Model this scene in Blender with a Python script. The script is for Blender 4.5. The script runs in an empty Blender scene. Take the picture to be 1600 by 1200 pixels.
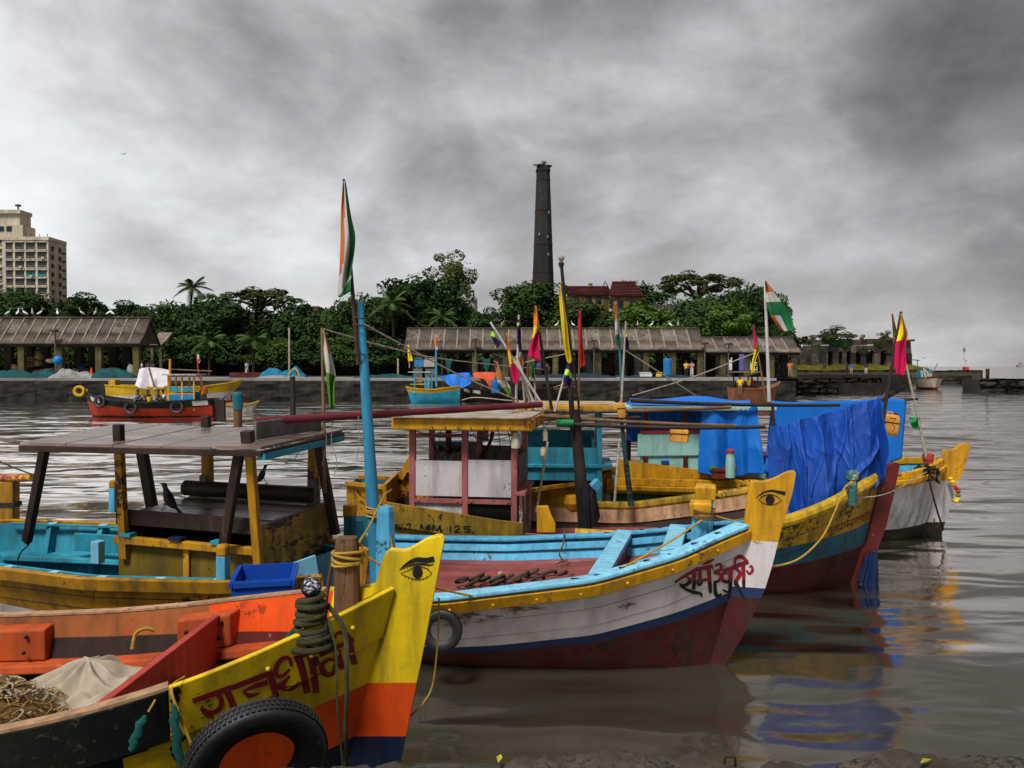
import bpy, math, random
import numpy as np
from mathutils import Vector, Matrix, noise
from mathutils.bvhtree import BVHTree

# ------------------------------------------------------------------ camera, sky, sun, exposure
SC = bpy.context.scene
COL = SC.collection
FPX, CAMZ, PITCH = 1250.0, 3.2, math.atan(28/1250)
cam = bpy.data.cameras.new('camera'); cam_o = bpy.data.objects.new('camera', cam); COL.objects.link(cam_o)
cam.sensor_width = 36; cam.lens = 36*FPX/1600; cam.clip_start = .05; cam.clip_end = 20000
cam_o.location = (0, 0, CAMZ); cam_o.rotation_euler = (math.pi/2-PITCH, 0, 0)
SC.camera = cam_o
SC.view_settings.view_transform = 'Standard'; SC.view_settings.look = 'None'
SC.view_settings.exposure = 1.45; SC.view_settings.gamma = 1
SUN_EL, SUN_AZ = math.radians(58), math.radians(205)      # azimuth clockwise from +Y: behind the camera, a little left

world = bpy.data.worlds.new('World'); SC.world = world; world.use_nodes = True
def build_sky():
    nt = world.node_tree; N = nt.nodes; L = nt.links; N.clear()
    def nd(t, **k):
        n = N.new(t)
        for a, b in k.items(): setattr(n, a, b)
        return n
    def mth(op, a, b=None, clamp=False):
        n = nd('ShaderNodeMath', operation=op, use_clamp=clamp)
        for i, v in enumerate((a, b)):
            if v is None: continue
            if isinstance(v, (int, float)): n.inputs[i].default_value = v
            else: L.new(v, n.inputs[i])
        return n.outputs[0]
    tc = nd('ShaderNodeTexCoord'); sep = nd('ShaderNodeSeparateXYZ'); L.new(tc.outputs['Generated'], sep.inputs[0])
    X, Y, Z = sep.outputs
    zz = mth('MULTIPLY', mth('POWER', mth('MAXIMUM', Z, .001), .85), 1.55)
    cb = nd('ShaderNodeCombineXYZ'); L.new(X, cb.inputs[0]); L.new(Y, cb.inputs[1]); L.new(zz, cb.inputs[2])
    def noi(scale, detail, rough, dist, off):
        mp = nd('ShaderNodeMapping'); mp.inputs['Location'].default_value = off; L.new(cb.outputs[0], mp.inputs[0])
        n = nd('ShaderNodeTexNoise'); n.inputs['Scale'].default_value = scale; n.inputs['Detail'].default_value = detail
        n.inputs['Roughness'].default_value = rough; n.inputs['Distortion'].default_value = dist
        L.new(mp.outputs[0], n.inputs['Vector']); return n.outputs[0]
    n1 = noi(1.5, 2, .5, .3, (3.1, 7.4, 0)); n2 = noi(3.4, 7, .55, .25, (9.2, 1.3, 0)); n3 = noi(9.5, 8, .6, .15, (4.2, 2.2, 0))
    v = mth('ADD', mth('ADD', mth('MULTIPLY', n1, .50), mth('MULTIPLY', n2, .76)), mth('MULTIPLY', n3, .26))
    # thinner cloud towards the west (left), a heavier deck to the right
    v = mth('SUBTRACT', mth('SUBTRACT', v, .108), mth('MULTIPLY', X, .28))
    v = mth('SUBTRACT', v, mth('MULTIPLY', Z, .22))
    # low bank of darker cloud lying along the horizon
    bank = mth('MULTIPLY', mth('SUBTRACT', 1.0, mth('MULTIPLY', mth('ABSOLUTE', mth('SUBTRACT', Z, .085)), 22.0), True), mth('SUBTRACT', n2, .42))
    v = mth('SUBTRACT', v, mth('MULTIPLY', bank, .75))
    rp = nd('ShaderNodeValToRGB'); L.new(v, rp.inputs[0]); e = rp.color_ramp.elements
    e[0].position = .24; e[0].color = (.080, .073, .074, 1)
    e[1].position = .95; e[1].color = (.70, .71, .725, 1)
    for p, c in ((.46, (.185, .176, .180)), (.57, (.29, .282, .287)), (.67, (.40, .40, .407)), (.80, (.57, .576, .59))):
        k = e.new(p); k.color = (*c, 1)
    sc = nd('ShaderNodeVectorMath', operation='SCALE'); L.new(rp.outputs[0], sc.inputs[0]); sc.inputs['Scale'].default_value = 5.2
    sky = nd('ShaderNodeTexSky', sky_type='NISHITA'); sky.sun_disc = False
    sky.sun_elevation = SUN_EL; sky.sun_rotation = SUN_AZ
    mx = nd('ShaderNodeMix', data_type='RGBA'); mx.inputs[0].default_value = .025
    L.new(sc.outputs[0], mx.inputs[6]); L.new(sky.outputs[0], mx.inputs[7])
    bg = nd('ShaderNodeBackground'); bg.inputs['Strength'].default_value = .10; L.new(mx.outputs[2], bg.inputs['Color'])
    out = nd('ShaderNodeOutputWorld'); L.new(bg.outputs[0], out.inputs[0])
build_sky()
sun = bpy.data.lights.new('sun', 'SUN'); sun.energy = 1.5; sun.angle = math.radians(14); sun.color = (1, .965, .91)
sun_o = bpy.data.objects.new('sun', sun); COL.objects.link(sun_o); sun_o.location = (0, 0, 60)
_sd = Vector((math.sin(SUN_AZ)*math.cos(SUN_EL), math.cos(SUN_AZ)*math.cos(SUN_EL), math.sin(SUN_EL)))
sun_o.rotation_euler = _sd.to_track_quat('Z', 'Y').to_euler()

# ------------------------------------------------------------------ helpers
RN = random.Random(11)
V = Vector
def ray(px, py):
    c, s = math.cos(PITCH), math.sin(PITCH); x, u = (px-800)/FPX, (600-py)/FPX
    return V((x, c+s*u, -s+c*u))
def at(px, py, Y):
    d = ray(px, py); k = Y/d.y; return V((d.x*k, Y, CAMZ+d.z*k))
def gz(px, py, z):
    d = ray(px, py); k = (z-CAMZ)/d.z; return V((d.x*k, d.y*k, z))
def lerp(a, b, t): return a+(b-a)*t
def C(r, g, b):
    f = lambda v: (v/255/12.92) if v/255 <= .04045 else ((v/255+.055)/1.055)**2.4
    return (f(r), f(g), f(b))

MATS = {}
def mat(name, col, rough=.55, var=.22, wear=0, wcol=(.10, .07, .05), scale=6, grime=.35, bump=.15, stretch=(1, 1, 1), metal=0, spec=.16, gcol=(.035, .03, .02), fine=1.0, stain=None):
    """painted or bare surface: broad colour drift, chipped patches, run-off grime, fine relief"""
    if name in MATS: return MATS[name]
    m = bpy.data.materials.new(name); MATS[name] = m; m.use_nodes = True
    nt = m.node_tree; N = nt.nodes; L = nt.links; bs = N['Principled BSDF']
    tc = N.new('ShaderNodeTexCoord'); oi = N.new('ShaderNodeObjectInfo')
    ad = N.new('ShaderNodeVectorMath'); ad.operation = 'MULTIPLY_ADD'
    cx = N.new('ShaderNodeCombineXYZ')
    for i in range(3): L.new(oi.outputs['Random'], cx.inputs[i])
    L.new(cx.outputs[0], ad.inputs[0]); ad.inputs[1].default_value = (17, 31, 23); L.new(tc.outputs['Object'], ad.inputs[2])
    def noi(sc, det, ro, st=(1, 1, 1)):
        mp = N.new('ShaderNodeMapping'); mp.inputs['Scale'].default_value = st; L.new(ad.outputs[0], mp.inputs[0])
        n = N.new('ShaderNodeTexNoise'); n.inputs['Scale'].default_value = sc; n.inputs['Detail'].default_value = det; n.inputs['Roughness'].default_value = ro
        L.new(mp.outputs[0], n.inputs['Vector']); return n.outputs[0]
    def ramp(x, a, b, va=0, vb=1):
        n = N.new('ShaderNodeMapRange'); n.inputs[1].default_value = a; n.inputs[2].default_value = b; n.inputs[3].default_value = va; n.inputs[4].default_value = vb
        L.new(x, n.inputs[0]); return n.outputs[0]
    def mix(f, a, b):
        n = N.new('ShaderNodeMix'); n.data_type = 'RGBA'
        for i, x in ((0, f), (6, a), (7, b)):
            if isinstance(x, (int, float)): n.inputs[i].default_value = x
            elif isinstance(x, tuple): n.inputs[i].default_value = (*x[:3], 1)
            else: L.new(x, n.inputs[i])
        return n.outputs[2]
    n1 = noi(scale*.3, 4, .6, stretch); n2 = noi(scale*2.6*fine, 7, .72, stretch)
    lo = tuple(c*(1-var*1.5) for c in col); hi = tuple(min(.9, c*(1+var*.7)) for c in col)
    c = mix(ramp(n1, .3, .7), lo, hi)
    c = mix(ramp(n2, .35, .72, 0, min(.8, var*1.5)), c, tuple(x*.55 for x in col))
    if wear > 0:
        mm = N.new('ShaderNodeMath'); mm.operation = 'ADD'; L.new(n1, mm.inputs[0]); L.new(n2, mm.inputs[1])
        c = mix(ramp(mm.outputs[0], 1.245-wear*.45, 1.30-wear*.45), c, wcol)
    if wear > 0:
        n4 = noi(scale*7, 3, .6, stretch); mq = N.new('ShaderNodeMath'); mq.operation = 'MULTIPLY_ADD'; L.new(n1, mq.inputs[0]); mq.inputs[1].default_value = .55; L.new(n4, mq.inputs[2])
        c = mix(ramp(mq.outputs[0], 1.02-wear*.22, 1.05-wear*.22, 0, .85), c, tuple(x*.7 for x in wcol))
    if grime > 0:
        n3 = noi(scale*1.1, 5, .65, (1.5, 1.5, .22))
        c = mix(ramp(n3, .42, .72, 0, min(.9, grime*1.55)), c, gcol)
    for (sc_, sr_, scol_) in (stain or ()):   # a stain with its own place and ragged outline
        d = N.new('ShaderNodeVectorMath'); d.operation = 'SUBTRACT'; L.new(tc.outputs['Object'], d.inputs[0]); d.inputs[1].default_value = sc_
        d2 = N.new('ShaderNodeVectorMath'); d2.operation = 'DIVIDE'; L.new(d.outputs[0], d2.inputs[0]); d2.inputs[1].default_value = sr_
        ln = N.new('ShaderNodeVectorMath'); ln.operation = 'LENGTH'; L.new(d2.outputs[0], ln.inputs[0])
        ms = N.new('ShaderNodeMath'); ms.operation = 'SUBTRACT'; L.new(noi(9, 8, .72, (.6, .6, 1.6)), ms.inputs[0]); q = N.new('ShaderNodeMath'); q.operation = 'MULTIPLY'; L.new(ln.outputs['Value'], q.inputs[0]); q.inputs[1].default_value = .30; L.new(q.outputs[0], ms.inputs[1])
        c = mix(ramp(ms.outputs[0], .25, .34, 0, .9), c, scol_)
    L.new(c, bs.inputs['Base Color'])
    L.new(ramp(n2, .3, .75, rough-.1, min(1, rough+.22)), bs.inputs['Roughness'])
    bs.inputs['Metallic'].default_value = metal; bs.inputs['Specular IOR Level'].default_value = spec
    if bump > 0:
        b = N.new('ShaderNodeBump'); b.inputs['Strength'].default_value = bump; b.inputs['Distance'].default_value = .02; L.new(n2, b.inputs['Height']); L.new(b.outputs[0], bs.inputs['Normal'])
    return m
def flat(name, col, rough=.6, spec=.3):
    return mat(name, col, rough=rough, var=.1, grime=.12, bump=.05, spec=spec)

class MB:
    def __init__(s): s.v = []; s.f = []; s.m = []
    def add(s, vs, fs, m=0):
        o = len(s.v); s.v.extend([tuple(p) for p in vs]); s.f.extend([tuple(i+o for i in f) for f in fs]); s.m.extend([m]*len(fs)); return s
    def box(s, c, size, rot=None, m=0, taper=1.0):
        x, y, z = [d/2 for d in size]; vs = []
        for k in (-1, 1):
            t = taper if k > 0 else 1
            for a, b in ((-1, -1), (1, -1), (1, 1), (-1, 1)): vs.append(V((a*x*t, b*y*t, k*z)))
        if rot is not None: vs = [rot @ p for p in vs]
        vs = [p+V(c) for p in vs]
        return s.add(vs, [(3, 2, 1, 0), (4, 5, 6, 7), (0, 1, 5, 4), (1, 2, 6, 5), (2, 3, 7, 6), (3, 0, 4, 7)], m)
    def beam(s, a, b, w, h, up=(0, 0, 1), m=0, w2=None, h2=None):
        a, b = V(a), V(b); d = (b-a).normalized(); r = d.cross(V(up))
        if r.length < 1e-4: r = d.cross(V((1, 0, 0)))
        r.normalize(); u = r.cross(d); w2 = w2 or w; h2 = h2 or h
        vs = [p+r*(i*ww/2)+u*(j*hh/2) for p, ww, hh in ((a, w, h), (b, w2, h2)) for i, j in ((-1, -1), (1, -1), (1, 1), (-1, 1))]
        return s.add(vs, [(3, 2, 1, 0), (4, 5, 6, 7), (0, 1, 5, 4), (1, 2, 6, 5), (2, 3, 7, 6), (3, 0, 4, 7)], m)
    def loft(s, rings, m=0, closed=True, caps=True, mats=None):
        n = len(rings[0]); vs = [p for r in rings for p in r]; o = len(s.v); s.v.extend([tuple(p) for p in vs])
        for i in range(len(rings)-1):
            for j in range(n if closed else n-1):
                k = (j+1) % n
                s.f.append((o+i*n+j, o+i*n+k, o+(i+1)*n+k, o+(i+1)*n+j)); s.m.append(mats[i] if mats else m)
        if caps and closed:
            s.f.append(tuple(o+j for j in reversed(range(n)))); s.m.append(mats[0] if mats else m)
            s.f.append(tuple(o+(len(rings)-1)*n+j for j in range(n))); s.m.append(mats[-1] if mats else m)
        return s
    def tube(s, pts, r, n=8, m=0, caps=True, flat=1.0, up0=None):
        pts = [V(p) for p in pts]; rr = r if isinstance(r, (list, tuple)) else [r]*len(pts); rings = []; u = None
        for i, p in enumerate(pts):
            d = pts[min(i+1, len(pts)-1)]-pts[max(i-1, 0)]
            d = d.normalized() if d.length > 1e-9 else V((0, 0, 1))
            if u is None:
                u = V(up0) if up0 else (V((0, 0, 1)) if abs(d.z) < .9 else V((0, 1, 0)))
            a = d.cross(u)
            if a.length < 1e-5: a = d.cross(V((1, .3, .2)))
            a.normalize(); u = a.cross(d).normalized()
            rings.append([p+a*(math.cos(t)*rr[i])+u*(math.sin(t)*rr[i]*flat) for t in [2*math.pi*k/n for k in range(n)]])
        return s.loft(rings, m, caps=caps)
    def lathe(s, prof, n=16, c=(0, 0, 0), m=0, mats=None, caps=True):
        return s.loft([[V(c)+V((r*math.cos(2*math.pi*k/n), r*math.sin(2*math.pi*k/n), z)) for k in range(n)] for r, z in prof], m, mats=mats, caps=caps)
    def ball(s, c, r, n=10, m=0, sq=(1, 1, 1)):
        pr = []
        rings = []
        for i in range(n//2+1):
            a = -math.pi/2+math.pi*i/(n//2); rr = max(.02, math.cos(a))*r; z = math.sin(a)*r
            rings.append([V(c)+V((rr*math.cos(2*math.pi*k/n)*sq[0], rr*math.sin(2*math.pi*k/n)*sq[1], z*sq[2])) for k in range(n)])
        return s.loft(rings, m)
    def grid(s, fn, nu, nv, m=0, mf=None):
        o = len(s.v)
        for j in range(nv+1):
            for i in range(nu+1): s.v.append(tuple(fn(i/nu, j/nv)))
        for j in range(nv):
            for i in range(nu):
                s.f.append((o+j*(nu+1)+i, o+j*(nu+1)+i+1, o+(j+1)*(nu+1)+i+1, o+(j+1)*(nu+1)+i)); s.m.append(mf((i+.5)/nu, (j+.5)/nv) if mf else m)
        return s
    def plate(s, outline, to3, th, m=0):
        """outline: 2-D polygon, to3(x, y, d) gives the 3-D point; extruded by +-th/2"""
        n = len(outline); vs = [to3(x, y, -th/2) for x, y in outline]+[to3(x, y, th/2) for x, y in outline]
        return s.add(vs, [tuple(reversed(range(n))), tuple(range(n, 2*n))]+[(i, (i+1) % n, n+(i+1) % n, n+i) for i in range(n)], m)
    def build(s, name, mats, parent=None, smooth=False, bevel=0, label=None, world=False, solid=0, sub=0, ang=.9):
        me = bpy.data.meshes.new(name)
        vs = s.v
        if world and parent is not None:
            Mi = wm(parent).inverted(); vs = [tuple(Mi @ V(p)) for p in vs]
        me.from_pydata(vs, [], s.f)
        mats = mats if isinstance(mats, (list, tuple)) else [mats]
        for x in mats: me.materials.append(x)
        me.polygons.foreach_set('material_index', s.m)
        if smooth:
            me.polygons.foreach_set('use_smooth', [True]*len(s.f))
            me.update()
            try: me.set_sharp_from_angle(angle=ang)
            except Exception: pass
        me.update()
        o = bpy.data.objects.new(name, me); COL.objects.link(o)
        if parent is not None: o.parent = parent
        if bevel:
            b = o.modifiers.new('bevel', 'BEVEL'); b.width = bevel; b.segments = 2; b.limit_method = 'ANGLE'; b.angle_limit = .7
        if solid:
            b = o.modifiers.new('solid', 'SOLIDIFY'); b.thickness = solid; b.offset = 0
        if sub:
            b = o.modifiers.new('sub', 'SUBSURF'); b.levels = sub; b.render_levels = sub
        if label: o['label'] = label
        return o
def wm(o):
    m = Matrix.LocRotScale(o.location, o.rotation_euler, o.scale)
    return wm(o.parent) @ m if o.parent else m
def tag(o, label, cat, group=None, kind=None):
    if label: o['label'] = label
    if cat: o['category'] = cat
    if group: o['group'] = group
    if kind: o['kind'] = kind
    return o
def thing(name, label, cat, loc=(0, 0, 0), rz=0, group=None):
    o = bpy.data.objects.new(name, None); COL.objects.link(o); o.location = loc; o.rotation_euler = (0, 0, rz); o.empty_display_size = .2
    return tag(o, label, cat, group)
def share(src, parent, M=None):
    c = src.copy(); COL.objects.link(c); c.parent = parent
    if M is not None: c.matrix_local = M
    return c
def cat_rom(P, n):
    P = [V(p) if len(p) == 3 else V((p[0], p[1], 0)) for p in P]
    if len(P) < 3: return [lerp(P[0], P[1], i/n) for i in range(n+1)]
    out = []; Q = [P[0]*2-P[1]]+P+[P[-1]*2-P[-2]]
    for i in range(len(P)-1):
        a, b, c, d = Q[i:i+4]
        for k in range(n):
            t = k/n; out.append(.5*((2*b)+(c-a)*t+(2*a-5*b+4*c-d)*t*t+(3*b-a-3*c+d)*t**3))
    out.append(P[-1]); return out
def sag(a, b, drop, n=12):
    a, b = V(a), V(b); return [lerp(a, b, i/n)-V((0, 0, drop*4*(i/n)*(1-i/n))) for i in range(n+1)]

# marks painted on a surface: ribbons laid on the built faces, found by casting on the mesh
def bvh_of(objs):
    vs, fs = [], []
    for o in objs:
        M = wm(o); k = len(vs); vs += [M @ v.co for v in o.data.vertices]; fs += [[i+k for i in p.vertices] for p in o.data.polygons]
    return BVHTree.FromPolygons(vs, fs)
def decal(parent, name, objs, strokes, mats, lift=.004, mf=None, label=None):
    bv = bvh_of(objs); O = V((0, 0, CAMZ)); mb = MB()
    def cast(x, y):
        h = bv.ray_cast(O, ray(x, y).normalized())
        if h[0] is None: return None
        n = h[1]
        if n.dot(O-h[0]) < 0: n = -n
        return h[0]+n*lift
    def quad(q, m):
        c = [cast(*p) for p in q]
        if any(x is None for x in c): return
        ym = sum(p[1] for p in q)/len(q)
        mb.add(c, [tuple(range(len(c)))], mf(ym) if mf else m)
    for st in strokes:
        if st[0] == 'fan':
            _, pts, m = st; cx = sum(p[0] for p in pts)/len(pts); cy = sum(p[1] for p in pts)/len(pts)
            for i in range(len(pts)): quad([(cx, cy), pts[i], pts[(i+1) % len(pts)]], m)
            continue
        pts, w, m = st; w = w if isinstance(w, tuple) else (w, w)
        P = cat_rom(pts, 6 if len(pts) > 2 else 5); n = len(P); Lr = []
        for i, p in enumerate(P):
            d = P[min(i+1, n-1)]-P[max(i-1, 0)]; d = d.normalized() if d.length > 0 else V((1, 0, 0)); q = V((-d.y, d.x, 0))
            t = i/(n-1); ww = lerp(w[0], w[1], t) if len(w) == 2 else (lerp(w[0], w[1], t*2) if t < .5 else lerp(w[1], w[2], t*2-1))
            Lr.append(((p+q*ww/2), (p-q*ww/2)))
        for i in range(n-1):
            a, b = Lr[i]; c, d = Lr[i+1]; quad([(a.x, a.y), (b.x, b.y), (d.x, d.y), (c.x, c.y)], m)
    return mb.build(name, mats, parent, world=True, label=label)
def zoomed(x0, y0, sc, strokes):
    out = []
    for s in strokes:
        if s[0] == 'fan': out.append(('fan', [(x0+x/sc, y0+y/sc) for x, y in s[1]], s[2])); continue
        pts, w, m = s; w = tuple(k/sc for k in w) if isinstance(w, tuple) else w/sc
        out.append(([(x0+x/sc, y0+y/sc) for x, y in pts], w, m))
    return out

# ------------------------------------------------------------------ hulls
class Hull:
    """x = 0 at the stem, running aft to -L; st rows: s aft of stem, half beam, sheer z, keel z, fullness"""
    def __init__(h, st, rake=.3, rl=.9, rake2=0, smooth=14):
        a = np.array(st, float); h.L = a[-1, 0]; h.rake, h.rl, h.rake2 = rake, rl, rake2
        h.xs = np.linspace(0, h.L, 161); h.t = []
        for k in range(1, 5):
            y = np.interp(h.xs, a[:, 0], a[:, k])
            for _ in range(smooth*6): y[1:-1] = .25*y[:-2]+.5*y[1:-1]+.25*y[2:]
            h.t.append(y)
    def val(h, s): return [float(np.interp(s, h.xs, t)) for t in h.t]
    def Pz(h, s, z, side, off=0):
        hb, zs, zk, e = h.val(s); v = max(0, min(1.02, (z-zk)/(zs-zk)))
        x = -s-h.rake*(zs-z)*math.exp(-s/h.rl)+h.rake2*(zs-z)*math.exp(-(h.L-s)/h.rl)
        p = V((x, side*hb*v**e, z))
        if off:
            n = h.N(s, side); p += n*off
            if p.y*side < .012: p.y = .012*side
        return p
    def sheer(h, s): return h.val(s)[1]
    def N(h, s, side):
        a, b = max(0, s-.05), min(h.L, s+.05)
        # half beam as a function of x = -s: slope dy/dx; outward normal (-dy/dx, 1)
        slope = (h.val(a)[0]-h.val(b)[0])/((-a)-(-b)); n = V((-slope, 1, 0)).normalized(); n.y *= side; return n
    def ss(h, n, s0=0, s1=None):
        s1 = h.L if s1 is None else s1; return [s0+(s1-s0)*(i/n)**1.35 for i in range(n+1)]
    def shell(h, parent, mats, bounds, mf=None, n=40, name='hull', transom=True, sub=3):
        mb = MB(); S = h.ss(n); bf = [(lambda s, b=b: float(np.interp(s, [p[0] for p in b], [p[1] for p in b]))) for b in bounds]
        ring = {}
        for side in (1, -1):
            rings = []
            for s in S:
                hb, zs, zk, e = h.val(s); lev = [zs]
                for f in bf: lev.append(max(zk+.01*(len(bf)-len(lev)+1), min(lev[-1]-.004, f(s))))
                lev.append(zk); zz = [lev[0]]
                for i in range(len(lev)-1):
                    for k in range(1, sub+1): zz.append(lerp(lev[i], lev[i+1], k/sub))
                rings.append([h.Pz(s, z, side) for z in zz])
            nr = len(rings[0]); o = len(mb.v); mb.v.extend(tuple(p) for r in rings for p in r)
            for i in range(len(S)-1):
                for j in range(nr-1):
                    q = (o+i*nr+j, o+(i+1)*nr+j, o+(i+1)*nr+j+1, o+i*nr+j+1); mb.f.append(q if side < 0 else q[::-1])
                    b = j//sub; mb.m.append(mf((S[i]+S[i+1])/2, b, j % sub) if mf else b)
            ring[side] = [o+(len(S)-1)*nr+j for j in range(nr)]
        if transom:
            for j in range(len(ring[1])-1):
                mb.f.append((ring[1][j], ring[1][j+1], ring[-1][j+1], ring[-1][j])); mb.m.append(mf(h.L, j//sub, 0) if mf else j//sub)
        return mb.build(name, mats, parent, smooth=True, ang=.8)
    def lining(h, parent, m, zd, t=.05, name='inner_planking', n=32, s0=.06, mats=None, rows=4, mf=None):
        mb = MB(); S = h.ss(n, s0, h.L-.01)
        for side in (1, -1):
            rings = [[h.Pz(s, lerp(h.sheer(s)-.005, zd, k/rows), side, -t) for k in range(rows+1)] for s in S]
            o = len(mb.v); nr = rows+1; mb.v.extend(tuple(p) for r in rings for p in r)
            for i in range(len(S)-1):
                for j in range(rows):
                    q = (o+i*nr+j, o+(i+1)*nr+j, o+(i+1)*nr+j+1, o+i*nr+j+1); mb.f.append(q if side > 0 else q[::-1]); mb.m.append(mf((S[i]+S[i+1])/2, j) if mf else 0)
        z = [lerp(h.sheer(h.L)-.005, zd, k/rows) for k in range(rows+1)]
        a = [h.Pz(h.L-.01, q, 1, -t)+V((t, 0, 0)) for q in z]; b = [h.Pz(h.L-.01, q, -1, -t)+V((t, 0, 0)) for q in z]
        mb.add(a+b, [(j, j+1, nr+j+1, nr+j) for j in range(rows)])
        return mb.build(name, mats or m, parent, smooth=True)
    def strake(h, parent, name, m, prof, side, s0=0, s1=None, n=30, dz=0, follow=None, label=None, smooth=False, bevel=0):
        """sweeps a profile [(outward, up)] along the sheer of one side"""
        mb = MB(); S = h.ss(n, s0, s1); rings = []
        for s in S:
            z = h.sheer(s)+dz; b = h.Pz(s, z if dz < 0 else h.sheer(s), side); nn = h.N(s, side)
            r = []
            for o_, u in prof:
                q = h.Pz(s, z+u, side) if u < -.02 else b
                p = V((q.x, q.y, z))+nn*o_+V((0, 0, u))
                if p.y*side < .004: p.y = .004*side
                r.append(p)
            rings.append(r if side > 0 else r[::-1])
        mb.loft(rings)
        return mb.build(name, m, parent, smooth=smooth, bevel=bevel, label=label, ang=.6)
    def halfw(h, s, z, t=.05): return max(.0, abs(h.Pz(s, z, 1, -t).y))
    def deck(h, parent, m, zd, s0, s1, edges, gap=.008, th=.03, name='deck_plank', n=14, t=.055):
        out = []; zf = zd if callable(zd) else (lambda s, z=zd: z)
        for k in range(len(edges)-1):
            y0, y1 = edges[k]+gap/2, edges[k+1]-gap/2; rings = []; dz = RN.uniform(-.004, .004)
            for i in range(n+1):
                s = lerp(s0, s1, i/n); zd = zf(s); w = h.halfw(s, zd, t); a, b = max(y0, -w), min(y1, w)
                if b-a < .012: continue
                x = h.Pz(s, zd, 1).x; rings.append([V((x, a, zd+dz)), V((x, b, zd+dz)), V((x, b*.97, zd-th)), V((x, a*.97, zd-th))])
            if len(rings) < 2: continue
            out.append(MB().loft(rings).build(name, m, parent))
        return out
def clip_z(poly, z, keep_above):
    out = []
    for i in range(len(poly)):
        a, b = poly[i], poly[(i+1) % len(poly)]
        ia, ib = ((a[1] >= z) == keep_above), ((b[1] >= z) == keep_above)
        if ia: out.append(a)
        if ia != ib:
            t = (z-a[1])/(b[1]-a[1]); out.append((a[0]+(b[0]-a[0])*t, z))
    return out
def stem_plate(parent, outline, cuts, mats, th=.09, name='stem_post', bevel=.012):
    """raised stem board in the boat's centre plane, painted in bands that change at the heights in cuts"""
    mb = MB(); rest = outline; k = 0
    for z in list(cuts)+[-99]:
        part = clip_z(rest, z, True) if z > -90 else rest; rest = clip_z(rest, z, False) if z > -90 else []
        n = len(part); vs = [V((x, -th/2, zz)) for x, zz in part]+[V((x, th/2, zz)) for x, zz in part]; fs = [tuple(range(n)), tuple(reversed(range(n, 2*n)))]
        for i in range(n):
            j = (i+1) % n; zi, zj = part[i][1], part[j][1]
            if abs(zi-zj) < 1e-6 and any(abs(zi-c) < 1e-6 for c in cuts): continue
            fs.append((j, i, n+i, n+j))
        mb.add(vs, fs, k); k += 1
    return mb.build(name, mats, parent)

# ------------------------------------------------------------------ paints
YEL = mat('bright_yellow_paint', (.80, .56, .012), .42, var=.2, wear=.16, wcol=(.28, .19, .03), grime=.36, scale=5, bump=.22)
GOLD = mat('golden_yellow_paint', (.66, .33, .012), .45, var=.18, wear=.16, wcol=(.12, .075, .03), grime=.40, scale=5, bump=.2)
MUST = mat('mustard_paint', (.52, .25, .012), .5, var=.25, wear=.28, wcol=(.06, .035, .015), grime=.55, scale=4)
MOSS = mat('mossy_yellow_paint', (.50, .30, .02), .6, var=.3, wear=.36, wcol=(.07, .06, .02), grime=.6, scale=5)
ORNG = mat('orange_red_paint', (.72, .075, .008), .45, var=.15, wear=.06, wcol=(.35, .04, .01), grime=.25, scale=4)
ORIN = mat('faded_orange_paint', (.52, .085, .02), .5, var=.28, wear=.20, wcol=(.30, .13, .05), grime=.45, scale=3, stretch=(1, 1, .5))
ORBR = mat('brown_orange_board', (.34, .10, .03), .55, var=.3, wear=.22, wcol=(.55, .06, .012), grime=.4, scale=3, stretch=(.8, 1, .5))
NAVY = mat('navy_paint', (.010, .016, .045), .4, var=.2, wear=.08, wcol=(.08, .07, .06), grime=.3)
BLKH = mat('worn_black_paint', (.012, .016, .014), .5, var=.3, wear=.14, wcol=(.07, .07, .06), grime=.2, scale=5)
REDB = mat('brick_red_paint', (.42, .055, .04), .5, var=.2, wear=.08, wcol=(.2, .05, .04), grime=.25)
MARD = mat('dark_maroon_paint', (.12, .018, .018), .5, var=.3, wear=.15, wcol=(.25, .12, .09), grime=.4)
MARN = mat('maroon_antifouling', (.085, .016, .016), .45, var=.45, wear=.30, wcol=(.028, .016, .013), grime=.5, scale=4)
DECK = mat('red_brown_deck', (.30, .075, .068), .55, var=.35, wear=.18, wcol=(.38, .20, .17), grime=.25, scale=5, stretch=(.35, 2.2, 1))
LBLU = mat('light_blue_paint', (.10, .42, .66), .45, var=.15, wear=.12, wcol=(.05, .10, .13), grime=.30, scale=5)
SKYB = mat('pale_blue_paint', (.22, .55, .74), .45, var=.14, wear=.12, wcol=(.10, .18, .22), grime=.25, scale=6)
TURQ = mat('turquoise_paint', (.03, .30, .42), .5, var=.22, wear=.12, wcol=(.02, .07, .09), grime=.4, scale=4)
TEAL = mat('dark_teal_paint', (.012, .15, .20), .5, var=.3, wear=.2, wcol=(.03, .04, .04), grime=.45, scale=4)
WHTH = mat('off_white_hull_paint', (.60, .57, .58), .45, var=.10, wear=.14, wcol=(.26, .15, .07), grime=.34, scale=2.4, gcol=(.12, .09, .06))
WHTB = mat('rust_stained_white_hull', (.60, .57, .58), .45, var=.10, wear=.12, wcol=(.26, .15, .07), grime=.30, scale=2.4, gcol=(.12, .09, .06), stain=[((-3.2, -1.15, .70), (.85, .6, .17), (.085, .05, .022)), ((-2.3, -1.0, .80), (.45, .5, .10), (.10, .06, .03)), ((-1.2, -.7, .78), (.16, .3, .05), (.06, .03, .02))])
WHTC = mat('chipped_white_paint', (.58, .55, .56), .55, var=.12, wear=.20, wcol=(.10, .06, .05), grime=.35, scale=4)
PEEL = mat('peeling_white_paint', (.62, .57, .57), .6, var=.1, wear=.72, wcol=(.16, .09, .08), grime=.3, scale=7, stretch=(2, 2, .6))
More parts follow.
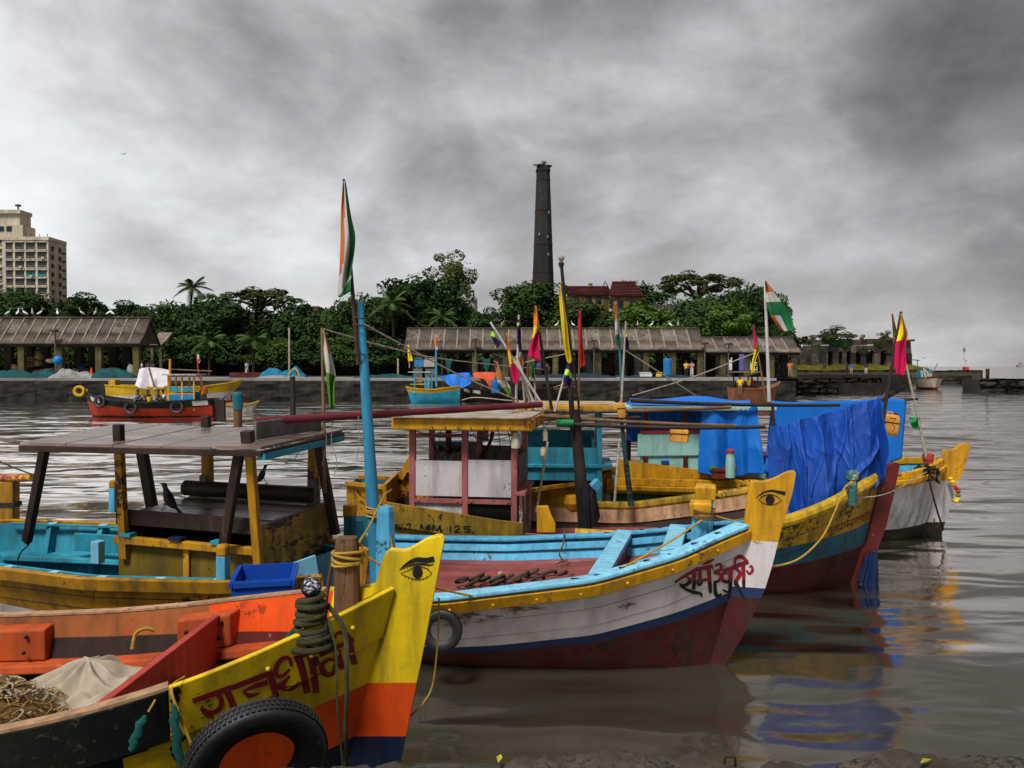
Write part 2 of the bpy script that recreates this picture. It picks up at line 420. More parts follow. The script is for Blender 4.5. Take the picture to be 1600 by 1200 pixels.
PINK = mat('dusty_pink_paint', (.40, .13, .13), .55, var=.2, wear=.18, wcol=(.10, .05, .05), grime=.3)
AQUA = mat('pale_aqua_paint', (.33, .62, .56), .5, var=.10, wear=.10, wcol=(.10, .12, .10), grime=.3, scale=4)
GREYP = mat('grey_board', (.15, .14, .14), .6, var=.3, wear=.2, wcol=(.06, .05, .05), grime=.4)
WOOD = mat('bare_weathered_wood', (.16, .085, .045), .7, var=.45, wear=.2, wcol=(.04, .025, .018), grime=.4, scale=9, stretch=(2.5, 2.5, .25))
DWOOD = mat('dark_wet_wood', (.040, .022, .018), .5, var=.45, wear=.15, wcol=(.10, .06, .04), grime=.3, scale=8, stretch=(2, 2, .4))
PLY = mat('wet_plywood', (.20, .135, .11), .26, var=.45, wear=.25, wcol=(.34, .24, .21), grime=.25, scale=3, spec=.8, stretch=(.5, 2, 1))
PLYY = mat('yellow_stained_plywood', (.42, .24, .03), .6, var=.5, wear=.38, wcol=(.05, .03, .02), grime=.6, scale=4, stretch=(.6, .6, 1.8))
BEIGE = mat('beige_plank', (.46, .27, .15), .6, var=.25, wear=.15, wcol=(.2, .1, .05), grime=.4)
BAMB = mat('bamboo_pole', (.22, .13, .06), .5, var=.35, wear=.15, wcol=(.06, .035, .02), grime=.25, scale=10)
DPOLE = mat('dark_pole', (.035, .025, .022), .5, var=.4, grime=.2, scale=10)
MPOLE = mat('maroon_pole', (.15, .018, .030), .4, var=.3, wear=.12, wcol=(.05, .02, .02), grime=.2, scale=8)
ROPEY = mat('yellow_rope', (.52, .32, .05), .75, var=.3, grime=.2, scale=40, bump=.6)
ROPEG = mat('olive_rope', (.075, .075, .035), .8, var=.4, grime=.3, scale=40, bump=.8)
ROPEW = mat('pale_rope', (.45, .40, .30), .8, var=.3, grime=.3, scale=30, bump=.5)
ROPEK = mat('black_rope', (.02, .018, .016), .8, var=.3, grime=.1, scale=30, bump=.5)
RUBB = mat('tyre_rubber', (.012, .013, .015), .48, var=.4, wear=.10, wcol=(.05, .05, .05), grime=.1, scale=9, bump=.35, spec=.5)
IRON = mat('rusty_iron', (.05, .028, .02), .6, var=.5, wear=.2, wcol=(.12, .05, .02), grime=.2, metal=.3)
TARP = mat('blue_tarpaulin', (.004, .070, .40), .6, var=.2, wear=.05, wcol=(.02, .10, .5), grime=.35, scale=3, bump=.2, gcol=(.003, .012, .07), spec=.3)  # dark blue streaks are crease shade put into the colour
TARP2 = mat('bright_blue_sheet', (.008, .15, .58), .45, var=.10, grime=.14, scale=2, bump=.06, gcol=(.005, .03, .14))
CANV = mat('grey_beige_canvas', (.40, .34, .26), .85, var=.16, grime=.22, scale=5, bump=.08)
NETB = mat('brown_net', (.20, .11, .035), .9, var=.5, grime=.3, scale=14, bump=.8)
CRATE = mat('blue_plastic', (.008, .07, .40), .4, var=.12, grime=.2)
BLK = flat('black_letter_paint', (.008, .008, .009), .5)
MARL = flat('maroon_letter_paint', (.20, .008, .016), .5)
REDL = flat('crimson_letter_paint', (.26, .010, .018), .5)
CREAM = flat('cream_eye_paint', (.75, .62, .35), .5)
BOOTT = flat('navy_boot_line', (.012, .030, .10), .45)
JERR = mat('orange_jerrycan_plastic', (.70, .33, .05), .4, var=.15, grime=.3)
GRNP = mat('green_plastic', (.01, .22, .06), .45, var=.15, grime=.3)
TEALC = mat('teal_net_cloth', (.008, .10, .085), .8, var=.35, grime=.3, scale=14, bump=.5)
DGRN = mat('dark_green_net', (.005, .06, .022), .85, var=.5, grime=.4, scale=22, bump=.9)
CLOTHK = mat('black_cloth', (.012, .011, .014), .85, var=.3, grime=.1, bump=.3)


# ------------------------------------------------------------------ water, shore, quays
def water():
    m = bpy.data.materials.new('harbour_water'); m.use_nodes = True; nt = m.node_tree; N = nt.nodes; L = nt.links; bs = N['Principled BSDF']
    bs.inputs['Base Color'].default_value = (.038, .034, .023, 1); bs.inputs['Roughness'].default_value = .045; bs.inputs['IOR'].default_value = 1.33; bs.inputs['Specular IOR Level'].default_value = .5
    tc = N.new('ShaderNodeTexCoord')
    def noi(sc, det, ro, st, rot=0):
        mp = N.new('ShaderNodeMapping'); mp.inputs['Scale'].default_value = st; mp.inputs['Rotation'].default_value = (0, 0, rot); L.new(tc.outputs['Object'], mp.inputs[0])
        n = N.new('ShaderNodeTexNoise'); n.inputs['Scale'].default_value = sc; n.inputs['Detail'].default_value = det; n.inputs['Roughness'].default_value = ro; n.inputs['Distortion'].default_value = .4; L.new(mp.outputs[0], n.inputs['Vector']); return n.outputs[0]
    a, b, c = noi(.95, 2, .5, (.42, 1, 1), .12), noi(.40, 2, .45, (.45, 1, 1), -.15), noi(5.5, 2, .6, (.6, 1, 1), .3)
    s = N.new('ShaderNodeMath'); s.operation = 'MULTIPLY_ADD'; L.new(b, s.inputs[0]); s.inputs[1].default_value = 3.8; L.new(a, s.inputs[2])
    s2 = N.new('ShaderNodeMath'); s2.operation = 'MULTIPLY_ADD'; L.new(c, s2.inputs[0]); s2.inputs[1].default_value = .03; L.new(s.outputs[0], s2.inputs[2])
    # sheltered water between the boats and the quay is smoother than the open basin
    sp = N.new('ShaderNodeSeparateXYZ'); L.new(tc.outputs['Object'], sp.inputs[0])
    k = N.new('ShaderNodeMath'); k.operation = 'MULTIPLY_ADD'; L.new(sp.outputs[0], k.inputs[0]); k.inputs[1].default_value = -.9; L.new(sp.outputs[1], k.inputs[2])
    mr = N.new('ShaderNodeMapRange'); mr.inputs[1].default_value = 6; mr.inputs[2].default_value = 15; mr.inputs[3].default_value = .36; mr.inputs[4].default_value = .66; mr.interpolation_type = 'SMOOTHSTEP'; L.new(k.outputs[0], mr.inputs[0])
    dm = N.new('ShaderNodeMapRange'); dm.inputs[1].default_value = 18; dm.inputs[2].default_value = 120; dm.inputs[3].default_value = 1.0; dm.inputs[4].default_value = .30; L.new(sp.outputs[1], dm.inputs[0])
    mm = N.new('ShaderNodeMath'); mm.operation = 'MULTIPLY'; L.new(mr.outputs[0], mm.inputs[0]); L.new(dm.outputs[0], mm.inputs[1])
    bp = N.new('ShaderNodeBump'); bp.inputs['Distance'].default_value = .22; L.new(mm.outputs[0], bp.inputs['Strength']); L.new(s2.outputs[0], bp.inputs['Height']); L.new(bp.outputs[0], bs.inputs['Normal'])
    # silty water: a dull body under a surface that mirrors the sky at low angles
    bs.inputs['Specular IOR Level'].default_value = 0; bs.inputs['Roughness'].default_value = .8
    gl = N.new('ShaderNodeBsdfGlossy'); gl.inputs['Color'].default_value = (.98, .925, .87, 1); gl.inputs['Roughness'].default_value = .10; L.new(bp.outputs[0], gl.inputs['Normal'])
    fr = N.new('ShaderNodeFresnel'); fr.inputs['IOR'].default_value = 1.33; L.new(bp.outputs[0], fr.inputs['Normal'])
    fk = N.new('ShaderNodeMath'); fk.operation = 'MULTIPLY_ADD'; fk.use_clamp = True; pw = N.new('ShaderNodeMath'); pw.operation = 'POWER'; L.new(fr.outputs[0], pw.inputs[0]); pw.inputs[1].default_value = 1.4; L.new(pw.outputs[0], fk.inputs[0]); fk.inputs[1].default_value = 5.6; fk.inputs[2].default_value = .03
    mxs = N.new('ShaderNodeMixShader'); L.new(fk.outputs[0], mxs.inputs[0]); L.new(bs.outputs[0], mxs.inputs[1]); L.new(gl.outputs[0], mxs.inputs[2]); L.new(mxs.outputs[0], N['Material Output'].inputs['Surface'])
    # one sheet, fine near the camera, coarse to the horizon
    rr = np.concatenate([np.linspace(-60, 2, 6), 2+np.cumsum(np.geomspace(.10, 1.2, 260)), ]); rr = np.concatenate([rr, rr[-1]+np.cumsum(np.geomspace(1.5, 700, 60))])
    xs = np.concatenate([-np.cumsum(np.geomspace(40, 2500, 14))[::-1]-40, np.linspace(-40, 40, 161), 40+np.cumsum(np.geomspace(40, 2500, 14))])
    Xg, Yg = np.meshgrid(xs, rr); Xg = Xg*np.clip(Yg/25, .35, 1.0)
    z = np.zeros_like(Xg); rs = np.random.RandomState(4)
    for lam, amp, ang in ((2.6, .020, 1.35), (1.7, .012, 1.75), (1.15, .007, 1.2), (3.8, .026, 1.6), (.8, .004, 1.5)):
        kx, ky = 2*np.pi/lam*np.cos(ang), 2*np.pi/lam*np.sin(ang); z += amp*np.sin(kx*Xg+ky*Yg+rs.rand()*6+1.2*np.sin(.21*Xg+.13*Yg))
    calm = np.clip((Yg-.9*Xg-5)/12, .25, 1.0); z *= calm*np.clip(1.4-Yg/70, 0, 1)*(np.abs(Xg) < 45)*(Yg > 1)
    v = np.stack([Xg, Yg, z], -1).reshape(-1, 3); ny, nx = Xg.shape
    i = (np.arange(ny-1)[:, None]*nx+np.arange(nx-1)[None, :]).ravel(); f = np.stack([i, i+1, i+nx+1, i+nx], -1)
    me = bpy.data.meshes.new('water'); me.from_pydata(v.tolist(), [], f.tolist()); me.materials.append(m); me.polygons.foreach_set('use_smooth', [True]*len(f)); me.update()
    o = bpy.data.objects.new('water', me); COL.objects.link(o); o['kind'] = 'structure'
water()
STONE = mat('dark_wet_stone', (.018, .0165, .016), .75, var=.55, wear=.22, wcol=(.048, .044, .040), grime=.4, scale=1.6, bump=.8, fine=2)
STONE2 = mat('grey_rough_stone', (.040, .036, .033), .75, var=.55, wear=.25, wcol=(.10, .09, .075), grime=.4, scale=2.0, bump=.9, fine=2)
CONC = mat('pale_quay_concrete', (.30, .28, .27), .7, var=.3, wear=.15, wcol=(.12, .11, .10), grime=.2, scale=.6, bump=.2)
GRND = mat('shore_ground', (.075, .068, .05), .9, var=.4, wear=.3, wcol=(.04, .06, .02), grime=.2, scale=.4, bump=.3)
QZ = 2.0
def shore():
    edge = [(-420, 76), (-60, 76), (0, 76.5), (25, 77), (27, 92), (30, 112), (38, 148), (88, 150), (89, 157), (86, 158), (84, 215), (-60, 420), (-420, 420)]
    n = len(edge); mb = MB(); mb.add([(x, y, QZ) for x, y in edge]+[(x, y, -1.5) for x, y in edge], [tuple(range(n))]+[(i, n+i, n+(i+1) % n, (i+1) % n) for i in range(n)])
    tag(mb.build('ground', [GRND]), None, None, kind='structure')
    # quay apron: concrete slab and stone face, in lengths
    mb = MB(); mb.add([(-200, 75.2, QZ+.05), (25.2, 76.2, QZ+.05), (26, 84, QZ+.05), (-200, 84, QZ+.05)], [(0, 1, 2, 3)]); mb.add([(-200, 75.2, QZ-.2), (25.2, 76.2, QZ-.2), (-200, 75.2, QZ+.05), (25.2, 76.2, QZ+.05)], [(0, 1, 3, 2)])
    q = mb.build('quay', [CONC]); tag(q, None, None, kind='structure')
    rr = random.Random(21)
    base = []
    for k in range(3):
        mb = MB(); mb.grid(lambda u, v, k=k: V((lerp(0, 3.0, u), -.35-.25*noise.noise(V((u*3+k*7, v*4, 0)))-.25*(1-v), lerp(-.6, QZ-.20, v))), 10, 8); base.append(mb.build('quay_stone', STONE, q, smooth=False))
    i = 0; x = -66
    while x < 24.5:
        o = base[i] if i < 3 else share(base[i % 3], q)
        o.location = (x, 75.75+(x+66)/94*.9, 0); o.scale = (1.01, 1, 1); x += 3.0; i += 1
    # rough foreground ledge at the camera's feet
    mb = MB()
    def led(u, v):
        x = lerp(-2.6, 3.4, u); y = lerp(1.9, 3.30+.10*noise.noise(V((x*1.3, 1, 0)))+.05*noise.noise(V((x*5, 4, 0))), v)
        z = 1.60+.05*noise.noise(V((x*2.1, y*2, 3)))+.035*noise.noise(V((x*6, y*6, 1)))+.018*noise.noise(V((x*17, y*17, 1)))+.012*noise.noise(V((x*40, y*40, 1)))-.05*max(0, -x-.2)+.03*max(0, min(1, (x-1.0)*.8))
        return V((x, y, z-(.0 if v < .93 else (v-.93)*7)))
    mb.grid(led, 420, 120); lo = mb.build('ledge', [mat('lichen_ledge_stone', (.105, .09, .07), .85, var=.6, wear=.35, wcol=(.03, .028, .024), grime=.3, scale=7, bump=1.0, fine=2.2)], smooth=True, ang=3)
    mb = MB(); mb.add([(-2.6, 3.28, 1.5), (3.4, 3.28, 1.5), (3.4, 3.3, -1), (-2.6, 3.3, -1)], [(0, 1, 2, 3)]); mb.build('ledge_face', STONE, lo)
    tag(lo, None, None, kind='structure')
    T = thing('iron_staple', 'rusty iron staple set in the stone ledge at the bottom edge', 'staple', V((.88, 3.2, 1.60))); T.scale = (.4, .4, .4)
    MB().tube([V((-.05, 0, -.05)), V((-.05, 0, .035)), V((-.03, 0, .05)), V((.05, .0, .05)), V((.06, 0, .03)), V((.06, 0, -.05))], .012, 6).build('bar', IRON, T, smooth=True)
    leaf = mat('yellow_leaf', (.45, .42, .03), .6)
    for k, (x, y) in enumerate(((1.62, 3.1), (-.05, 3.12))):
        o = MB().add([(-.03, 0, 0), (0, -.012, .008), (.035, 0, .004), (0, .012, .01)], [(0, 1, 2, 3)]).build('leaf', leaf); o.location = (x, y, 1.65); o.rotation_euler = (0, 0, k+.4)
        tag(o, ('yellow fallen leaf on the ledge at the lower right', 'small yellow fallen leaf on the ledge near the yellow stem')[k], 'leaf')
    # stone jetty in front of the ruin: courses of big squared blocks
    blk = []
    for k in range(6):
        mb = MB(); r2 = random.Random(k); n = 5
        def s_(u, v, k=k): return V(((u-.5)*1.0, -.5-.12*noise.noise(V((u*3, v*3, k*5)))+.22*(abs(v-.5)*2)**4+.12*(abs(u-.5)*2)**6, v-.5))
        mb.grid(s_, 6, 4); mb.grid(lambda u, v, k=k: V(((u-.5)*1.0, v-.5+.0, .5+.06*noise.noise(V((u*3, v*3, k*9))))), 4, 3); mb.add([(-.5, -.5, -.5), (-.5, .5, -.5), (-.5, .5, .5), (-.5, -.5, .5), (.5, -.5, -.5), (.5, .5, -.5), (.5, .5, .5), (.5, -.5, .5)], [(0, 3, 2, 1), (4, 5, 6, 7)])
        blk.append(mb)
    def block_wall(name, x0, x1, y0, y1, z0, z1, courses, wmin, wmax, depth, seed, topkind=True):
        T = MB().box(((x0+x1)/2, (y0+y1)/2+depth*1.0, (z0+z1)/2-.3), (abs(x1-x0)-3.0, depth*.5, z1-z0-.5)).build(name, STONE); tag(T, None, None, kind='structure'); r = random.Random(seed); src = []
        for c in range(courses):
            x = x0; hz = (z1-z0)/courses
            while x < x1:
                w = min(r.uniform(wmin, wmax), x1-x+.3); t = (x+w/2-x0)/(x1-x0); k = r.randrange(6)
                if len(src) <= k or True:
                    key = name+str(k)
                    if key not in _SRC: o = blk[k].build('stone', [STONE, STONE2][k % 2], T); _SRC[key] = o
                    else: o = share(_SRC[key], T)
                o.location = (x+w/2, lerp(y0, y1, t)+depth/2+r.uniform(-.3, .25)+.28*c, z0+hz*(c+.5)+r.uniform(-.06, .06)); o.scale = (w*1.01, depth, hz*r.uniform(1.02, 1.16)); x += w
        return T
    _SRC = {}
    block_wall('jetty', 23.5, 44.8, 85, 97, -.5, 1.75, 4, 1.1, 2.6, 3.0, 3)
    block_wall('breakwater', 57.5, 84, 98, 100, -.5, 1.55, 2, 2.0, 4.5, 4.0, 5)
    T = block_wall('pier', 38, 88, 148.5, 149.6, -.5, 2.35, 3, 2.5, 5.0, 1.6, 7)
    o = MB().lathe([(.5, 0), (.5, 2.1), (.56, 2.15), (.56, 2.4), (.3, 2.5)], 10).build('bollard', IRON, None); o.location = (59.8, 100.6, 1.5); o.scale = (.42, .42, .55); tag(o, 'dark iron bollard on the stone breakwater at the right', 'bollard')
shore()

# ------------------------------------------------------------------ trees
LEAF = [mat('leaf_deep_green', (.042, .080, .022), .6, var=.55, grime=0, scale=1.2, bump=0, spec=.05), mat('leaf_mid_green', (.064, .118, .028), .6, var=.55, grime=0, scale=1.2, bump=0, spec=.05), mat('leaf_bright_green', (.10, .185, .034), .6, var=.5, grime=0, scale=1.2, bump=0, spec=.05), mat('leaf_olive', (.085, .105, .032), .6, var=.5, grime=0, scale=1.2, bump=0, spec=.05)]
BARK = mat('bark', (.045, .034, .026), .85, var=.4, grime=.3, scale=3, bump=.5)
def crown_mesh(name, clusters, leaves, rs, lsz, shape='round', core=.25):
    r = np.random.RandomState(rs); cs = []
    while len(cs) < clusters:
        d = r.normal(size=3); d /= np.linalg.norm(d)
        if shape == 'umbrella':
            d[2] = abs(d[2])*.8+.05; rad = r.uniform(.72, 1.0); p = d*rad*np.array([1, 1, .9])-np.array([0, 0, .1])
        elif shape == 'bush':
            d[2] = abs(d[2])*1.3-.45; p = d*r.uniform(.35, .82)
        else:
            p = d*r.uniform(.30, .88)**.7*(1+.22*math.sin(3*math.atan2(d[1], d[0])+rs)); p[2] = p[2]*.85-.08
        cs.append((p, r.uniform(.20, .36)*(1 if shape != 'umbrella' else .62)))
    P = []; per = leaves//clusters
    for p, cr in cs:
        d = r.normal(size=(per, 3)); d /= np.linalg.norm(d, axis=1)[:, None]; d[:, 2] = d[:, 2]*.72+.10
        rad = cr*r.uniform(.55, 1.08, size=(per, 1))**.6; P.append(p+d*rad)
    k = int(leaves*core)
    if k: d = r.normal(size=(k, 3)); d /= np.linalg.norm(d, axis=1)[:, None]; P.append(d*(r.uniform(0, .62, size=(k, 1))**.5))
    P = np.concatenate(P); n = len(P)
    nrm = P/np.maximum(.2, np.linalg.norm(P, axis=1))[:, None]*.5+r.normal(size=(n, 3))*.55+np.array([0, 0, .45]); nrm /= np.linalg.norm(nrm, axis=1)[:, None]
    t = np.cross(nrm, r.normal(size=(n, 3))); t /= np.linalg.norm(t, axis=1)[:, None]; b = np.cross(nrm, t); s = lsz*r.uniform(.6, 1.35, size=(n, 1))
    v = np.stack([P+t*s, P+b*s*.55+nrm*s*.12, P-t*s, P-b*s*.55+nrm*s*.12], 1).reshape(-1, 3)
    me = bpy.data.meshes.new(name); f = np.arange(n*4).reshape(-1, 4); me.from_pydata(v.tolist(), [], f.tolist()); me.update(); return me, [c[0] for c in cs]
CR = {'a': crown_mesh('crown', 34, 9000, 1, .055), 'b': crown_mesh('crown', 26, 7500, 2, .058), 'c': crown_mesh('crown', 44, 9500, 3, .05), 'airy': crown_mesh('crown', 46, 4200, 4, .05, 'umbrella', 0), 'thin': crown_mesh('crown', 22, 2600, 5, .06, 'round', .03), 'thin2': crown_mesh('crown', 24, 4200, 9, .055, 'round', .03), 'bush': crown_mesh('crown', 30, 7500, 6, .055, 'bush')}
_TV = {}
def tree(label, px, ytop, ybot, hw, Y, var='a', leaf=0, rot=0, name='tree', cat='tree', base=QZ, group='trees along the far shore'):
    top = at(px, ytop, Y); bot = at(px, ybot, Y); R = hw*1.25*Y/FPX; H = (top.z-bot.z)/2
    T = thing(name, label, cat, (top.x, Y, base), rot, group)
    me, cs = CR[var]; key = (var, leaf)
    if key not in _TV: m2 = me.copy(); m2.materials.clear(); m2.materials.append(LEAF[leaf]); _TV[key] = m2
    o = bpy.data.objects.new('crown', _TV[key]); COL.objects.link(o); o.parent = T; cz = (top.z+bot.z)/2-base; sc = 1.0
    o.location = (0, 0, cz); o.scale = (R*sc, R*sc, H*sc)
    tr = R*.075+.08; mb = MB(); fork = max(.6, cz-H*.75)
    mb.tube([V((0, 0, -.3)), V((tr*.3, 0, fork*.5)), V((0, tr*.4, fork)), V((0, 0, cz+H*.2))], [tr*1.3, tr, tr*.85, tr*.35], 8)
    mb.build('trunk', BARK, T, smooth=True)
    if var != 'bush':
        lb = MB()
        for k, c in enumerate(cs[:12]):
            e = V((c[0]*R*.95, c[1]*R*.95, cz+c[2]*H*.92)); s0 = V((0, 0, lerp(fork, cz, (k % 4)/5))); md = lerp(s0, e, .5)+V((0, 0, .10*H))
            lb.tube([s0, md, e], [tr*.5, tr*.3, tr*.08], 5)
        lb.build('limbs', BARK, T, smooth=True)
    return T
tree('dark rounded tree behind the left shed at the picture edge', 28, 440, 520, 58, 112, 'a', 0)
tree('small dark tree between the tower block and the shed roof', 134, 458, 520, 36, 108, 'b', 0, 1)
tree('fuller tree rising just right of the tower block foot', 98, 480, 530, 30, 104, 'c', 0, 2)
tree('low bright green tree above the right end of the left shed', 205, 470, 525, 34, 130, 'b', 1, .5)
tree('grey green distant tree behind the tall palm', 240, 468, 530, 34, 150, 'a', 0, 1.5)
tree('dense dark tree left of the tall palm', 268, 455, 570, 40, 106, 'c', 1, 2.2)
tree('broad dark tree right under the tall palm', 330, 446, 580, 56, 104, 'a', 0, 3)
tree('tree with an airy domed top right of the tall palm', 402, 441, 500, 52, 112, 'airy', 3, .4)
tree('dense tree filling below the airy dome', 405, 462, 580, 52, 108, 'c', 0, 4)
tree('olive tree sloping down beside the thin flagstaff', 462, 462, 580, 40, 106, 'b', 0, 5)
tree('dark tree behind the blue mast', 560, 440, 585, 55, 108, 'c', 0, 1.1)
tree('low dark bush under the blue mast flag', 510, 470, 590, 40, 102, 'bush', 0, 1.7)
tree('big dense tree, widest of the middle group', 660, 410, 560, 66, 118, 'c', 0, 2.7)
tree('tall light crown rising above the big dense tree', 711, 386, 470, 34, 128, 'thin2', 3, 3.3)
tree('dark foliage below the tall light crown', 712, 440, 570, 30, 120, 'a', 0, .9)
tree('low tree in front of the white tower with a cross', 752, 480, 560, 28, 112, 'b', 0, 1.9)
tree('round dense tree covering the foot of the chimney', 828, 427, 520, 50, 118, 'c', 1, .3)
tree('dark bushy tree left of the red tiled roof', 912, 456, 560, 50, 112, 'a', 0, 2.0)
tree('brighter green bush below the red tiled gable', 1000, 464, 560, 52, 108, 'bush', 2, 2.4)
tree('leafy tree peering over the red tiled gable', 995, 428, 520, 44, 150, 'c', 0, 4.1)
tree('wide airy umbrella tree right of the red roof', 1092, 416, 482, 52, 128, 'airy', 3, 1.0)
tree('mid green tree below the umbrella tree', 1098, 440, 570, 56, 116, 'a', 0, 5.3)
tree('dense tree at the right end of the grove', 1165, 426, 560, 50, 118, 'c', 0, .7)
tree('light green tree in the middle of the right grove', 1135, 470, 540, 34, 110, 'b', 2, 1.4)
tree('leafy tree just left of the white flagpole', 1192, 446, 560, 32, 122, 'a', 1, 3.7)
tree('low drooping tree beside the white flagpole', 1215, 490, 560, 34, 120, 'thin', 0, 2.9)
tree('scraggy tree growing on top of the ruin', 1305, 508, 538, 26, 166, 'thin', 3, .2, base=9.3)
tree('small scraggy sapling near the right end of the ruin', 1386, 516, 540, 12, 166, 'thin', 3, 1.2, base=9.3)
k = 0
for px, yt, hw, Y, lab in ((255, 505, 40, 100, 'left of the young palms'), (300, 515, 44, 99, 'left behind the first young palm'), (360, 515, 44, 100, 'between the two young palms'), (430, 520, 44, 101, 'right of the second young palm'), (485, 525, 46, 100, 'below the thin flagstaff'), (545, 515, 44, 100, 'under the blue mast'), (600, 520, 44, 101, 'left of the long shed'), (870, 490, 40, 104, 'above the long shed at the yellow pennant'), (950, 488, 36, 104, 'above the long shed at the slim flag'), (1050, 492, 42, 104, 'above the right half of the long shed'), (1200, 500, 36, 106, 'above the short shed'), (780, 498, 40, 106, 'above the long shed at the flag bundle'), (700, 496, 40, 105, 'above the left half of the long shed'), (-20, 520, 44, 101, 'behind the left shed at the picture edge'), (45, 520, 44, 101, 'behind the baskets of the left shed'), (110, 520, 44, 102, 'behind the middle posts of the left shed'), (170, 520, 42, 101, 'behind the right posts of the left shed'), (225, 515, 36, 102, 'behind the left shed gable')):
    tree('dark undergrowth bush '+lab, px, yt, 592, hw, Y, 'bush', k % 2, k*1.3, name='bush', cat='bush', group='undergrowth bushes'); k += 1

def palm(label, px, ytop, Y, R, bend=0, leaf=2, seed=0, base=QZ):
    crown = at(px, ytop, Y); T = thing('palm_tree', label, 'palm tree', (crown.x-bend, Y, base), 0, 'palms along the far shore'); h = crown.z-base-R*.35
    MB().tube([V((0, 0, -.2)), V((bend*.15, 0, h*.4)), V((bend*.6, 0, h*.8)), V((bend, 0, h))], [R*.09, R*.065, R*.055, R*.05], 8).build('trunk', BARK, T, smooth=True)
    r = random.Random(seed); c = V((bend, 0, h)); n = 15
    for k in range(n):
        a = k*2.399+r.uniform(-.2, .2); el = lerp(1.2, -.25, k/n); L_ = R*r.uniform(.9, 1.1); d = V((math.cos(a), math.sin(a), 0)); pts = []
        for j in range(7): t = j/6; pts.append(c+d*(L_*t*math.cos(el*.8))+V((0, 0, L_*(t*math.sin(el)-.62*t*t*(1-.3*el)))))
        mb = MB(); mb.tube(pts, [R*.018, R*.016, R*.014, R*.011, R*.009, R*.006, R*.003], 4, caps=False); side = V((-d.y, d.x, 0))
        for j in range(26):
            t = .12+.88*j/25; i = min(5, int(t*6)); p = lerp(pts[i], pts[i+1], t*6-i); ax = (pts[i+1]-pts[i]).normalized(); ln = R*.30*math.sin(math.pi*(.15+.8*t))**.7
            for sd in (-1, 1): e = p+side*(sd*ln*.8)+ax*ln*.5-V((0, 0, ln*.42)); wv = ax*R*.022; mb.add([p-wv, p+wv, e], [(0, 1, 2)])
        mb.build('frond', LEAF[leaf], T)
    return T
palm('tall coconut palm standing above the left trees', 301, 439, 120, 2.9, .8, 0, 1)
palm('palm with drooping fronds behind the blue mast', 612, 462, 102, 2.9, -.3, 1, 2)
palm('first short young palm on the left shore', 328, 522, 92, 2.2, .1, 1, 3)
palm('second short young palm on the left shore', 397, 520, 92, 2.5, .1, 1, 4)
palm('young palm peeking over the left end of the long shed', 692, 486, 97, 2.2, .1, 1, 5)
palm('dim palm above the far left shed roof', 12, 478, 100, 2.4, .1, 0, 6)

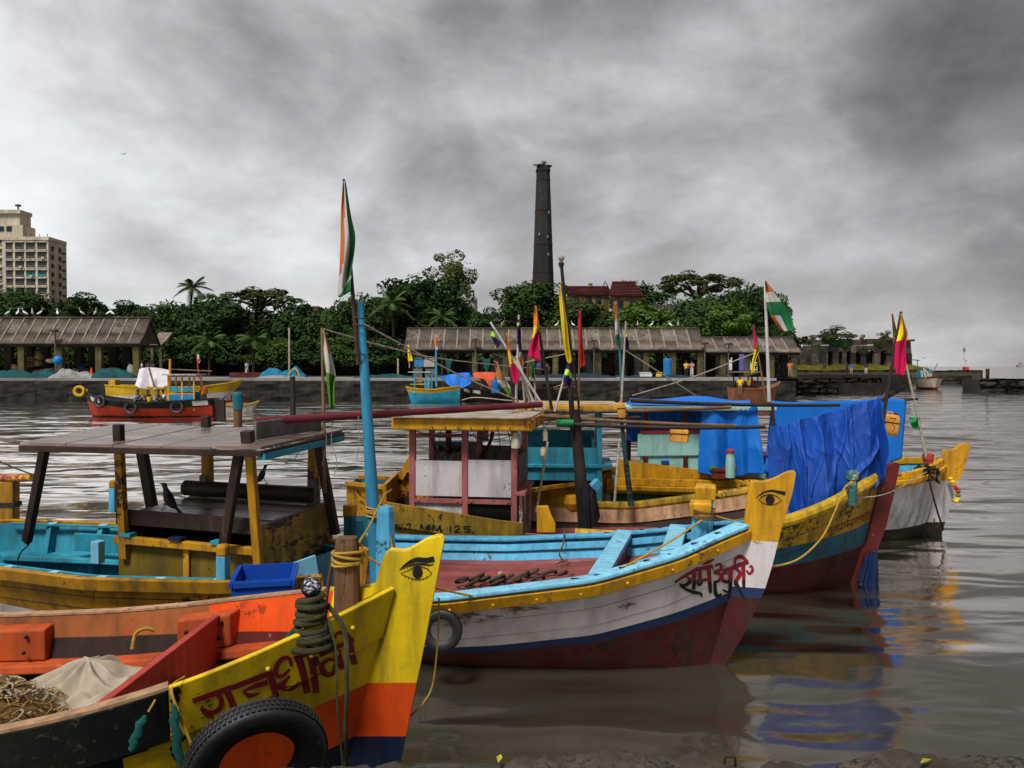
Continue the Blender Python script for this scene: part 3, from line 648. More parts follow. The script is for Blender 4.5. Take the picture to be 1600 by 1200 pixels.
# ------------------------------------------------------------------ buildings
def tower_block():
    CRM = mat('cream_concrete', (.60, .53, .40), .8, var=.15, wear=.10, wcol=(.25, .20, .13), grime=.35, scale=.35, bump=.1); Y = 260; W = mat('dark_window_glass', (.025, .03, .035), .2, var=.3, grime=0, bump=0); GRL = mat('window_bars', (.10, .10, .10), .6)
    T = thing('tower_block', 'tall cream apartment tower with rows of barred windows at the left', 'building', (at(54, 560, Y).x, Y, QZ))
    X = lambda px: (px-800)/FPX*Y-T.location.x
    Z = lambda py: CAMZ+(572-py)/FPX*Y-QZ
    zt = Z(376)
    # main block: front face, receding right face
    p = [(X(-30), 0), (X(78), 0), (X(106)-6.06, 11.0), (X(-30), 14)]
    MB().add([(x, y, z) for z in (0, zt) for x, y in p], [(0, 1, 5, 4), (1, 2, 6, 5), (2, 3, 7, 6), (3, 0, 4, 7), (4, 5, 6, 7)]).build('wall', CRM, T)
    MB().add([(x*1.0+dx, y-.3, z) for z in (zt, zt+1.1) for (x, y), dx in zip(p, (0, .3, .3, 0))], [(0, 1, 5, 4), (1, 2, 6, 5), (2, 3, 7, 6), (3, 0, 4, 7), (4, 5, 6, 7)]).build('parapet', CRM, T)
    MB().box((X(3), 4, (Z(352)+zt)/2), (X(37)-X(-31), 7, Z(352)-zt)).build('stair_tower', CRM, T); MB().box((X(0), 4.5, (Z(334)+Z(352))/2), (X(30)-X(-30), 6, Z(334)-Z(352))).build('lift_housing', CRM, T)
    MB().box((X(14), 4, Z(331)), (X(33)-X(-5), 6.6, 1.2)).build('cornice', CRM, T)
    for px in (4, 16): MB().box((X(px), .45, Z(358)), (X(8)-X(0), .2, 1.6)).build('window', W, T)
    ys = [385, 399.5, 413.5, 428, 441, 455]
    wsrc = {}
    def window(x, z, w, h, rz=0, y=-.05, shade=False):
        key = (round(w, 1), shade)
        if key not in wsrc:
            o = MB().box((0, .16, 0), (w, .3, h)).build('window', W, T); MB().box((0, -.02, h/2+.25), (w+.3, .7, .3)).build('hood', CRM, o); MB().box((0, -.02, -h/2-.15), (w+.2, .5, .25)).build('sill', CRM, o)
            mb = MB()
            for k in range(5): mb.box((lerp(-w/2, w/2, (k+.5)/5), -.03, h*.18), (.10, .08, h*.6))
            mb.box((0, -.03, -h*.28), (w, .10, h*.32)); mb.build('grille', GRL if not shade else mat('teal_shade', (.02, .30, .28), .6), o); wsrc[key] = o; first = True
        else:
            s = wsrc[key]; o = share(s, T)
            for ch in s.children: share(ch, o)
        o.location = (x, y, z); o.rotation_euler = (0, 0, rz)
    for j, py in enumerate(ys):
        for i, (px, w) in enumerate(((17, 2.2), (33, 2.9), (50, 2.9), (68, 2.9))): window(X(px), Z(py), w, 2.1, shade=(j == 3 and i >= 2))
        window(X(3), Z(py-6), 1.0, 1.2)
    d = V((p[2][0]-p[1][0], p[2][1]-p[1][1], 0)); ang = math.atan2(d.y, d.x); n = V((d.y, -d.x, 0)).normalized()
    for j in range(7):
        for t in (.22, .62):
            c = V((p[1][0], p[1][1], 0))+d*t; window(c.x+n.x*.05, Z(388+j*13.6), 1.7, 1.5, ang, c.y+n.y*.05)
        c = V((p[1][0], p[1][1], 0))+d*.80+n*.35; MB().box((c.x, c.y, Z(391+j*13.6)), (.9, .7, .7), Matrix.Rotation(ang, 3, 'Z')).build('air_conditioner', GRL, T)
    for px, m in ((33, 399.5), (68, 399.5), (50, 428), (33, 413.5)): MB().box((X(px)+.6, -.5, Z(m+4.5)), (.9, .7, .7)).build('air_conditioner', CRM, T)
    MB().lathe([(.25, 0), (.25, 2.0), (.9, 2.1), (.9, 2.6), (.3, 2.8)], 8, (X(20), 4, Z(330))).build('roof_beacon', GRL, T)
    for px in (48, 62, 74): MB().tube([V((X(px), 1, zt+1)), V((X(px), 1, zt+2.2))], .12, 5).build('roof_pipe', GRL, T)
tower_block()

SHEET = [mat('corrugated_sheet_a', (.20, .165, .13), .7, var=.4, wear=.25, wcol=(.09, .07, .055), grime=.4, scale=1.0, bump=.2), mat('corrugated_sheet_b', (.16, .13, .105), .7, var=.4, wear=.25, wcol=(.22, .18, .14), grime=.4, scale=1.0, bump=.2), mat('corrugated_sheet_c', (.235, .195, .155), .7, var=.35, wear=.2, wcol=(.12, .09, .07), grime=.4, scale=1.0, bump=.2)]
POSTM = mat('mossy_post', (.14, .12, .045), .85, var=.5, wear=.3, wcol=(.05, .045, .03), grime=.5, scale=1.5); POSTD = mat('dark_post', (.030, .026, .022), .85, var=.5, grime=.3, scale=2)  # second tone is darker: back-row posts, beams and window openings
def shed(label, x0, x1, Y, ze, zr, depth, cols, posts, dark_posts, tilt=0.0):
    T = thing('market_shed', label, 'shed', (x0, Y, QZ), 0); L_ = x1-x0; ze -= QZ; zr -= QZ; w = L_/cols; run = depth/2; src = {}
    def corr(row, k):
        key = (row, k % 3)
        a, b = ((0.0, .62), (.60, 1.0))[row]   # a = from ridge
        if key not in src:
            mb = MB(); nw = 9; n = nw*4
            def pt(i, t): x = i/n*w*1.01; c = .085*math.sin(2*math.pi*i/4); zz = lerp(zr, ze, t)+c+(.05 if row == 0 else 0); return V((x, lerp(run, 0, t)-.35*(t > .99), zz-.05*(t > .99)))
            mb.add([pt(i, a) for i in range(n+1)]+[pt(i, b) for i in range(n+1)], [(i, i+1, n+2+i, n+1+i) for i in range(n)])
            src[key] = mb.build('roofing_sheet', SHEET[k % 3], T, smooth=True, solid=.03); return src[key]
        return share(src[key], T)
    for k in range(cols):
        for row in (0, 1): o = corr(row, (k*7+row*2) % 3); o.location = (k*w, 0, RN.uniform(-.015, .015)); o.rotation_euler = (0, tilt, 0)
        if k: MB().beam((k*w, run, zr+.08), (k*w, -.2, ze+.09), .14, .04).build('lap_seam', mat('pale_seam', (.27, .235, .20), .7), T)
    MB().add([(0, run, zr), (L_, run, zr), (L_, depth, ze), (0, depth, ze)], [(0, 1, 2, 3)]).build('rear_slope', SHEET[1], T, solid=.04)
    MB().beam((0, run, zr+.10), (L_, run, zr+.10), .4, .08).build('ridge_cap', SHEET[1], T)
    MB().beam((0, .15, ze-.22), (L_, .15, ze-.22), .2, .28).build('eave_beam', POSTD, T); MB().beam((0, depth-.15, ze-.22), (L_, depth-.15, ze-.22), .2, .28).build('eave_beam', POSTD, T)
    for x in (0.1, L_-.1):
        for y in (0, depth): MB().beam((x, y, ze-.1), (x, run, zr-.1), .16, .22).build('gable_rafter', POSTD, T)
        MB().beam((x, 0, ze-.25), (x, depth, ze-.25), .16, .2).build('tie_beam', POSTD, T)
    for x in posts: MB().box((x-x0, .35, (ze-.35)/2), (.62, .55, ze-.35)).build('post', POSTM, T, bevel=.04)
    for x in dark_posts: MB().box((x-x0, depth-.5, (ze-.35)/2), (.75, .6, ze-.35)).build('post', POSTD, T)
    return T
px2x = lambda px, Y: (px-800)/FPX*Y
shed('left corrugated market shed with white egrets on its ridge', px2x(-90, 80), px2x(221, 80), 80, 5.5, 8.1, 4.4, 17, [px2x(p, 80) for p in (-30, 32, 92, 153, 212)], [px2x(p, 83.6) for p in (-10, 12, 44, 70, 121, 144, 175, 197, 214)])
shed('long corrugated market shed in the middle behind the flags', px2x(632, 85), px2x(1100, 85), 85, 4.98, 7.25, 5, 23, [px2x(p, 85) for p in (654, 742, 790, 830, 868, 935, 1010, 1052, 1095)], [px2x(p, 89.5) for p in (650, 672, 705, 722, 760, 800, 852, 880, 905, 955, 985, 1030, 1070)])
shed('short lower corrugated shed at the right of the long one', px2x(1102, 86), px2x(1250, 86), 86, 4.75, 6.3, 5, 8, [px2x(p, 86) for p in (1130, 1168, 1206, 1241)], [px2x(p, 90.5) for p in (1100, 1112, 1150, 1190, 1225)])
T = thing('small_shed', 'small shed roof just past the left shed gable', 'shed', (px2x(234, 92), 92, QZ))
MB().add([(0, 0, 3.6), (1.4, 0, 3.6), (1.0, 4, 5.2), (-.6, 4, 5.2)], [(0, 1, 2, 3)]).build('roof', SHEET[2], T, solid=.06)
for x in (.2, 1.2): MB().box((x, .3, 1.8), (.3, .3, 3.6)).build('post', POSTM, T)
# long dark boundary wall behind the trees and sheds
o = MB().box((-40, 104, 3.2), (72, .6, 4.4)).build('boundary_wall', STONE); tag(o, 'long dark stone wall behind the young palms', 'wall')
o = MB().box((12, 103, 3.2), (31, .6, 4.2)).build('boundary_wall', STONE); tag(o, 'dark stone wall seen between the posts of the long shed', 'wall')
o = MB().grid(lambda u, v: V((lerp(0, 25, u), lerp(0, .5, v), 0)), 1, 1).build('promenade', CONC); o.location = (-48, 84.5, QZ+.1); o['kind'] = 'structure'

def chimney():
    BRK = mat('sooty_brick', (.024, .022, .027), .8, var=.4, wear=.16, wcol=(.05, .04, .038), grime=.35, scale=.5, bump=.4, fine=6); Y = 160
    b = at(848.5, 440, Y); T = thing('chimney', 'tall dark octagonal brick chimney above the trees', 'chimney', (b.x, Y, QZ)); Z = lambda py: CAMZ+(572-py)/FPX*Y-QZ; k = Y/FPX
    def oct(r, z): return [V((r*math.cos(math.pi/8+i*math.pi/4+.12), r*math.sin(math.pi/8+i*math.pi/4+.12), z)) for i in range(8)]
    r = lambda py: lerp(10.3, 16.4, (py-270)/170)*k*1.04
    MB().loft([oct(r(540), 0), oct(r(440), Z(440)), oct(r(360), Z(360)), oct(r(300), Z(300)), oct(r(272), Z(272))]).build('shaft', BRK, T)
    for py in (427, 384, 331, 284): MB().loft([oct(r(py)+.06, Z(py)-.12), oct(r(py)+.06, Z(py)+.12)]).build('iron_band', IRON, T)
    MB().loft([oct(10.4*k, Z(273)), oct(11.8*k, Z(270)), oct(11.8*k, Z(267)), oct(10.6*k, Z(265)), oct(10.4*k, Z(262)), oct(9.5*k, Z(262))]).build('cornice', BRK, T)
    for px, py in ((857, 335), (842, 369), (855, 373), (856, 400)): MB().box(((px-848.5)*k, -r(py)*.97, Z(py)), (.22, .25, .5)).build('putlog_patch', CONC, T)
    return T, Z
TCH, _Z = chimney()
tree('small plant sprouting from the top of the chimney', 849, 252, 265, 11, 160, 'thin', 0, .5, name='plant', cat='plant', base=CAMZ+(572-263)/FPX*160, group=None)

def red_roof_house():
    Y = 132; k = Y/FPX; X = lambda px: (px-800)*k; Z = lambda py: CAMZ+(572-py)*k-QZ
    T = thing('brick_house', 'old yellow walled house with red tiled gable roofs among trees', 'house', (0, Y, QZ)); TIL = mat('red_clay_tiles', (.13, .030, .028), .75, var=.45, wear=.2, wcol=(.05, .03, .03), grime=.3, scale=1.5, bump=.5, fine=3); WAL = mat('yellow_plaster', (.24, .17, .06), .8, var=.3, wear=.25, wcol=(.15, .11, .06), grime=.5, scale=.8)
    MB().add([(X(884), 0, Z(459)), (X(955), 0, Z(461)), (X(955), 5, Z(444)), (X(884), 5, Z(444))], [(0, 1, 2, 3)]).build('long_roof', TIL, T, solid=.25)
    MB().box(((X(884)+X(955))/2, .9, Z(500)/2+Z(459)/2-1), (X(952)-X(886), 1.0, Z(459)-Z(520))).build('long_wall', WAL, T)
    MB().add([(X(948), -2.5, Z(464)), (X(1002), -2.5, Z(465)), (X(993), 3, Z(438)), (X(960), 3, Z(438)), (X(1010), 6, Z(462))], [(0, 1, 2, 3), (1, 4, 2)]).build('gable_roof', TIL, T, solid=.25)
    MB().box(((X(955)+X(998))/2, -1.4, Z(490)), (X(998)-X(956), 1.2, Z(464)-Z(520))).build('gable_wall', WAL, T)
    # rows of tiles proud of the roof slopes
    for i in range(9):
        t = (i+.5)/9; a, b = V((X(884), 0, Z(459))), V((X(884), 5, Z(444))); c, d = V((X(955), 0, Z(461))), V((X(955), 5, Z(444))); MB().beam(lerp(a, b, t)+V((0, -.05, .17)), lerp(c, d, t)+V((0, -.05, .17)), .40, .07).build('tile_course', TIL, T)
        a, b = V((X(948), -2.5, Z(464))), V((X(960), 3, Z(438))); c, d = V((X(1002), -2.5, Z(465))), V((X(993), 3, Z(438))); MB().beam(lerp(a, b, t)+V((0, -.08, .17)), lerp(c, d, t)+V((0, -.08, .17)), .40, .08).build('tile_course', TIL, T)
    for px in (966, 985): MB().box((X(px), -2.05, Z(478)), (1.0, .12, 1.4)).build('window', POSTD, T)
    for px in (900, 920, 935): MB().box((X(px), .35, Z(468)), (.9, .14, 1.1)).build('window', POSTD, T)
    MB().tube([V((X(938), -1, Z(456))), V((X(944), -1, Z(441))), V((X(951), -1, Z(455)))], .12, 5).build('broken_rafter', POSTD, T); MB().tube([V((X(925), 3, Z(446))), V((X(925), 3, Z(440)))], .35, 6).build('chimney_pot', WAL, T)
    T = thing('low_roofs', 'dark slate roofs low among the right hand trees', 'building', (0, 136, QZ))
    k2 = 136/FPX; X = lambda px: (px-800)*k2; Z = lambda py: CAMZ+(572-py)*k2-QZ
    MB().add([(X(1022), 0, Z(492)), (X(1085), 0, Z(494)), (X(1080), 4, Z(475)), (X(1025), 4, Z(474))], [(0, 1, 2, 3)]).build('roof', mat('dark_slates', (.045, .030, .030), .7, var=.4, scale=2), T, solid=.2); MB().box((X(1053), 1.2, Z(515)), (X(1080)-X(1026), 1.5, 5)).build('wall', STONE2, T)
    T = thing('low_roofs', 'brown gabled roofs beyond the flag bundle', 'building', (0, 140, QZ)); k2 = 140/FPX; X = lambda px: (px-800)*k2; Z = lambda py: CAMZ+(572-py)*k2-QZ
    MB().add([(X(755), 0, Z(503)), (X(785), 0, Z(503)), (X(778), 2, Z(487)), (X(762), 2, Z(490))], [(0, 1, 2, 3)]).build('roof', mat('dark_slates', (.045, .030, .030), .7), T, solid=.2); MB().box((X(770), 1.2, Z(520)), (X(783)-X(757), 1.5, 5)).build('wall', WAL, T)
    MB().add([(X(785), 0, Z(507)), (X(825), 0, Z(507)), (X(820), 2, Z(492)), (X(790), 2, Z(497))], [(0, 1, 2, 3)]).build('roof', TIL, T, solid=.2); MB().box((X(805), 1.2, Z(520)), (X(822)-X(787), 1.5, 5)).build('wall', WAL, T)
    # church tower with cross
    T = thing('white_tower', 'small white tower topped by a cross behind the trees', 'tower', (0, 140, QZ)); WHT = mat('white_plaster', (.55, .54, .50), .8, var=.15, grime=.4, scale=.8)
    MB().lathe([(1.05, Z(560)), (1.05, Z(470)), (1.25, Z(470)), (1.25, Z(467)), (.6, Z(466))], 14, (X(735), 0, 0)).build('drum', WHT, T); MB().box((X(744), -.4, Z(480)), (.5, .5, 3)).build('pipe', GREYP, T)
    MB().box((X(734), -.3, Z(458)), (.12, .12, 2.3)).build('cross_post', GREYP, T); MB().box((X(734), -.3, Z(451)), (.9, .13, .13)).build('cross_arm', GREYP, T)
    T = thing('tank', 'pale green vertical tank among the right hand trees', 'tank', (0, 130, QZ)); k2 = 130/FPX; X = lambda px: (px-800)*k2; Z = lambda py: CAMZ+(572-py)*k2-QZ
    MB().lathe([(.28, Z(500)), (.28, Z(455)), (.2, Z(453))], 10, (X(1084), 0, 0)).build('drum', mat('mint_tank', (.25, .45, .36), .6), T)
    T = thing('pink_house', 'pink walled house half hidden left of the blue mast', 'house', (0, 190, QZ)); k2 = 190/FPX; X = lambda px: (px-800)*k2; Z = lambda py: CAMZ+(572-py)*k2-QZ
    MB().box((X(484), 2, Z(510)), (X(497)-X(473), 4, Z(480)-Z(540))).build('wall', mat('pink_plaster', (.42, .20, .15), .8, var=.2), T); MB().box((X(484), 2, Z(479.5)), (X(499)-X(471), 4.4, .3)).build('roof', GREYP, T)
    for px in (478, 485, 492): MB().box((X(px), -.03, Z(487)), (.7, .1, 1.0)).build('window', POSTD, T)
red_roof_house()

def ruin():
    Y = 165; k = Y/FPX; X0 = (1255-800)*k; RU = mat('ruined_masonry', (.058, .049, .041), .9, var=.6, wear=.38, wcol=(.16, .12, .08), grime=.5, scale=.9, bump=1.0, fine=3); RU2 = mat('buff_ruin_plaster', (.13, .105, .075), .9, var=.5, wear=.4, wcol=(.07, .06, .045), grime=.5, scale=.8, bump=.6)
    T = thing('ruined_warehouse', 'roofless dark stone ruin with arched openings on the right shore', 'ruin', (X0, Y, QZ)); X = lambda px: (px-800)*k-X0; Z = lambda py: CAMZ+(572-py)*k-QZ
    rr = random.Random(3); x = 0; W = X(1395); zt = Z(531); th = .9
    ops = [(1262, 1272), (1278, 1285), (1292, 1300), (1309, 1315), (1321, 1328), (1336, 1344), (1352, 1364), (1374, 1384)]
    cuts = [0.0]
    for a, b in ops: cuts += [X(a), X(b)]
    cuts.append(W); zo = Z(552)
    for i in range(0, len(cuts), 2): MB().box(((cuts[i]+cuts[i+1])/2, rr.uniform(-.1, .1), zo/2), (cuts[i+1]-cuts[i], th, zo)).build('pier', [RU, RU2][rr.random() < .35], T)
    for i, (a, b) in enumerate(ops):   # arched heads
        xa, xb = X(a), X(b); c = (xa+xb)/2; r = (xb-xa)/2; pts = [(xa, zo), ]+[(c-r*math.cos(t*math.pi/8), zo+.02+r*.8*math.sin(t*math.pi/8)) for t in range(9)]+[(xb, zo), (xb, zo+r+.6), (xa, zo+r+.6)]
        o = MB(); n = 8
        for t in range(n):
            p0, p1 = (c-r*math.cos(t*math.pi/n), zo+r*.8*math.sin(t*math.pi/n)), (c-r*math.cos((t+1)*math.pi/n), zo+r*.8*math.sin((t+1)*math.pi/n)); zt2 = zo+1.6
            o.add([V((p0[0], y, z)) for y in (-th/2, th/2) for z in (p0[1], zt2)]+[V((p1[0], y, z)) for y in (-th/2, th/2) for z in (p1[1], zt2)], [(0, 1, 5, 4), (2, 6, 7, 3), (0, 4, 6, 2)])
        o.build('arch', RU, T)
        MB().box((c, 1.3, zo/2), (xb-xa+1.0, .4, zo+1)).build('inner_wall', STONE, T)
    # ragged wall top in lengths
    x = 0
    for i, (a, b) in enumerate(zip(cuts[:-1], cuts[1:])):
        if i % 2 == 0: MB().box(((a+b)/2, 0, zo+.8), (b-a, th, 1.6)).build('wall', RU, T)
    while x < W:
        w = rr.uniform(.9, 2.2); MB().box((x+w/2, rr.uniform(-.05, .05), (zo+1.6+zt)/2+rr.uniform(-.15, .25)), (w, th, zt-zo-1.6)).build('wall_top', [RU, RU2][rr.random() < .2], T); x += w
    MB().box((X(1257), 0, Z(530)), (.9, 1.0, 1.0)).build('corner_stub', RU, T); MB().beam((X(1345), 0, Z(530)), (X(1350), .4, Z(524)), .7, .5).build('broken_gable', RU, T)
    # rounded right end, paler
    MB().add([(X(1395), -.4, 0), (X(1432), 1.5, 0), (X(1434), 8, 0), (X(1395), 8, 0), (X(1395), -.4, Z(533)), (X(1428), 1.5, Z(533)), (X(1432), 8, Z(540)), (X(1395), 8, Z(533))], [(0, 1, 5, 4), (1, 2, 6, 5), (2, 3, 7, 6), (3, 0, 4, 7), (4, 5, 6, 7)]).build('end_wall', RU2, T)
    for px, h0, h1 in ((1412, 562, 550), (1422, 566, 552)): MB().box((X(px), .62, (Z(h0)+Z(h1))/2), (.9, .9, Z(h1)-Z(h0))).build('window', POSTD, T)
    MB().add([(X(1395), -.7, Z(532.5)), (X(1433), 1, Z(531)), (X(1433), 2, Z(532)), (X(1395), 2, Z(532))], [(0, 1, 2, 3)]).build('ledge', RU, T, solid=.3)
    MB().beam((X(1434), 2, Z(562)), (X(1443), 2, Z(563)), 1.5, .12).build('lean_to_roof', GREYP, T); MB().tube([V((X(1441), 2, 0)), V((X(1441), 2, Z(563)))], .08, 5).build('lean_to_post', GREYP, T)
    # creepers
    me, _ = CR['bush']
    for i, (px, py, s) in enumerate(((1275, 545, 1.4), (1318, 538, 1.6), (1348, 550, 1.2), (1372, 538, 1.3), (1300, 535, 1.4), (1388, 550, 1.1))):
        o = bpy.data.objects.new('creeper', _TV[('bush', 0)]); COL.objects.link(o); o.parent = T; o.location = (X(px), -.4, Z(py)); o.scale = (s, .35, s*.8)
    # ruined walls to the left, under the shed end
    T = thing('ruined_wall', 'low ruined stone wall left of the arched ruin', 'wall', ((1200-800)*k, 160, QZ)); rr = random.Random(9); x = 0
    while x < 9: w = rr.uniform(.8, 1.8); hh = rr.uniform(4.0, 5.6); MB().box((x+w/2, 0, hh/2), (w, .8, hh)).build('wall_length', RU, T); x += w
    # rough grass bank
    r = np.random.RandomState(8); n = 16000; P = np.stack([r.uniform(X0-8, X0+20, n), r.uniform(152, 160, n), np.full(n, QZ+.0)], 1); P[:, 2] += .10*(P[:, 1]-152); a = r.uniform(0, 6.3, n); h = r.uniform(.3, 1.0, n)*(.6+.6*np.sin(P[:, 0]*.9)**2)
    d = np.stack([np.cos(a)*.09, np.sin(a)*.09, np.zeros(n)], 1); up = np.stack([r.normal(size=n)*.15, r.normal(size=n)*.1, h], 1); v = np.stack([P-d, P+d, P+up], 1).reshape(-1, 3)
    me = bpy.data.meshes.new('grass'); me.from_pydata(v.tolist(), [], np.arange(3*n).reshape(-1, 3).tolist()); me.materials.append(mat('yellow_green_grass', (.22, .20, .025), .8, var=.4, grime=0, bump=0, scale=.6)); o = bpy.data.objects.new('grass', me); COL.objects.link(o); tag(o, 'yellow green grass bank in front of the ruin', 'grass', kind='stuff')
ruin()
def harbour_far():
    # light marker on the pier end, freighter on the horizon
    T = thing('beacon', 'slim white harbour beacon on the end of the pier', 'beacon', V((px2x(1509, 151), 151, 2.35))); W = mat('beacon_white', (.6, .58, .55), .6)
    MB().tube([V((0, 0, 0)), V((0, 0, 2.2))], .16, 8).build('mast', W, T); MB().tube([V((-.35, 0, 2.0)), V((-.35, 0, 3.6))], .12, 8).build('mast', W, T); MB().box((-.15, 0, 2.1), (.7, .5, .1)).build('platform', W, T); MB().lathe([(.18, 3.6), (.2, 4.0), (.05, 4.4)], 8, (-.35, 0, 0)).build('lamp', GREYP, T); MB().box((0, 0, .35), (.8, .8, .7)).build('base', REDB, T)
    T = thing('freighter', 'faint grey freighter on the horizon at the right edge', 'ship', V((px2x(1601, 2200), 2200, 0))); G = mat('hazy_grey', (.28, .28, .30), .9, var=.1)  # pale grey puts the haze of distance into the ship's colour
    MB().plate([(-22, 6), (-19, -2), (40, -2), (40, 7), (-10, 5)], lambda x, z, d: V((x, d, z)), 10).build('hull', G, T); MB().box((-12, 0, 9), (8, 8, 9)).build('superstructure', G, T); MB().tube([V((-12, 0, 13)), V((-12, 0, 19))], .5, 6).build('mast', G, T); MB().tube([V((10, 0, 6)), V((10, 0, 13))], .5, 6).build('mast', G, T)
    o = MB().lathe([(.30, -1), (.28, 1.0), (.34, 1.05), (.36, 1.8), (.30, 1.9)], 10, mats=[0, 0, 1, 1]).build('mooring_pile', [WOOD, TEAL], None); o.location = gz(372, 672, 0); o.scale = (.75, .75, 1.0); tag(o, 'teal capped mooring pile standing in the water', 'pile')
harbour_far()
def tyre(parent_label, loc, axis, R, r, group=None, name='tyre', lab=True, n=40):
    """hung tyre: rounded shoulders, tread blocks, open centre"""
    T = thing(name, parent_label, 'tyre', loc, group=group)
    q = V(axis).to_track_quat('Z', 'Y').to_matrix(); mb = MB(); rings = []
    w = r*.95; prof = [(R-2*r*.92, .28), (R-1.5*r, .62), (R-.9*r, .78), (R-.35*r, .74), (R-.08*r, .58), (R, .3), (R, 0), (R, -.3), (R-.08*r, -.58), (R-.35*r, -.74), (R-.9*r, -.78), (R-1.5*r, -.62), (R-2*r*.92, -.28), (R-2*r*.80, -.12), (R-2*r*.80, .12)]
    for k in range(n+1):
        a = 2*math.pi*k/n
        rings.append([q @ V((rr*math.cos(a), rr*math.sin(a), h*w)) for rr, h in prof])
    mb.loft(rings, caps=False); mb.build('carcass', RUBB, T, smooth=True, ang=1.2)
    tb = MB(); nb = int(n*1.4)
    for k in range(nb):
        for row, off in ((-.36, 0), (0, .5), (.36, 0)):
            a = 2*math.pi*(k+off)/nb; d = V((math.cos(a), math.sin(a), 0)); t = V((-math.sin(a), math.cos(a), 0))
            c = d*(R+.002)+V((0, 0, row*w)); M3 = q @ Matrix((t, V((0, 0, 1)), d)).transposed()
            tb.box(q @ c, (2*math.pi*R/nb*.62, w*.26, r*.10), M3)
    tb.build('tread', RUBB, T)
    return T
def rope_thing(label, pts, r, m, name='rope', cat='rope', group=None, n=6, sm=6):
    P = cat_rom(pts, sm) if len(pts) > 2 else pts
    c = V(P[0]); o = MB().tube([p-c for p in P], r, n).build(name, m, None, smooth=True); o.location = c
    return tag(o, label, cat, group)
def pole_thing(label, a, b, r, m, r2=None, name='pole', cat='pole', n=10, group=None, bend=0):
    a, b = V(a), V(b); k = 8; P = [lerp(a, b, i/k)-a-V((0, 0, bend*4*(i/k)*(1-i/k))) for i in range(k+1)]
    rr = [lerp(r, r2 or r, i/k)*(1+.08*math.sin(i*2.7)) for i in range(k+1)]
    o = MB().tube(P, rr, n).build(name, m, None, smooth=True); o.location = a
    return tag(o, label, cat, group)

EYE_A = zoomed(480, 600, 3.3333, [  # upper brow, lids, iris, lashes
    ([(480, 967), (520, 935), (570, 915), (620, 918), (662, 910)], (2, 26, 30), 0), ([(480, 968), (530, 945), (590, 938), (640, 942), (660, 935)], (2, 12, 3), 0),
    ([(487, 985), (530, 968), (570, 950), (620, 960), (650, 985)], (3, 5, 3), 0), ([(487, 987), (540, 1010), (580, 1018), (620, 1008), (650, 985)], (3, 4, 3), 0),
    ('fan', [(575+27*math.cos(a*.524), 980+34*math.sin(a*.524)) for a in range(12)], 0)] +
    [([(505+i*18, 963-8*math.sin(i*.45)), (498+i*18, 952-10*math.sin(i*.45))], (4, 1), 0) for i in range(8)] +
    [([(510+i*19, 998+17*math.sin(i*.5)), (508+i*19, 1010+18*math.sin(i*.5))], (4, 1), 0) for i in range(7)])
EYE_B = zoomed(1020, 700, 4.615, [
    ([(740, 362), (790, 325), (850, 308), (910, 318), (955, 328)], (3, 16, 28), 0),
    ([(762, 372), (800, 345), (845, 335), (890, 348), (930, 380)], (3, 8, 3), 0), ([(762, 374), (800, 398), (845, 410), (890, 402), (930, 380)], (3, 5, 3), 0),
    ('fan', [(845+34*math.cos(a*.524), 373+36*math.sin(a*.524)) for a in range(12)], 0)] +
    [([(785+i*19, 352-14*math.sin(i*.5)), (775+i*20, 338-14*math.sin(i*.5))], (5, 1), 0) for i in range(7)] +
    [([(785+i*18, 392+16*math.sin(i*.5)), (780+i*19, 406+16*math.sin(i*.5))], (5, 1), 0) for i in range(8)])

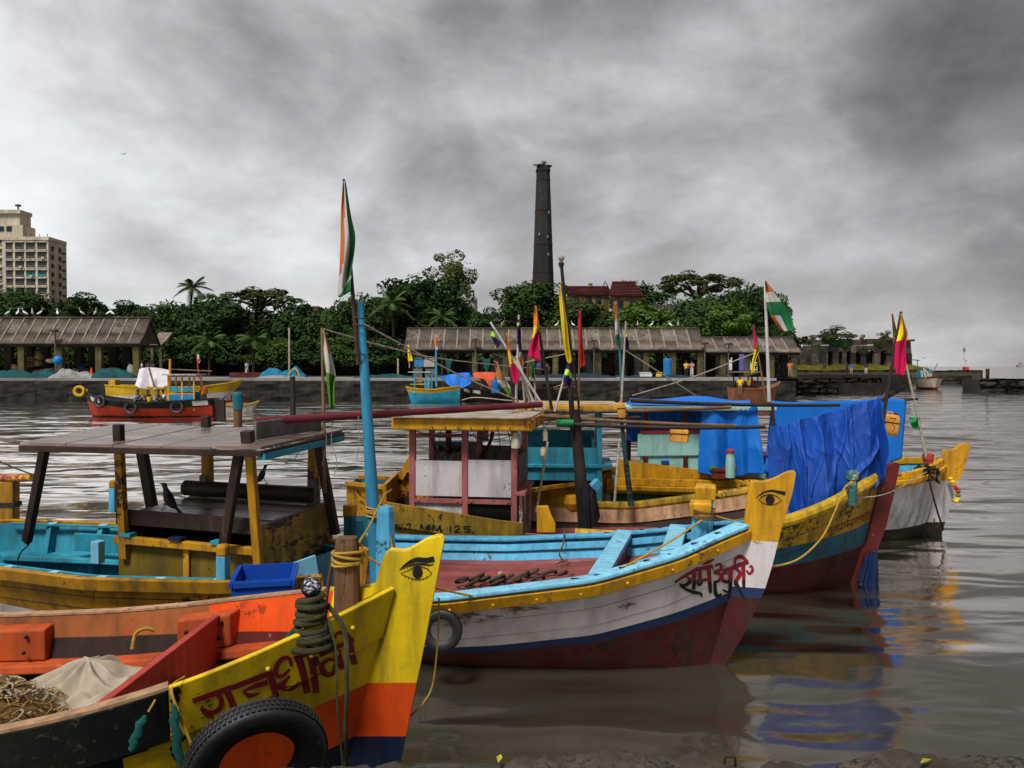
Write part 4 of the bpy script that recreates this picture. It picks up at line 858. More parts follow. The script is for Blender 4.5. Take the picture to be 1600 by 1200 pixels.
# ------------------------------------------------------------------ boat A: yellow and orange boat at the near left
def boat_a():
    T = thing('fishing_boat', 'nearest wooden boat, yellow bow with painted eye, orange inside, black side', 'boat', (-.74, 4.96, 0), 0, 'moored wooden fishing boats')
    h = Hull([(0, .05, 1.83, -.3, .62), (.3, .34, 1.73, -.3, .58), (.85, .75, 1.57, -.35, .5), (1.3, .94, 1.47, -.38, .42), (1.7, 1.03, 1.40, -.4, .38), (2.3, 1.10, 1.33, -.4, .36), (4, 1.14, 1.26, -.4, .36), (6.5, .9, 1.3, -.35, .4), (7.5, .7, 1.38, -.3, .45)], rake=.24, rl=.8, smooth=3)
    def mf(s, b, j):
        if s > 1.06+.10*j+.05*b: return 3
        return b
    hull = h.shell(T, [YEL, ORNG, NAVY, BLKH], [[(0, 1.24), (.4, 1.19), (.7, 1.12), (1.5, .95), (7.5, .85)], [(0, .91), (.35, .86), (.7, .80), (1.5, .66), (7.5, .6)]], mf, n=56)
    stem = stem_plate(T, [(.32, 2.13), (.20, 1.49), (.04, .71), (-.15, 0), (-.3, -.4), (-.55, -.4), (-.34, .6), (-.22, 1.2), (-.125, 1.78), (-.075, 1.96), (-.05, 2.03), (-.02, 2.06), (.06, 2.052), (.10, 2.06), (.15, 2.09), (.21, 2.125), (.276, 2.148), (.305, 2.145)],
                      (1.24, .905), [YEL, ORNG, NAVY], th=.10, bevel=.015)
    # wash strake standing proud of the planking at the bow, and the bare wooden rim
    ws = h.strake(T, 'wash_strake', YEL, [(-.01, .012), (.035, .012), (.026, -.30), (-.02, -.30)], -1, 0, 1.05, n=20, bevel=.008)
    h.strake(T, 'wash_strake', YEL, [(-.01, .012), (.035, .012), (.026, -.30), (-.02, -.30)], 1, 0, 1.05, n=20, bevel=.008)
    for sd in (-1, 1): h.strake(T, 'wash_strake', BLKH, [(-.01, .0), (.035, .0), (.026, -.30), (-.02, -.30)], sd, 1.052, 7.3, n=40, bevel=.008)
    for sd in (-1, 1):
        h.strake(T, 'gunwale_cap', BEIGE, [(-.055, .0), (-.055, .016), (.030, .016), (.030, .0)], sd, 1.05 if sd < 0 else .5, 7.4, n=40)
        h.strake(T, 'stringer', ORIN, [(-.05, -.30), (-.17, -.31), (-.17, -.37), (-.05, -.38)], sd, .75, 7.3, n=36, bevel=.012)
    def lm(s, j): return 0 if s < .45 else ((1 if s < 1.45 else 4) if j < 1 else (2 if s < 1.4 else 3))
    h.lining(T, None, .85, mats=[YEL, ORNG, MARD, DWOOD, ORBR], rows=3, mf=lm, s0=.02, n=60)
    h.deck(T, BEIGE, 1.06, .55, 1.40, [-.9, -.55, -.2, .15, .5, .9]); h.deck(T, DWOOD, .88, 1.40, 6.5, [-1.0, -.6, -.2, .2, .6, 1.0])
    # bow shelf, bulkhead
    MB().loft([[V((-s, -w, z)), V((-s, w, z)), V((-s, w, z-.03)), V((-s, -w, z-.03))] for s, w, z in ((.04, .02, 1.70), (.2, .17, 1.66), (.38, .30, 1.62))]).build('breasthook', YEL, T)
    s = 1.39; zz = [1.46, 1.3, 1.15, 1.0, .88]
    mb = MB(); pts = [h.Pz(s, z, -1, -.045) for z in zz]+[h.Pz(s, z, 1, -.2) for z in reversed(zz)]
    mb.plate([(p.y, p.z-(.05 if p.y > 0 else 0)) for p in pts], lambda y, z, d: V((-s+d, y, z)), .05)
    mb.build('bulkhead', REDB, T, bevel=.006)
    for s0, s1, z0 in ((1.22, 1.68, .0), (2.72, 3.6, .0)):
        mb = MB(); r = []
        for k in range(5):
            s = lerp(s0, s1, k/4); zt = h.sheer(s)-.05; b = h.Pz(s, zt, 1); n = h.N(s, 1)
            r.append([V((b.x, b.y, z))+n*o for o, z in ((-.05, zt), (-.17, zt-.015), (-.17, zt-.25), (-.05, zt-.25))])
        mb.loft(r); pad = mb.build('mooring_pad', ORIN, T, bevel=.015)
        for k, dz in ((.15, -.08), (.15, -.19), (.8, -.12)):
            s = lerp(s0, s1, k); p = h.Pz(s, h.sheer(s)+dz-.03, 1)+h.N(s, 1)*-.172
            MB().ball((p.x, p.y, p.z), .016, 8).build('bolt', IRON, pad, smooth=True)
    # near-side bolts
    for s, dz in ((.22, -.1), (.42, -.14), (.3, -.2), (.62, -.1)):
        p = h.Pz(s, h.sheer(s), -1); n = h.N(s, -1); MB().ball(p+n*.034+V((0, 0, dz)), .015, 8, sq=(1, 1, 1)).build('bolt', YEL, T, smooth=True)
    # timber mooring post in the bow
    mb = MB(); p0 = at(543, 985, 5.12)-T.location; p0.z = 1.3
    mb.loft([[p0+V((a*w, b*w*.9, z)) for a, b in ((-1, -.7), (-.7, -1), (.7, -1), (1, -.7), (1, .7), (.7, 1), (-.7, 1), (-1, .7))] for z, w in ((0, .085), (.35, .078), (.6, .072), (.76, .068), (.80, .06))])
    mp = mb.build('mooring_post', WOOD, T)
    # iron bollard with a painted ball on the near rail
    b0 = at(487, 1010, 4.60)-T.location
    mb = MB(); mb.lathe([(.052, -.10), (.048, .0), (.04, .25), (.032, .31)], 14, b0); bo = mb.build('bollard', MARD, T, smooth=True)
    MB().ball(b0+V((0, 0, .345)), .060, 16).build('ball_cap', mat('flaked_white_on_black', (.50, .52, .58), .4, var=.2, wear=.62, wcol=(.012, .012, .02), scale=14, grime=.1), bo, smooth=True)
    decal(T, 'painted_eye', [stem], EYE_A, [BLK])
    txt = zoomed(280, 1000, 4, [
        ([(85, 380), (330, 292)], (34, 34), 0), ([(238, 330), (262, 372), (255, 420), (215, 450), (160, 440), (130, 425)], (30, 34, 16), 0), ([(135, 420), (170, 455), (215, 485)], (22, 40, 14), 0), ([(295, 310), (325, 380), (345, 440)], (46, 40), 0),
        ([(330, 296), (585, 198)], (36, 36), 0), ([(395, 318), (480, 285), (550, 262)], (10, 34, 34), 0), ([(560, 205), (590, 290), (610, 380)], (46, 40), 0), ([(400, 320), (440, 345), (500, 330)], (20, 30, 14), 0),
        ([(700, 165), (690, 118), (650, 112), (608, 160), (605, 215), (645, 222), (690, 180)], (20, 34, 20), 0), ([(690, 222), (655, 262), (632, 290), (700, 300), (760, 262)], (16, 40, 20), 0), ([(715, 118), (835, 68)], (30, 30), 0), ([(745, 112), (775, 210), (800, 330)], (50, 44), 0), ([(815, 80), (838, 190), (856, 330)], (46, 40), 0),
        ([(875, 95), (1090, -8)], (28, 28), 0), ([(985, 130), (930, 120), (890, 165), (915, 212), (960, 205), (985, 150)], (14, 40, 20), 0), ([(985, 60), (1000, 130), (1025, 178)], (46, 40), 0), ([(1062, 5), (1080, 90), (1098, 150)], (44, 34), 0), ([(1075, 0), (1040, -45), (985, -42), (975, -10)], (22, 26, 10), 0)])
    decal(T, 'lettering', [hull, ws], txt, [MARL], lift=.0045)
    rr = random.Random(14); rag = []
    for i in range(16):
        y = 1066+i*7.5+rr.uniform(-4, 4); x1 = 276+rr.uniform(2, 20)*rr.random(); rag.append(([(270, y+6), ((270+x1)/2, y+3+rr.uniform(-2, 2)), (x1, y+rr.uniform(-4, 4))], (14, 12, rr.uniform(3, 9)), 0))
    for i in range(14): x = rr.uniform(292, 330); y = 1060+(330-x)*.42+rr.uniform(4, 90); rag.append(([(x, y), (x+rr.uniform(2, 9), y-rr.uniform(1, 4))], (rr.uniform(.8, 3), .6), 0))
    decal(T, 'black_overpaint', [hull, ws], rag, [BLKH], lift=.003)
    return T, h
TA, HA = boat_a()

def fittings_a():
    L = TA.location
    # green-black rope wound round the bollard, tail lines over the side
    b = at(486, 1013, 4.56); pts = []
    for k in range(150):
        t = k/149; a = t*2*math.pi*9.3; r = .072+.008*math.sin(t*31)+.055*max(0, 1-t*1.5)**1.5; pts.append(b+V((r*math.cos(a), r*math.sin(a), .0+.30*t+.012*math.sin(a*.7))))
    tag_ = rope_thing('thick olive rope wound round the ball-topped bollard on the yellow boat', pts, .0185, ROPEG, n=7, sm=1)
    rope_thing('dark olive rope draped from the bollard down the yellow bow to the tyre', [at(512, 945, 4.62), at(538, 985, 4.50), at(542, 1060, 4.42), at(540, 1140, 4.46), at(541, 1198, 4.55)], .015, ROPEG)
    rope_thing('thin dark cord hanging down the yellow bow beside the thick rope', [at(505, 955, 4.6), at(524, 1010, 4.48), at(527, 1100, 4.42), at(536, 1198, 4.5)], .007, ROPEG)
    rope_thing('slack olive loop at the foot of the wound bollard', [at(448, 1012, 4.62), at(470, 990, 4.56), at(478, 1005, 4.50), at(496, 1018, 4.50), at(507, 992, 4.52), at(508, 960, 4.56)], .012, ROPEG)
    rope_thing('pale teal frayed rope end lying over the rail by the bollard', [at(440, 1012, 4.75), at(455, 990, 4.72), at(470, 975, 4.70)], .018, TEALC)
    # yellow line round the timber post, up to the blue mast
    p = at(543, 868, 5.12); pts = []
    for k in range(60):
        a = k/59*2*math.pi*4; pts.append(p+V((.096*math.cos(a), .09*math.sin(a), .045-.10*k/59+.012*math.sin(a*1.3+1))))
    rope_thing('yellow rope wrapped round the brown timber post', pts, .010, ROPEY, sm=1)
    rope_thing('yellow rope running from the timber post up to the blue mast', [at(562, 846, 5.1), at(578, 820, 6.4), at(600, 775, 8.4), at(612, 765, 9.2)], .009, ROPEY, sm=8)
    rope_thing('yellow rope from the timber post past the painted stem', [at(562, 862, 5.15), at(590, 880, 5.2), at(618, 896, 5.25)], .009, ROPEY)
    rope_thing('frayed brown rope hanging inside the bow behind the post', [at(520, 872, 5.15), at(512, 920, 5.2), at(508, 960, 5.25)], .012, WOOD)
    rope_thing('long yellow line hanging from the painted stem to the water', [at(686, 935, 5.06), at(684, 1000, 5.02), at(676, 1070, 5.0), at(660, 1100, 4.98), at(642, 1118, 4.98)], .006, ROPEY)
    rope_thing('short yellow rope tied over the black rail', [at(288, 1058, 4.36), at(268, 1076, 4.10), at(282, 1120, 4.06), at(300, 1165, 4.06)], .008, ROPEY)
    rope_thing('thin yellow cord holding the green roll to the black rail', [at(244, 1080, 4.30), at(243, 1092, 4.09), at(232, 1112, 4.05)], .006, ROPEY)
    rope_thing('yellow hose loop standing out of the hold', [at(206, 1015, 5.35), at(212, 990, 5.4), at(228, 982, 5.42), at(241, 985, 5.45)], .012, ROPEY)
    for lab, a, b_ in (('short teal net roll hanging from the black side', at(226, 1118, 4.02), at(205, 1172, 4.02)), ('long teal net roll hanging beside the yellow panel', at(271, 1102, 4.02), at(281, 1196, 4.04))):
        d = (b_-a); n = 8; mb = MB(); mb.tube([d*(k/n)+V((.008*math.sin(k*2), 0, 0)) for k in range(n+1)], [.010, .020, .026, .022, .028, .023, .027, .024, .018], 9, flat=.6)
        o = mb.build('net_roll', TEALC, None, smooth=True); o.location = a; tag(o, lab, 'net roll')
    # big tyre fender
    tyre('big black truck tyre hanging on the yellow and orange bow', at(402, 1188, 4.0), (.44, -.86, -.34), .345, .085, n=56)
    # canvas heap and nets in the hold
    c = V((-2.50, 4.66, 1.10))
    def cloth(u, v):
        x = lerp(-.47, .37, u); y = lerp(-.42, .52, v); q1, q2 = noise.noise(V((x*3, y*3, 1))), noise.noise(V((x*2.4, y*2.6, 6)))
        def bl(ax, fx, fy, z):      # rounded folds with sharp valleys, drawn out along one direction
            p_, q_ = x*math.cos(ax)+y*math.sin(ax), -x*math.sin(ax)+y*math.cos(ax); return min(.5, abs(noise.noise(V((p_*fx+q1*.8, q_*fy+q2*.5, z)))))
        hgt = .05
        for ax_, ay_, H_, R_, n_, ph in ((-.14, .30, .21, .62, 9, .4), (.20, .06, .13, .50, 7, 2.1), (-.20, -.16, .07, .40, 6, 4.0)):   # gathered points with pleats running down from them
            dx, dy = x-ax_, y-ay_; r_ = math.hypot(dx, dy)/R_; th = math.atan2(dy, dx)
            if r_ < 1:
                k_ = n_*th/(2*math.pi)+ph+.5*q1+.35*r_*math.sin(3*th+ph); t_ = abs((k_ % 1)-.5)*2; t_ = t_*t_*(3-2*t_)
                hgt = max(hgt, .05+H_*(1-r_)**1.25)+.060*(t_-.4)*min(1, r_*5)*(1-r_)**.6
        hgt += .035*bl(.7, 3.4, 1.1, 2)
        ed = min(u, 1-u, v, 1-v); return V((x+.05*q1, y+.06*q2, hgt*min(1, ed*14+.12)))
    mb = MB(); mb.grid(cloth, 130, 150); o = mb.build('canvas_sheet', CANV, None, smooth=True, ang=3); o.location = c; tag(o, 'crumpled grey beige canvas heaped in the hold of the orange boat', 'canvas')
    T = thing('fishing_net', 'brown and straw fishing net piled in the hold at the left edge', 'net', (-2.93, 4.36, 1.08))
    MB().grid(lambda u, v: V((lerp(-.55, .42, u), lerp(-.45, .45, v), .36*math.sin(math.pi*min(1, max(0, u)))**.6*math.sin(math.pi*v)**.6*(1+.25*noise.noise(V((u*9, v*9, 0)))))), 40, 40).build('net_heap', NETB, T, smooth=True, ang=3)
    st = MB(); st2 = MB(); rr = random.Random(5)
    for k in range(330):
        u, v = rr.uniform(.05, .97), rr.uniform(.05, .95); z = .36*math.sin(math.pi*u)**.6*math.sin(math.pi*v)**.6
        p = V((lerp(-.55, .42, u), lerp(-.45, .45, v), z)); a = rr.uniform(0, 6.3); R = rr.uniform(.02, .075); pts = []
        for j in range(9): b2 = a+j*.6; pts.append(p+V((R*math.cos(b2), R*math.sin(b2), .012+.012*math.sin(j*1.3+k))))
        (st if k % 4 else st2).tube(pts, rr.uniform(.002, .004) if k % 4 else .006, 4)
    o = st.build('net_strand', mat('straw_twine', (.42, .27, .08), .9, var=.5, scale=20, grime=.2), T); o['kind'] = 'stuff'
    o = st2.build('head_rope', ROPEW, T); o['kind'] = 'stuff'
fittings_a()

# ------------------------------------------------------------------ boat B: white hull with blue interior
def boat_b():
    A0 = math.radians(-15)
    T = thing('fishing_boat', 'white and maroon wooden boat with pale blue inside and red deck', 'boat', (2.53, 8.5, 0), A0, 'moored wooden fishing boats')
    h = Hull([(0, .062, 1.50, -.4, .30), (.3, .38, 1.42, -.4, .56), (.7, .74, 1.28, -.42, .57), (1.5, 1.14, 1.08, -.42, .54), (3.0, 1.45, .87, -.45, .5), (4.5, 1.38, .82, -.42, .5), (5.3, 1.1, .88, -.4, .5)], rake=.25, rl=.8, smooth=2)
    hull = h.shell(T, [WHTB, BOOTT, MARN], [[(0, .80), (.7, .66), (1.5, .47), (2.5, .32), (3.5, .24), (5.5, .26)], [(0, .69), (.7, .56), (1.5, .38), (2.5, .24), (3.5, .16), (5.5, .18)]], n=50)
    ca, sa = math.cos(A0), math.sin(A0)
    def cp(px, py):      # point of the boat's centre plane seen there
        d = ray(px, py); n = V((-sa, ca, 0)); k = V((2.53, 8.5, -CAMZ)).dot(n)/d.dot(n); p = d*k-V((2.53, 8.5, 0)); return (p.x*ca+p.y*sa, CAMZ+p.z)
    ol = [cp(*q) for q in ((1243, 738), (1237, 771), (1221, 823), (1206, 882), (1195, 917), (1180, 950), (1162, 988), (1140, 1025))]+[(-.45, -.35), (-.75, -.35), (-.46, .1), (-.26, .7)]+[cp(*q) for q in ((1162, 817), (1167, 778), (1171, 757), (1173, 752), (1182, 752.5), (1190, 752.5), (1198, 751), (1211, 746.6), (1220, 742), (1228, 738), (1236, 736), (1241, 736))]
    stem = stem_plate(T, ol, (cp(1213, 845)[1], cp(1195, 917)[1], cp(1190, 932)[1]), [GOLD, WHTB, BOOTT, MARN], th=.13, bevel=.015)
    for sd in (-1, 1):
        h.strake(T, 'rub_rail', GOLD, [(.0, -.02), (.05, -.03), (.055, -.15), (.0, -.16)], sd, 0, None, n=40, bevel=.008)
        h.strake(T, 'gunwale', LBLU if sd > 0 else SKYB, [(-.14, .0), (-.14, .045), (.045, .045), (.045, .0)], sd, .03, None, n=44, bevel=.012)
        h.strake(T, 'inner_rail', LBLU, [(-.05, -.03), (-.10, -.04), (-.10, -.12), (-.05, -.13)], sd, .3, 5.3, n=36, bevel=.01)
        for k in range(11):
            s = .35+k*.42; p = h.Pz(s, h.sheer(s), sd); n = h.N(s, sd)
            if sd < 0: MB().ball(p+n*.05+V((0, 0, -.09)), .018, 8).build('bolt', GOLD, T, smooth=True)
        for k in range(7):
            s = .28+k*.23; p = h.Pz(s, h.sheer(s), sd); n = h.N(s, sd); t = V((n.y, -n.x, 0))*(1 if sd > 0 else -1)
            mb = MB(); mb.beam(p-n*.05-t*.045+V((0, 0, .0475)), p-n*.05+t*.045+V((0, 0, .0475)), .035, .006); mb.build('oar_slot', NAVY, T)
    for dz in (-.30, -.50): h.strake(T, 'plank_seam', mat('grey_seam', (.30, .27, .26), .7), [(.0, .006), (.003, .006), (.003, 0), (.0, 0)], -1, .08, 5.2, n=40, dz=dz)
    h.lining(T, LBLU, .58, s0=.02, n=44)
    h.deck(T, DECK, lambda s: h.sheer(s)-.235, .45, 5.25, [-1.4, -.95, -.5, -.05, .42, .9, 1.4], gap=.018)
    MB().box((-2.85, .35, .643), (.055, .62, .012), Matrix.Rotation(.3, 3, 'Z')).build('batten', mat('pale_batten', (.5, .42, .38), .7, wear=.3), T)
    # cross beams
    for s, m1, m2 in ((1.45, SKYB, DECK), (.78, SKYB, SKYB)):
        w = h.val(s)[0]-.04
        mb = MB(); mb.box((-s, 0, h.sheer(s)+.035), (.20, 2*w, .07)); tb = mb.build('thwart', m1, T, bevel=.01)
        if m2 is DECK: MB().box((-s+.03, 0, h.sheer(s)-.15), (.05, 2*w-.3, .30)).build('thwart_board', m2, tb)
        else: MB().box((-s, 0, h.sheer(s)-.06), (.16, 2*w-.14, .10)).build('thwart_board', m2, tb)
    # two capped mooring posts
    Mi = wm(T).inverted()
    for qx, qy, zt in ((-.50, -.12, 1.76), (-.46, .27, 1.88)):
        q = V((qx, qy, 0)); p = q+V((-.03, 0, 0)); mb = MB()
        mb.loft([[V((lerp(p.x, q.x, t)+a*w, lerp(p.y, q.y, t)+b*w, z)) for a, b in ((-1, -.75), (-.75, -1), (.75, -1), (1, -.75), (1, .75), (.75, 1), (-.75, 1), (-1, .75))] for z, w, t in ((.98, .09, 0), (1.25, .095, .5), (zt-.16, .085, 1))])
        po = mb.build('mooring_post', LBLU, T)
        MB().loft([[V((q.x+a*w, q.y+b*w, z)) for a, b in ((-1, -1), (1, -1), (1, 1), (-1, 1))] for z, w in ((zt-.16, .105), (zt-.02, .115), (zt, .10))]).build('post_cap', GOLD, po, bevel=.012)
    # stern bitts, side fin and mast
    p = Mi @ at(547, 850, 9.85); MB().box((p.x, p.y, 1.05), (.12, .12, .62)).build('stern_post', TURQ, T, bevel=.01)
    MB().box((p.x, p.y, 1.42), (.135, .135, .14)).build('post_cap', GOLD, T, bevel=.015)
    p2 = [(0, 0), (0, .42), (.10, .42), (.13, .25), (.22, .16), (.42, .12), (.42, 0)]
    MB().plate(p2, lambda x, z, d: V((p.x+.06+x, p.y+d, .88+z)), .05).build('stern_knee', TURQ, T)
    q = Mi @ at(530, 885, 9.1); MB().plate([(-.30, -.18), (.22, .0), (.22, .40), (-.30, .22)], lambda x, z, d: V((q.x+x, q.y+d, q.z-.12+z)), .03).build('stern_board', SKYB, T)
    b = Mi @ at(592, 1000, 8.95); b.z = .55; t = Mi @ at(563, 472, 8.95); mid = lerp(b, t, .45)
    MB().tube([b, lerp(b, t, .25), mid, lerp(b, t, .75), t], [.085, .075, .066, .054, .032], 14).build('mast', mat('mast_blue_paint', (.035, .27, .46), .4, var=.15, wear=.10, wcol=(.03, .08, .1), grime=.3), T, smooth=True)
    c = Mi @ at(603, 960, 8.8); c.z = .55
    MB().lathe([(.12, 0), (.115, .6), (.10, 1.05), (.085, 1.10)], 8, c).build('mast_partner', LBLU, T)
    decal(T, 'painted_eye', [stem], EYE_B, [BLK])
    tx = [([(158, 968), (240, 915), (330, 868)], (12, 24), 0), ([(238, 925), (268, 950), (240, 985), (195, 985)], (10, 24, 14), 0), ([(192, 985), (240, 1018), (300, 1040), (345, 1050), (350, 1075)], (14, 22, 8), 0), ([(295, 890), (296, 960), (292, 1020)], (26, 22), 0),
          ([(318, 876), (432, 850)], (24, 24), 0), ([(336, 880), (338, 915), (338, 950)], (22, 22), 0), ([(340, 945), (322, 960), (330, 985), (350, 972), (340, 948)], (10, 16, 10), 0), ([(338, 955), (375, 950), (408, 945)], (16, 20, 16), 0), ([(402, 862), (408, 960), (414, 1045)], (26, 20), 0), ([(358, 838), (400, 822), (442, 800)], (10, 22, 8), 0),
          ([(446, 846), (488, 838), (484, 878), (446, 896), (490, 915), (470, 958), (436, 965)], (14, 20, 14), 0), ([(446, 968), (448, 1030), (462, 1066), (494, 1050)], (18, 26, 12), 0),
          ([(500, 886), (590, 862)], (24, 24), 0), ([(548, 905), (505, 905), (500, 950), (540, 962), (556, 920)], (12, 24, 14), 0), ([(560, 872), (556, 980), (550, 1075)], (28, 18), 0), ([(500, 1020), (530, 1035), (548, 1030)], (8, 14, 6), 0),
          ([(570, 862), (690, 818)], (26, 26), 0), ([(600, 868), (628, 905), (600, 958), (596, 975)], (16, 26, 20), 0), ([(596, 970), (630, 1030), (664, 1095)], (30, 6), 0), ([(650, 830), (655, 920), (656, 1010)], (28, 18), 0), ([(588, 838), (596, 798), (630, 782), (664, 800), (680, 832)], (10, 26, 14), 0),
          ([(676, 880), (694, 905), (718, 885), (712, 850), (694, 858)], (10, 18, 6), 0)]
    decal(T, 'lettering', [hull, stem], zoomed(1020, 700, 4.615, [(a, tuple(w*1.15+1 for w in (b if isinstance(b, tuple) else (b,)*2)), c) for a, b, c in tx]), [REDL, BLK], lift=.0055, mf=lambda y: 0 if y < 700+955/4.615 else 1)
    return T, h
TB, HB = boat_b()
def fittings_b():
    Mb = wm(TB)
    rope_thing('yellow rope strung along the blue rail from the capped post to the yellow stem', [at(1098, 812, 8.35), at(1040, 850, 8.05), at(960, 893, 7.90), at(900, 914, 7.92), at(820, 932, 7.95), at(760, 934, 7.90), at(690, 921, 7.5), at(640, 905, 6.6)], .011, ROPEY, sm=8)
    p = at(1100, 802, 8.45); pts = []
    for k in range(60): a = k/59*2*math.pi*4; pts.append(p+V((.115*math.cos(a), .115*math.sin(a), .04-.08*k/59+.012*math.sin(a*.7))))
    rope_thing('brown rope lashed under the cap of the front blue post', pts, .013, mat('brown_rope', (.20, .11, .04), .8, var=.4, scale=30, bump=.6), sm=1)
    rope_thing('yellow line from the rear blue post to the painted stem', [at(1118, 806, 8.8), at(1145, 813, 8.7), at(1165, 810, 8.6)], .008, ROPEY)
    rope_thing('thin brown cord tied over the far blue rail', [at(882, 826, 10.25), at(880, 850, 10.0), at(874, 866, 9.95), at(882, 878, 9.9)], .010, WOOD)
    rope_thing('brown cord end curled on the red deck', [at(868, 882, 9.7), at(880, 876, 9.75), at(890, 880, 9.7), at(876, 884, 9.65)], .008, WOOD)
    # yellow lashing where the mast meets its partner
    p = at(588, 798, 8.95); pts = []
    for k in range(70): a = k/69*2*math.pi*5; pts.append(p+V((.13*math.cos(a)+.02, .11*math.sin(a), .04-.08*k/69+.02*math.sin(a*.6))))
    rope_thing('yellow lashing round the light blue mast', pts, .010, ROPEY, sm=1)
    rope_thing('yellow line hanging from the mast lashing', [at(606, 802, 8.8), at(612, 850, 8.7), at(620, 888, 8.6)], .009, ROPEY)
    # coiled ropes on deck
    for lab, px, py, Y, n in (('fat coil of grey rope on the red deck', 770, 918, 8.3, 9), ('smaller coil of grey rope further along the red deck', 855, 912, 8.35, 6)):
        T = thing('rope_coil', lab, 'rope coil', gz(px, py, .645)); rr = random.Random(n); m = mat('grey_rope', (.085, .07, .055), .85, var=.4, scale=30, bump=.9)
        for k in range(n):
            a0 = rr.uniform(0, 6); R = rr.uniform(.07, .11); cx = lerp(-.30, .30, k/(n-1))+rr.uniform(-.08, .08); tilt = rr.uniform(.5, 1.2); pts = []
            for j in range(21): a = a0+j*.45; pts.append(V((cx+R*math.cos(a)*.8, rr.uniform(-.01, .01)+R*math.sin(a)*1.2+.12*math.sin(k*2.3), max(.02, .05+R*.45+R*.55*math.cos(a+tilt)))))
            MB().tube(pts, .019, 8).build('turn', m, T, smooth=True)
    T = thing('rope_knot', 'small tangle of yellow rope on the near blue rail', 'rope', at(797, 930, 7.93)); rr = random.Random(3)
    MB().tube(cat_rom([V((rr.uniform(-.09, .09), rr.uniform(-.05, .05), rr.uniform(-.01, .06))) for _ in range(14)], 5), .010, 6).build('knot', ROPEY, T, smooth=True)
    tyre('small black tyre hanging at the left end of the white hull', at(690, 985, 7.78), (-.05, -1, .12), .20, .05, n=32)
    # Indian flag on a brown staff lashed to the blue mast
    flag('tall flagstaff lashed to the blue mast with a ragged orange, white and green flag', at(560, 570, 8.88), at(537, 280, 8.88), .026, .014, mat('staff_brown', (.06, .03, .02), .6, var=.3),
         [[(536, 283), (540, 283)], [(533, 330), (548, 335)], [(532, 380), (555, 368)], [(530, 425), (553, 398)], [(528, 460), (549, 425)], [(532, 465), (548, 455)]], 8.8, lambda u, v: 0 if u+v*.3 < .42 and v < .62 else (2 if (u > .62 and v < .85) or v > .86 else 1), TRI, fold=.05)
    for k, (py) in enumerate((497, 508, 553)):
        p = at(561, py, 8.92); pts = [p+V((.07*math.cos(a*.5), .07*math.sin(a*.5), .01*math.sin(a))) for a in range(14)]
        rope_thing(('top', 'middle', 'lowest')[k]+' cord binding the flagstaff to the blue mast', pts, .008, ROPEG, sm=1)

def flag(label, base, top, r0, r1, pm, rows, Y, mf, mats, fold=.05, nu=10, group=None, seed=0):
    """flagstaff with a hanging cloth; rows give the cloth's left and right edge from top to bottom"""
    base, top = V(base), V(top); T = thing('flagstaff', label, 'flag', base, group=group)
    MB().tube([V((0, 0, 0)), (top-base)*.5, top-base], [r0, (r0+r1)/2, r1], 8).build('staff', pm, T, smooth=True)
    if rows:
        Lf = cat_rom([r[0] for r in rows], 6); Rt = cat_rom([r[1] for r in rows], 6); nv = len(Lf)-1
        Yf = Y if callable(Y) else (lambda u, v: Y)
        def fn(u, v):
            i = min(nv, int(round(v*nv))); a, b = Lf[i], Rt[i]; f = fold*math.sin(u*7+v*4+seed)*min(1, u*3+.1)+fold*.4*math.sin(v*9+u*3+seed)
            return at(lerp(a.x, b.x, u), lerp(a.y, b.y, u), Yf(u, v)+f)
        MB().grid(fn, nu, nv, mf=mf).build('flag_cloth', mats, T, smooth=True, world=True, solid=.004, ang=3)
    return T
FS = lambda n, c: mat(n, c, .8, var=.18, grime=.25, bump=.1, scale=4)
SAFF, FWHT, FGRN = FS('saffron_cloth', (.52, .13, .03)), FS('white_cloth', (.52, .50, .48)), FS('green_cloth', (.012, .14, .05))
TRI = [SAFF, FWHT, FGRN]
FYEL, FRED, FPNK, FPUR, FLIM, FORG, FLGR = FS('yellow_cloth', (.78, .56, .01)), FS('red_cloth', (.42, .03, .02)), FS('pink_cloth', (.56, .008, .085)), FS('purple_cloth', (.04, .016, .09)), FS('lime_cloth', (.38, .72, .08)), FS('orange_cloth', (.70, .20, .02)), FS('leaf_green_cloth', (.09, .24, .02))
fittings_b()

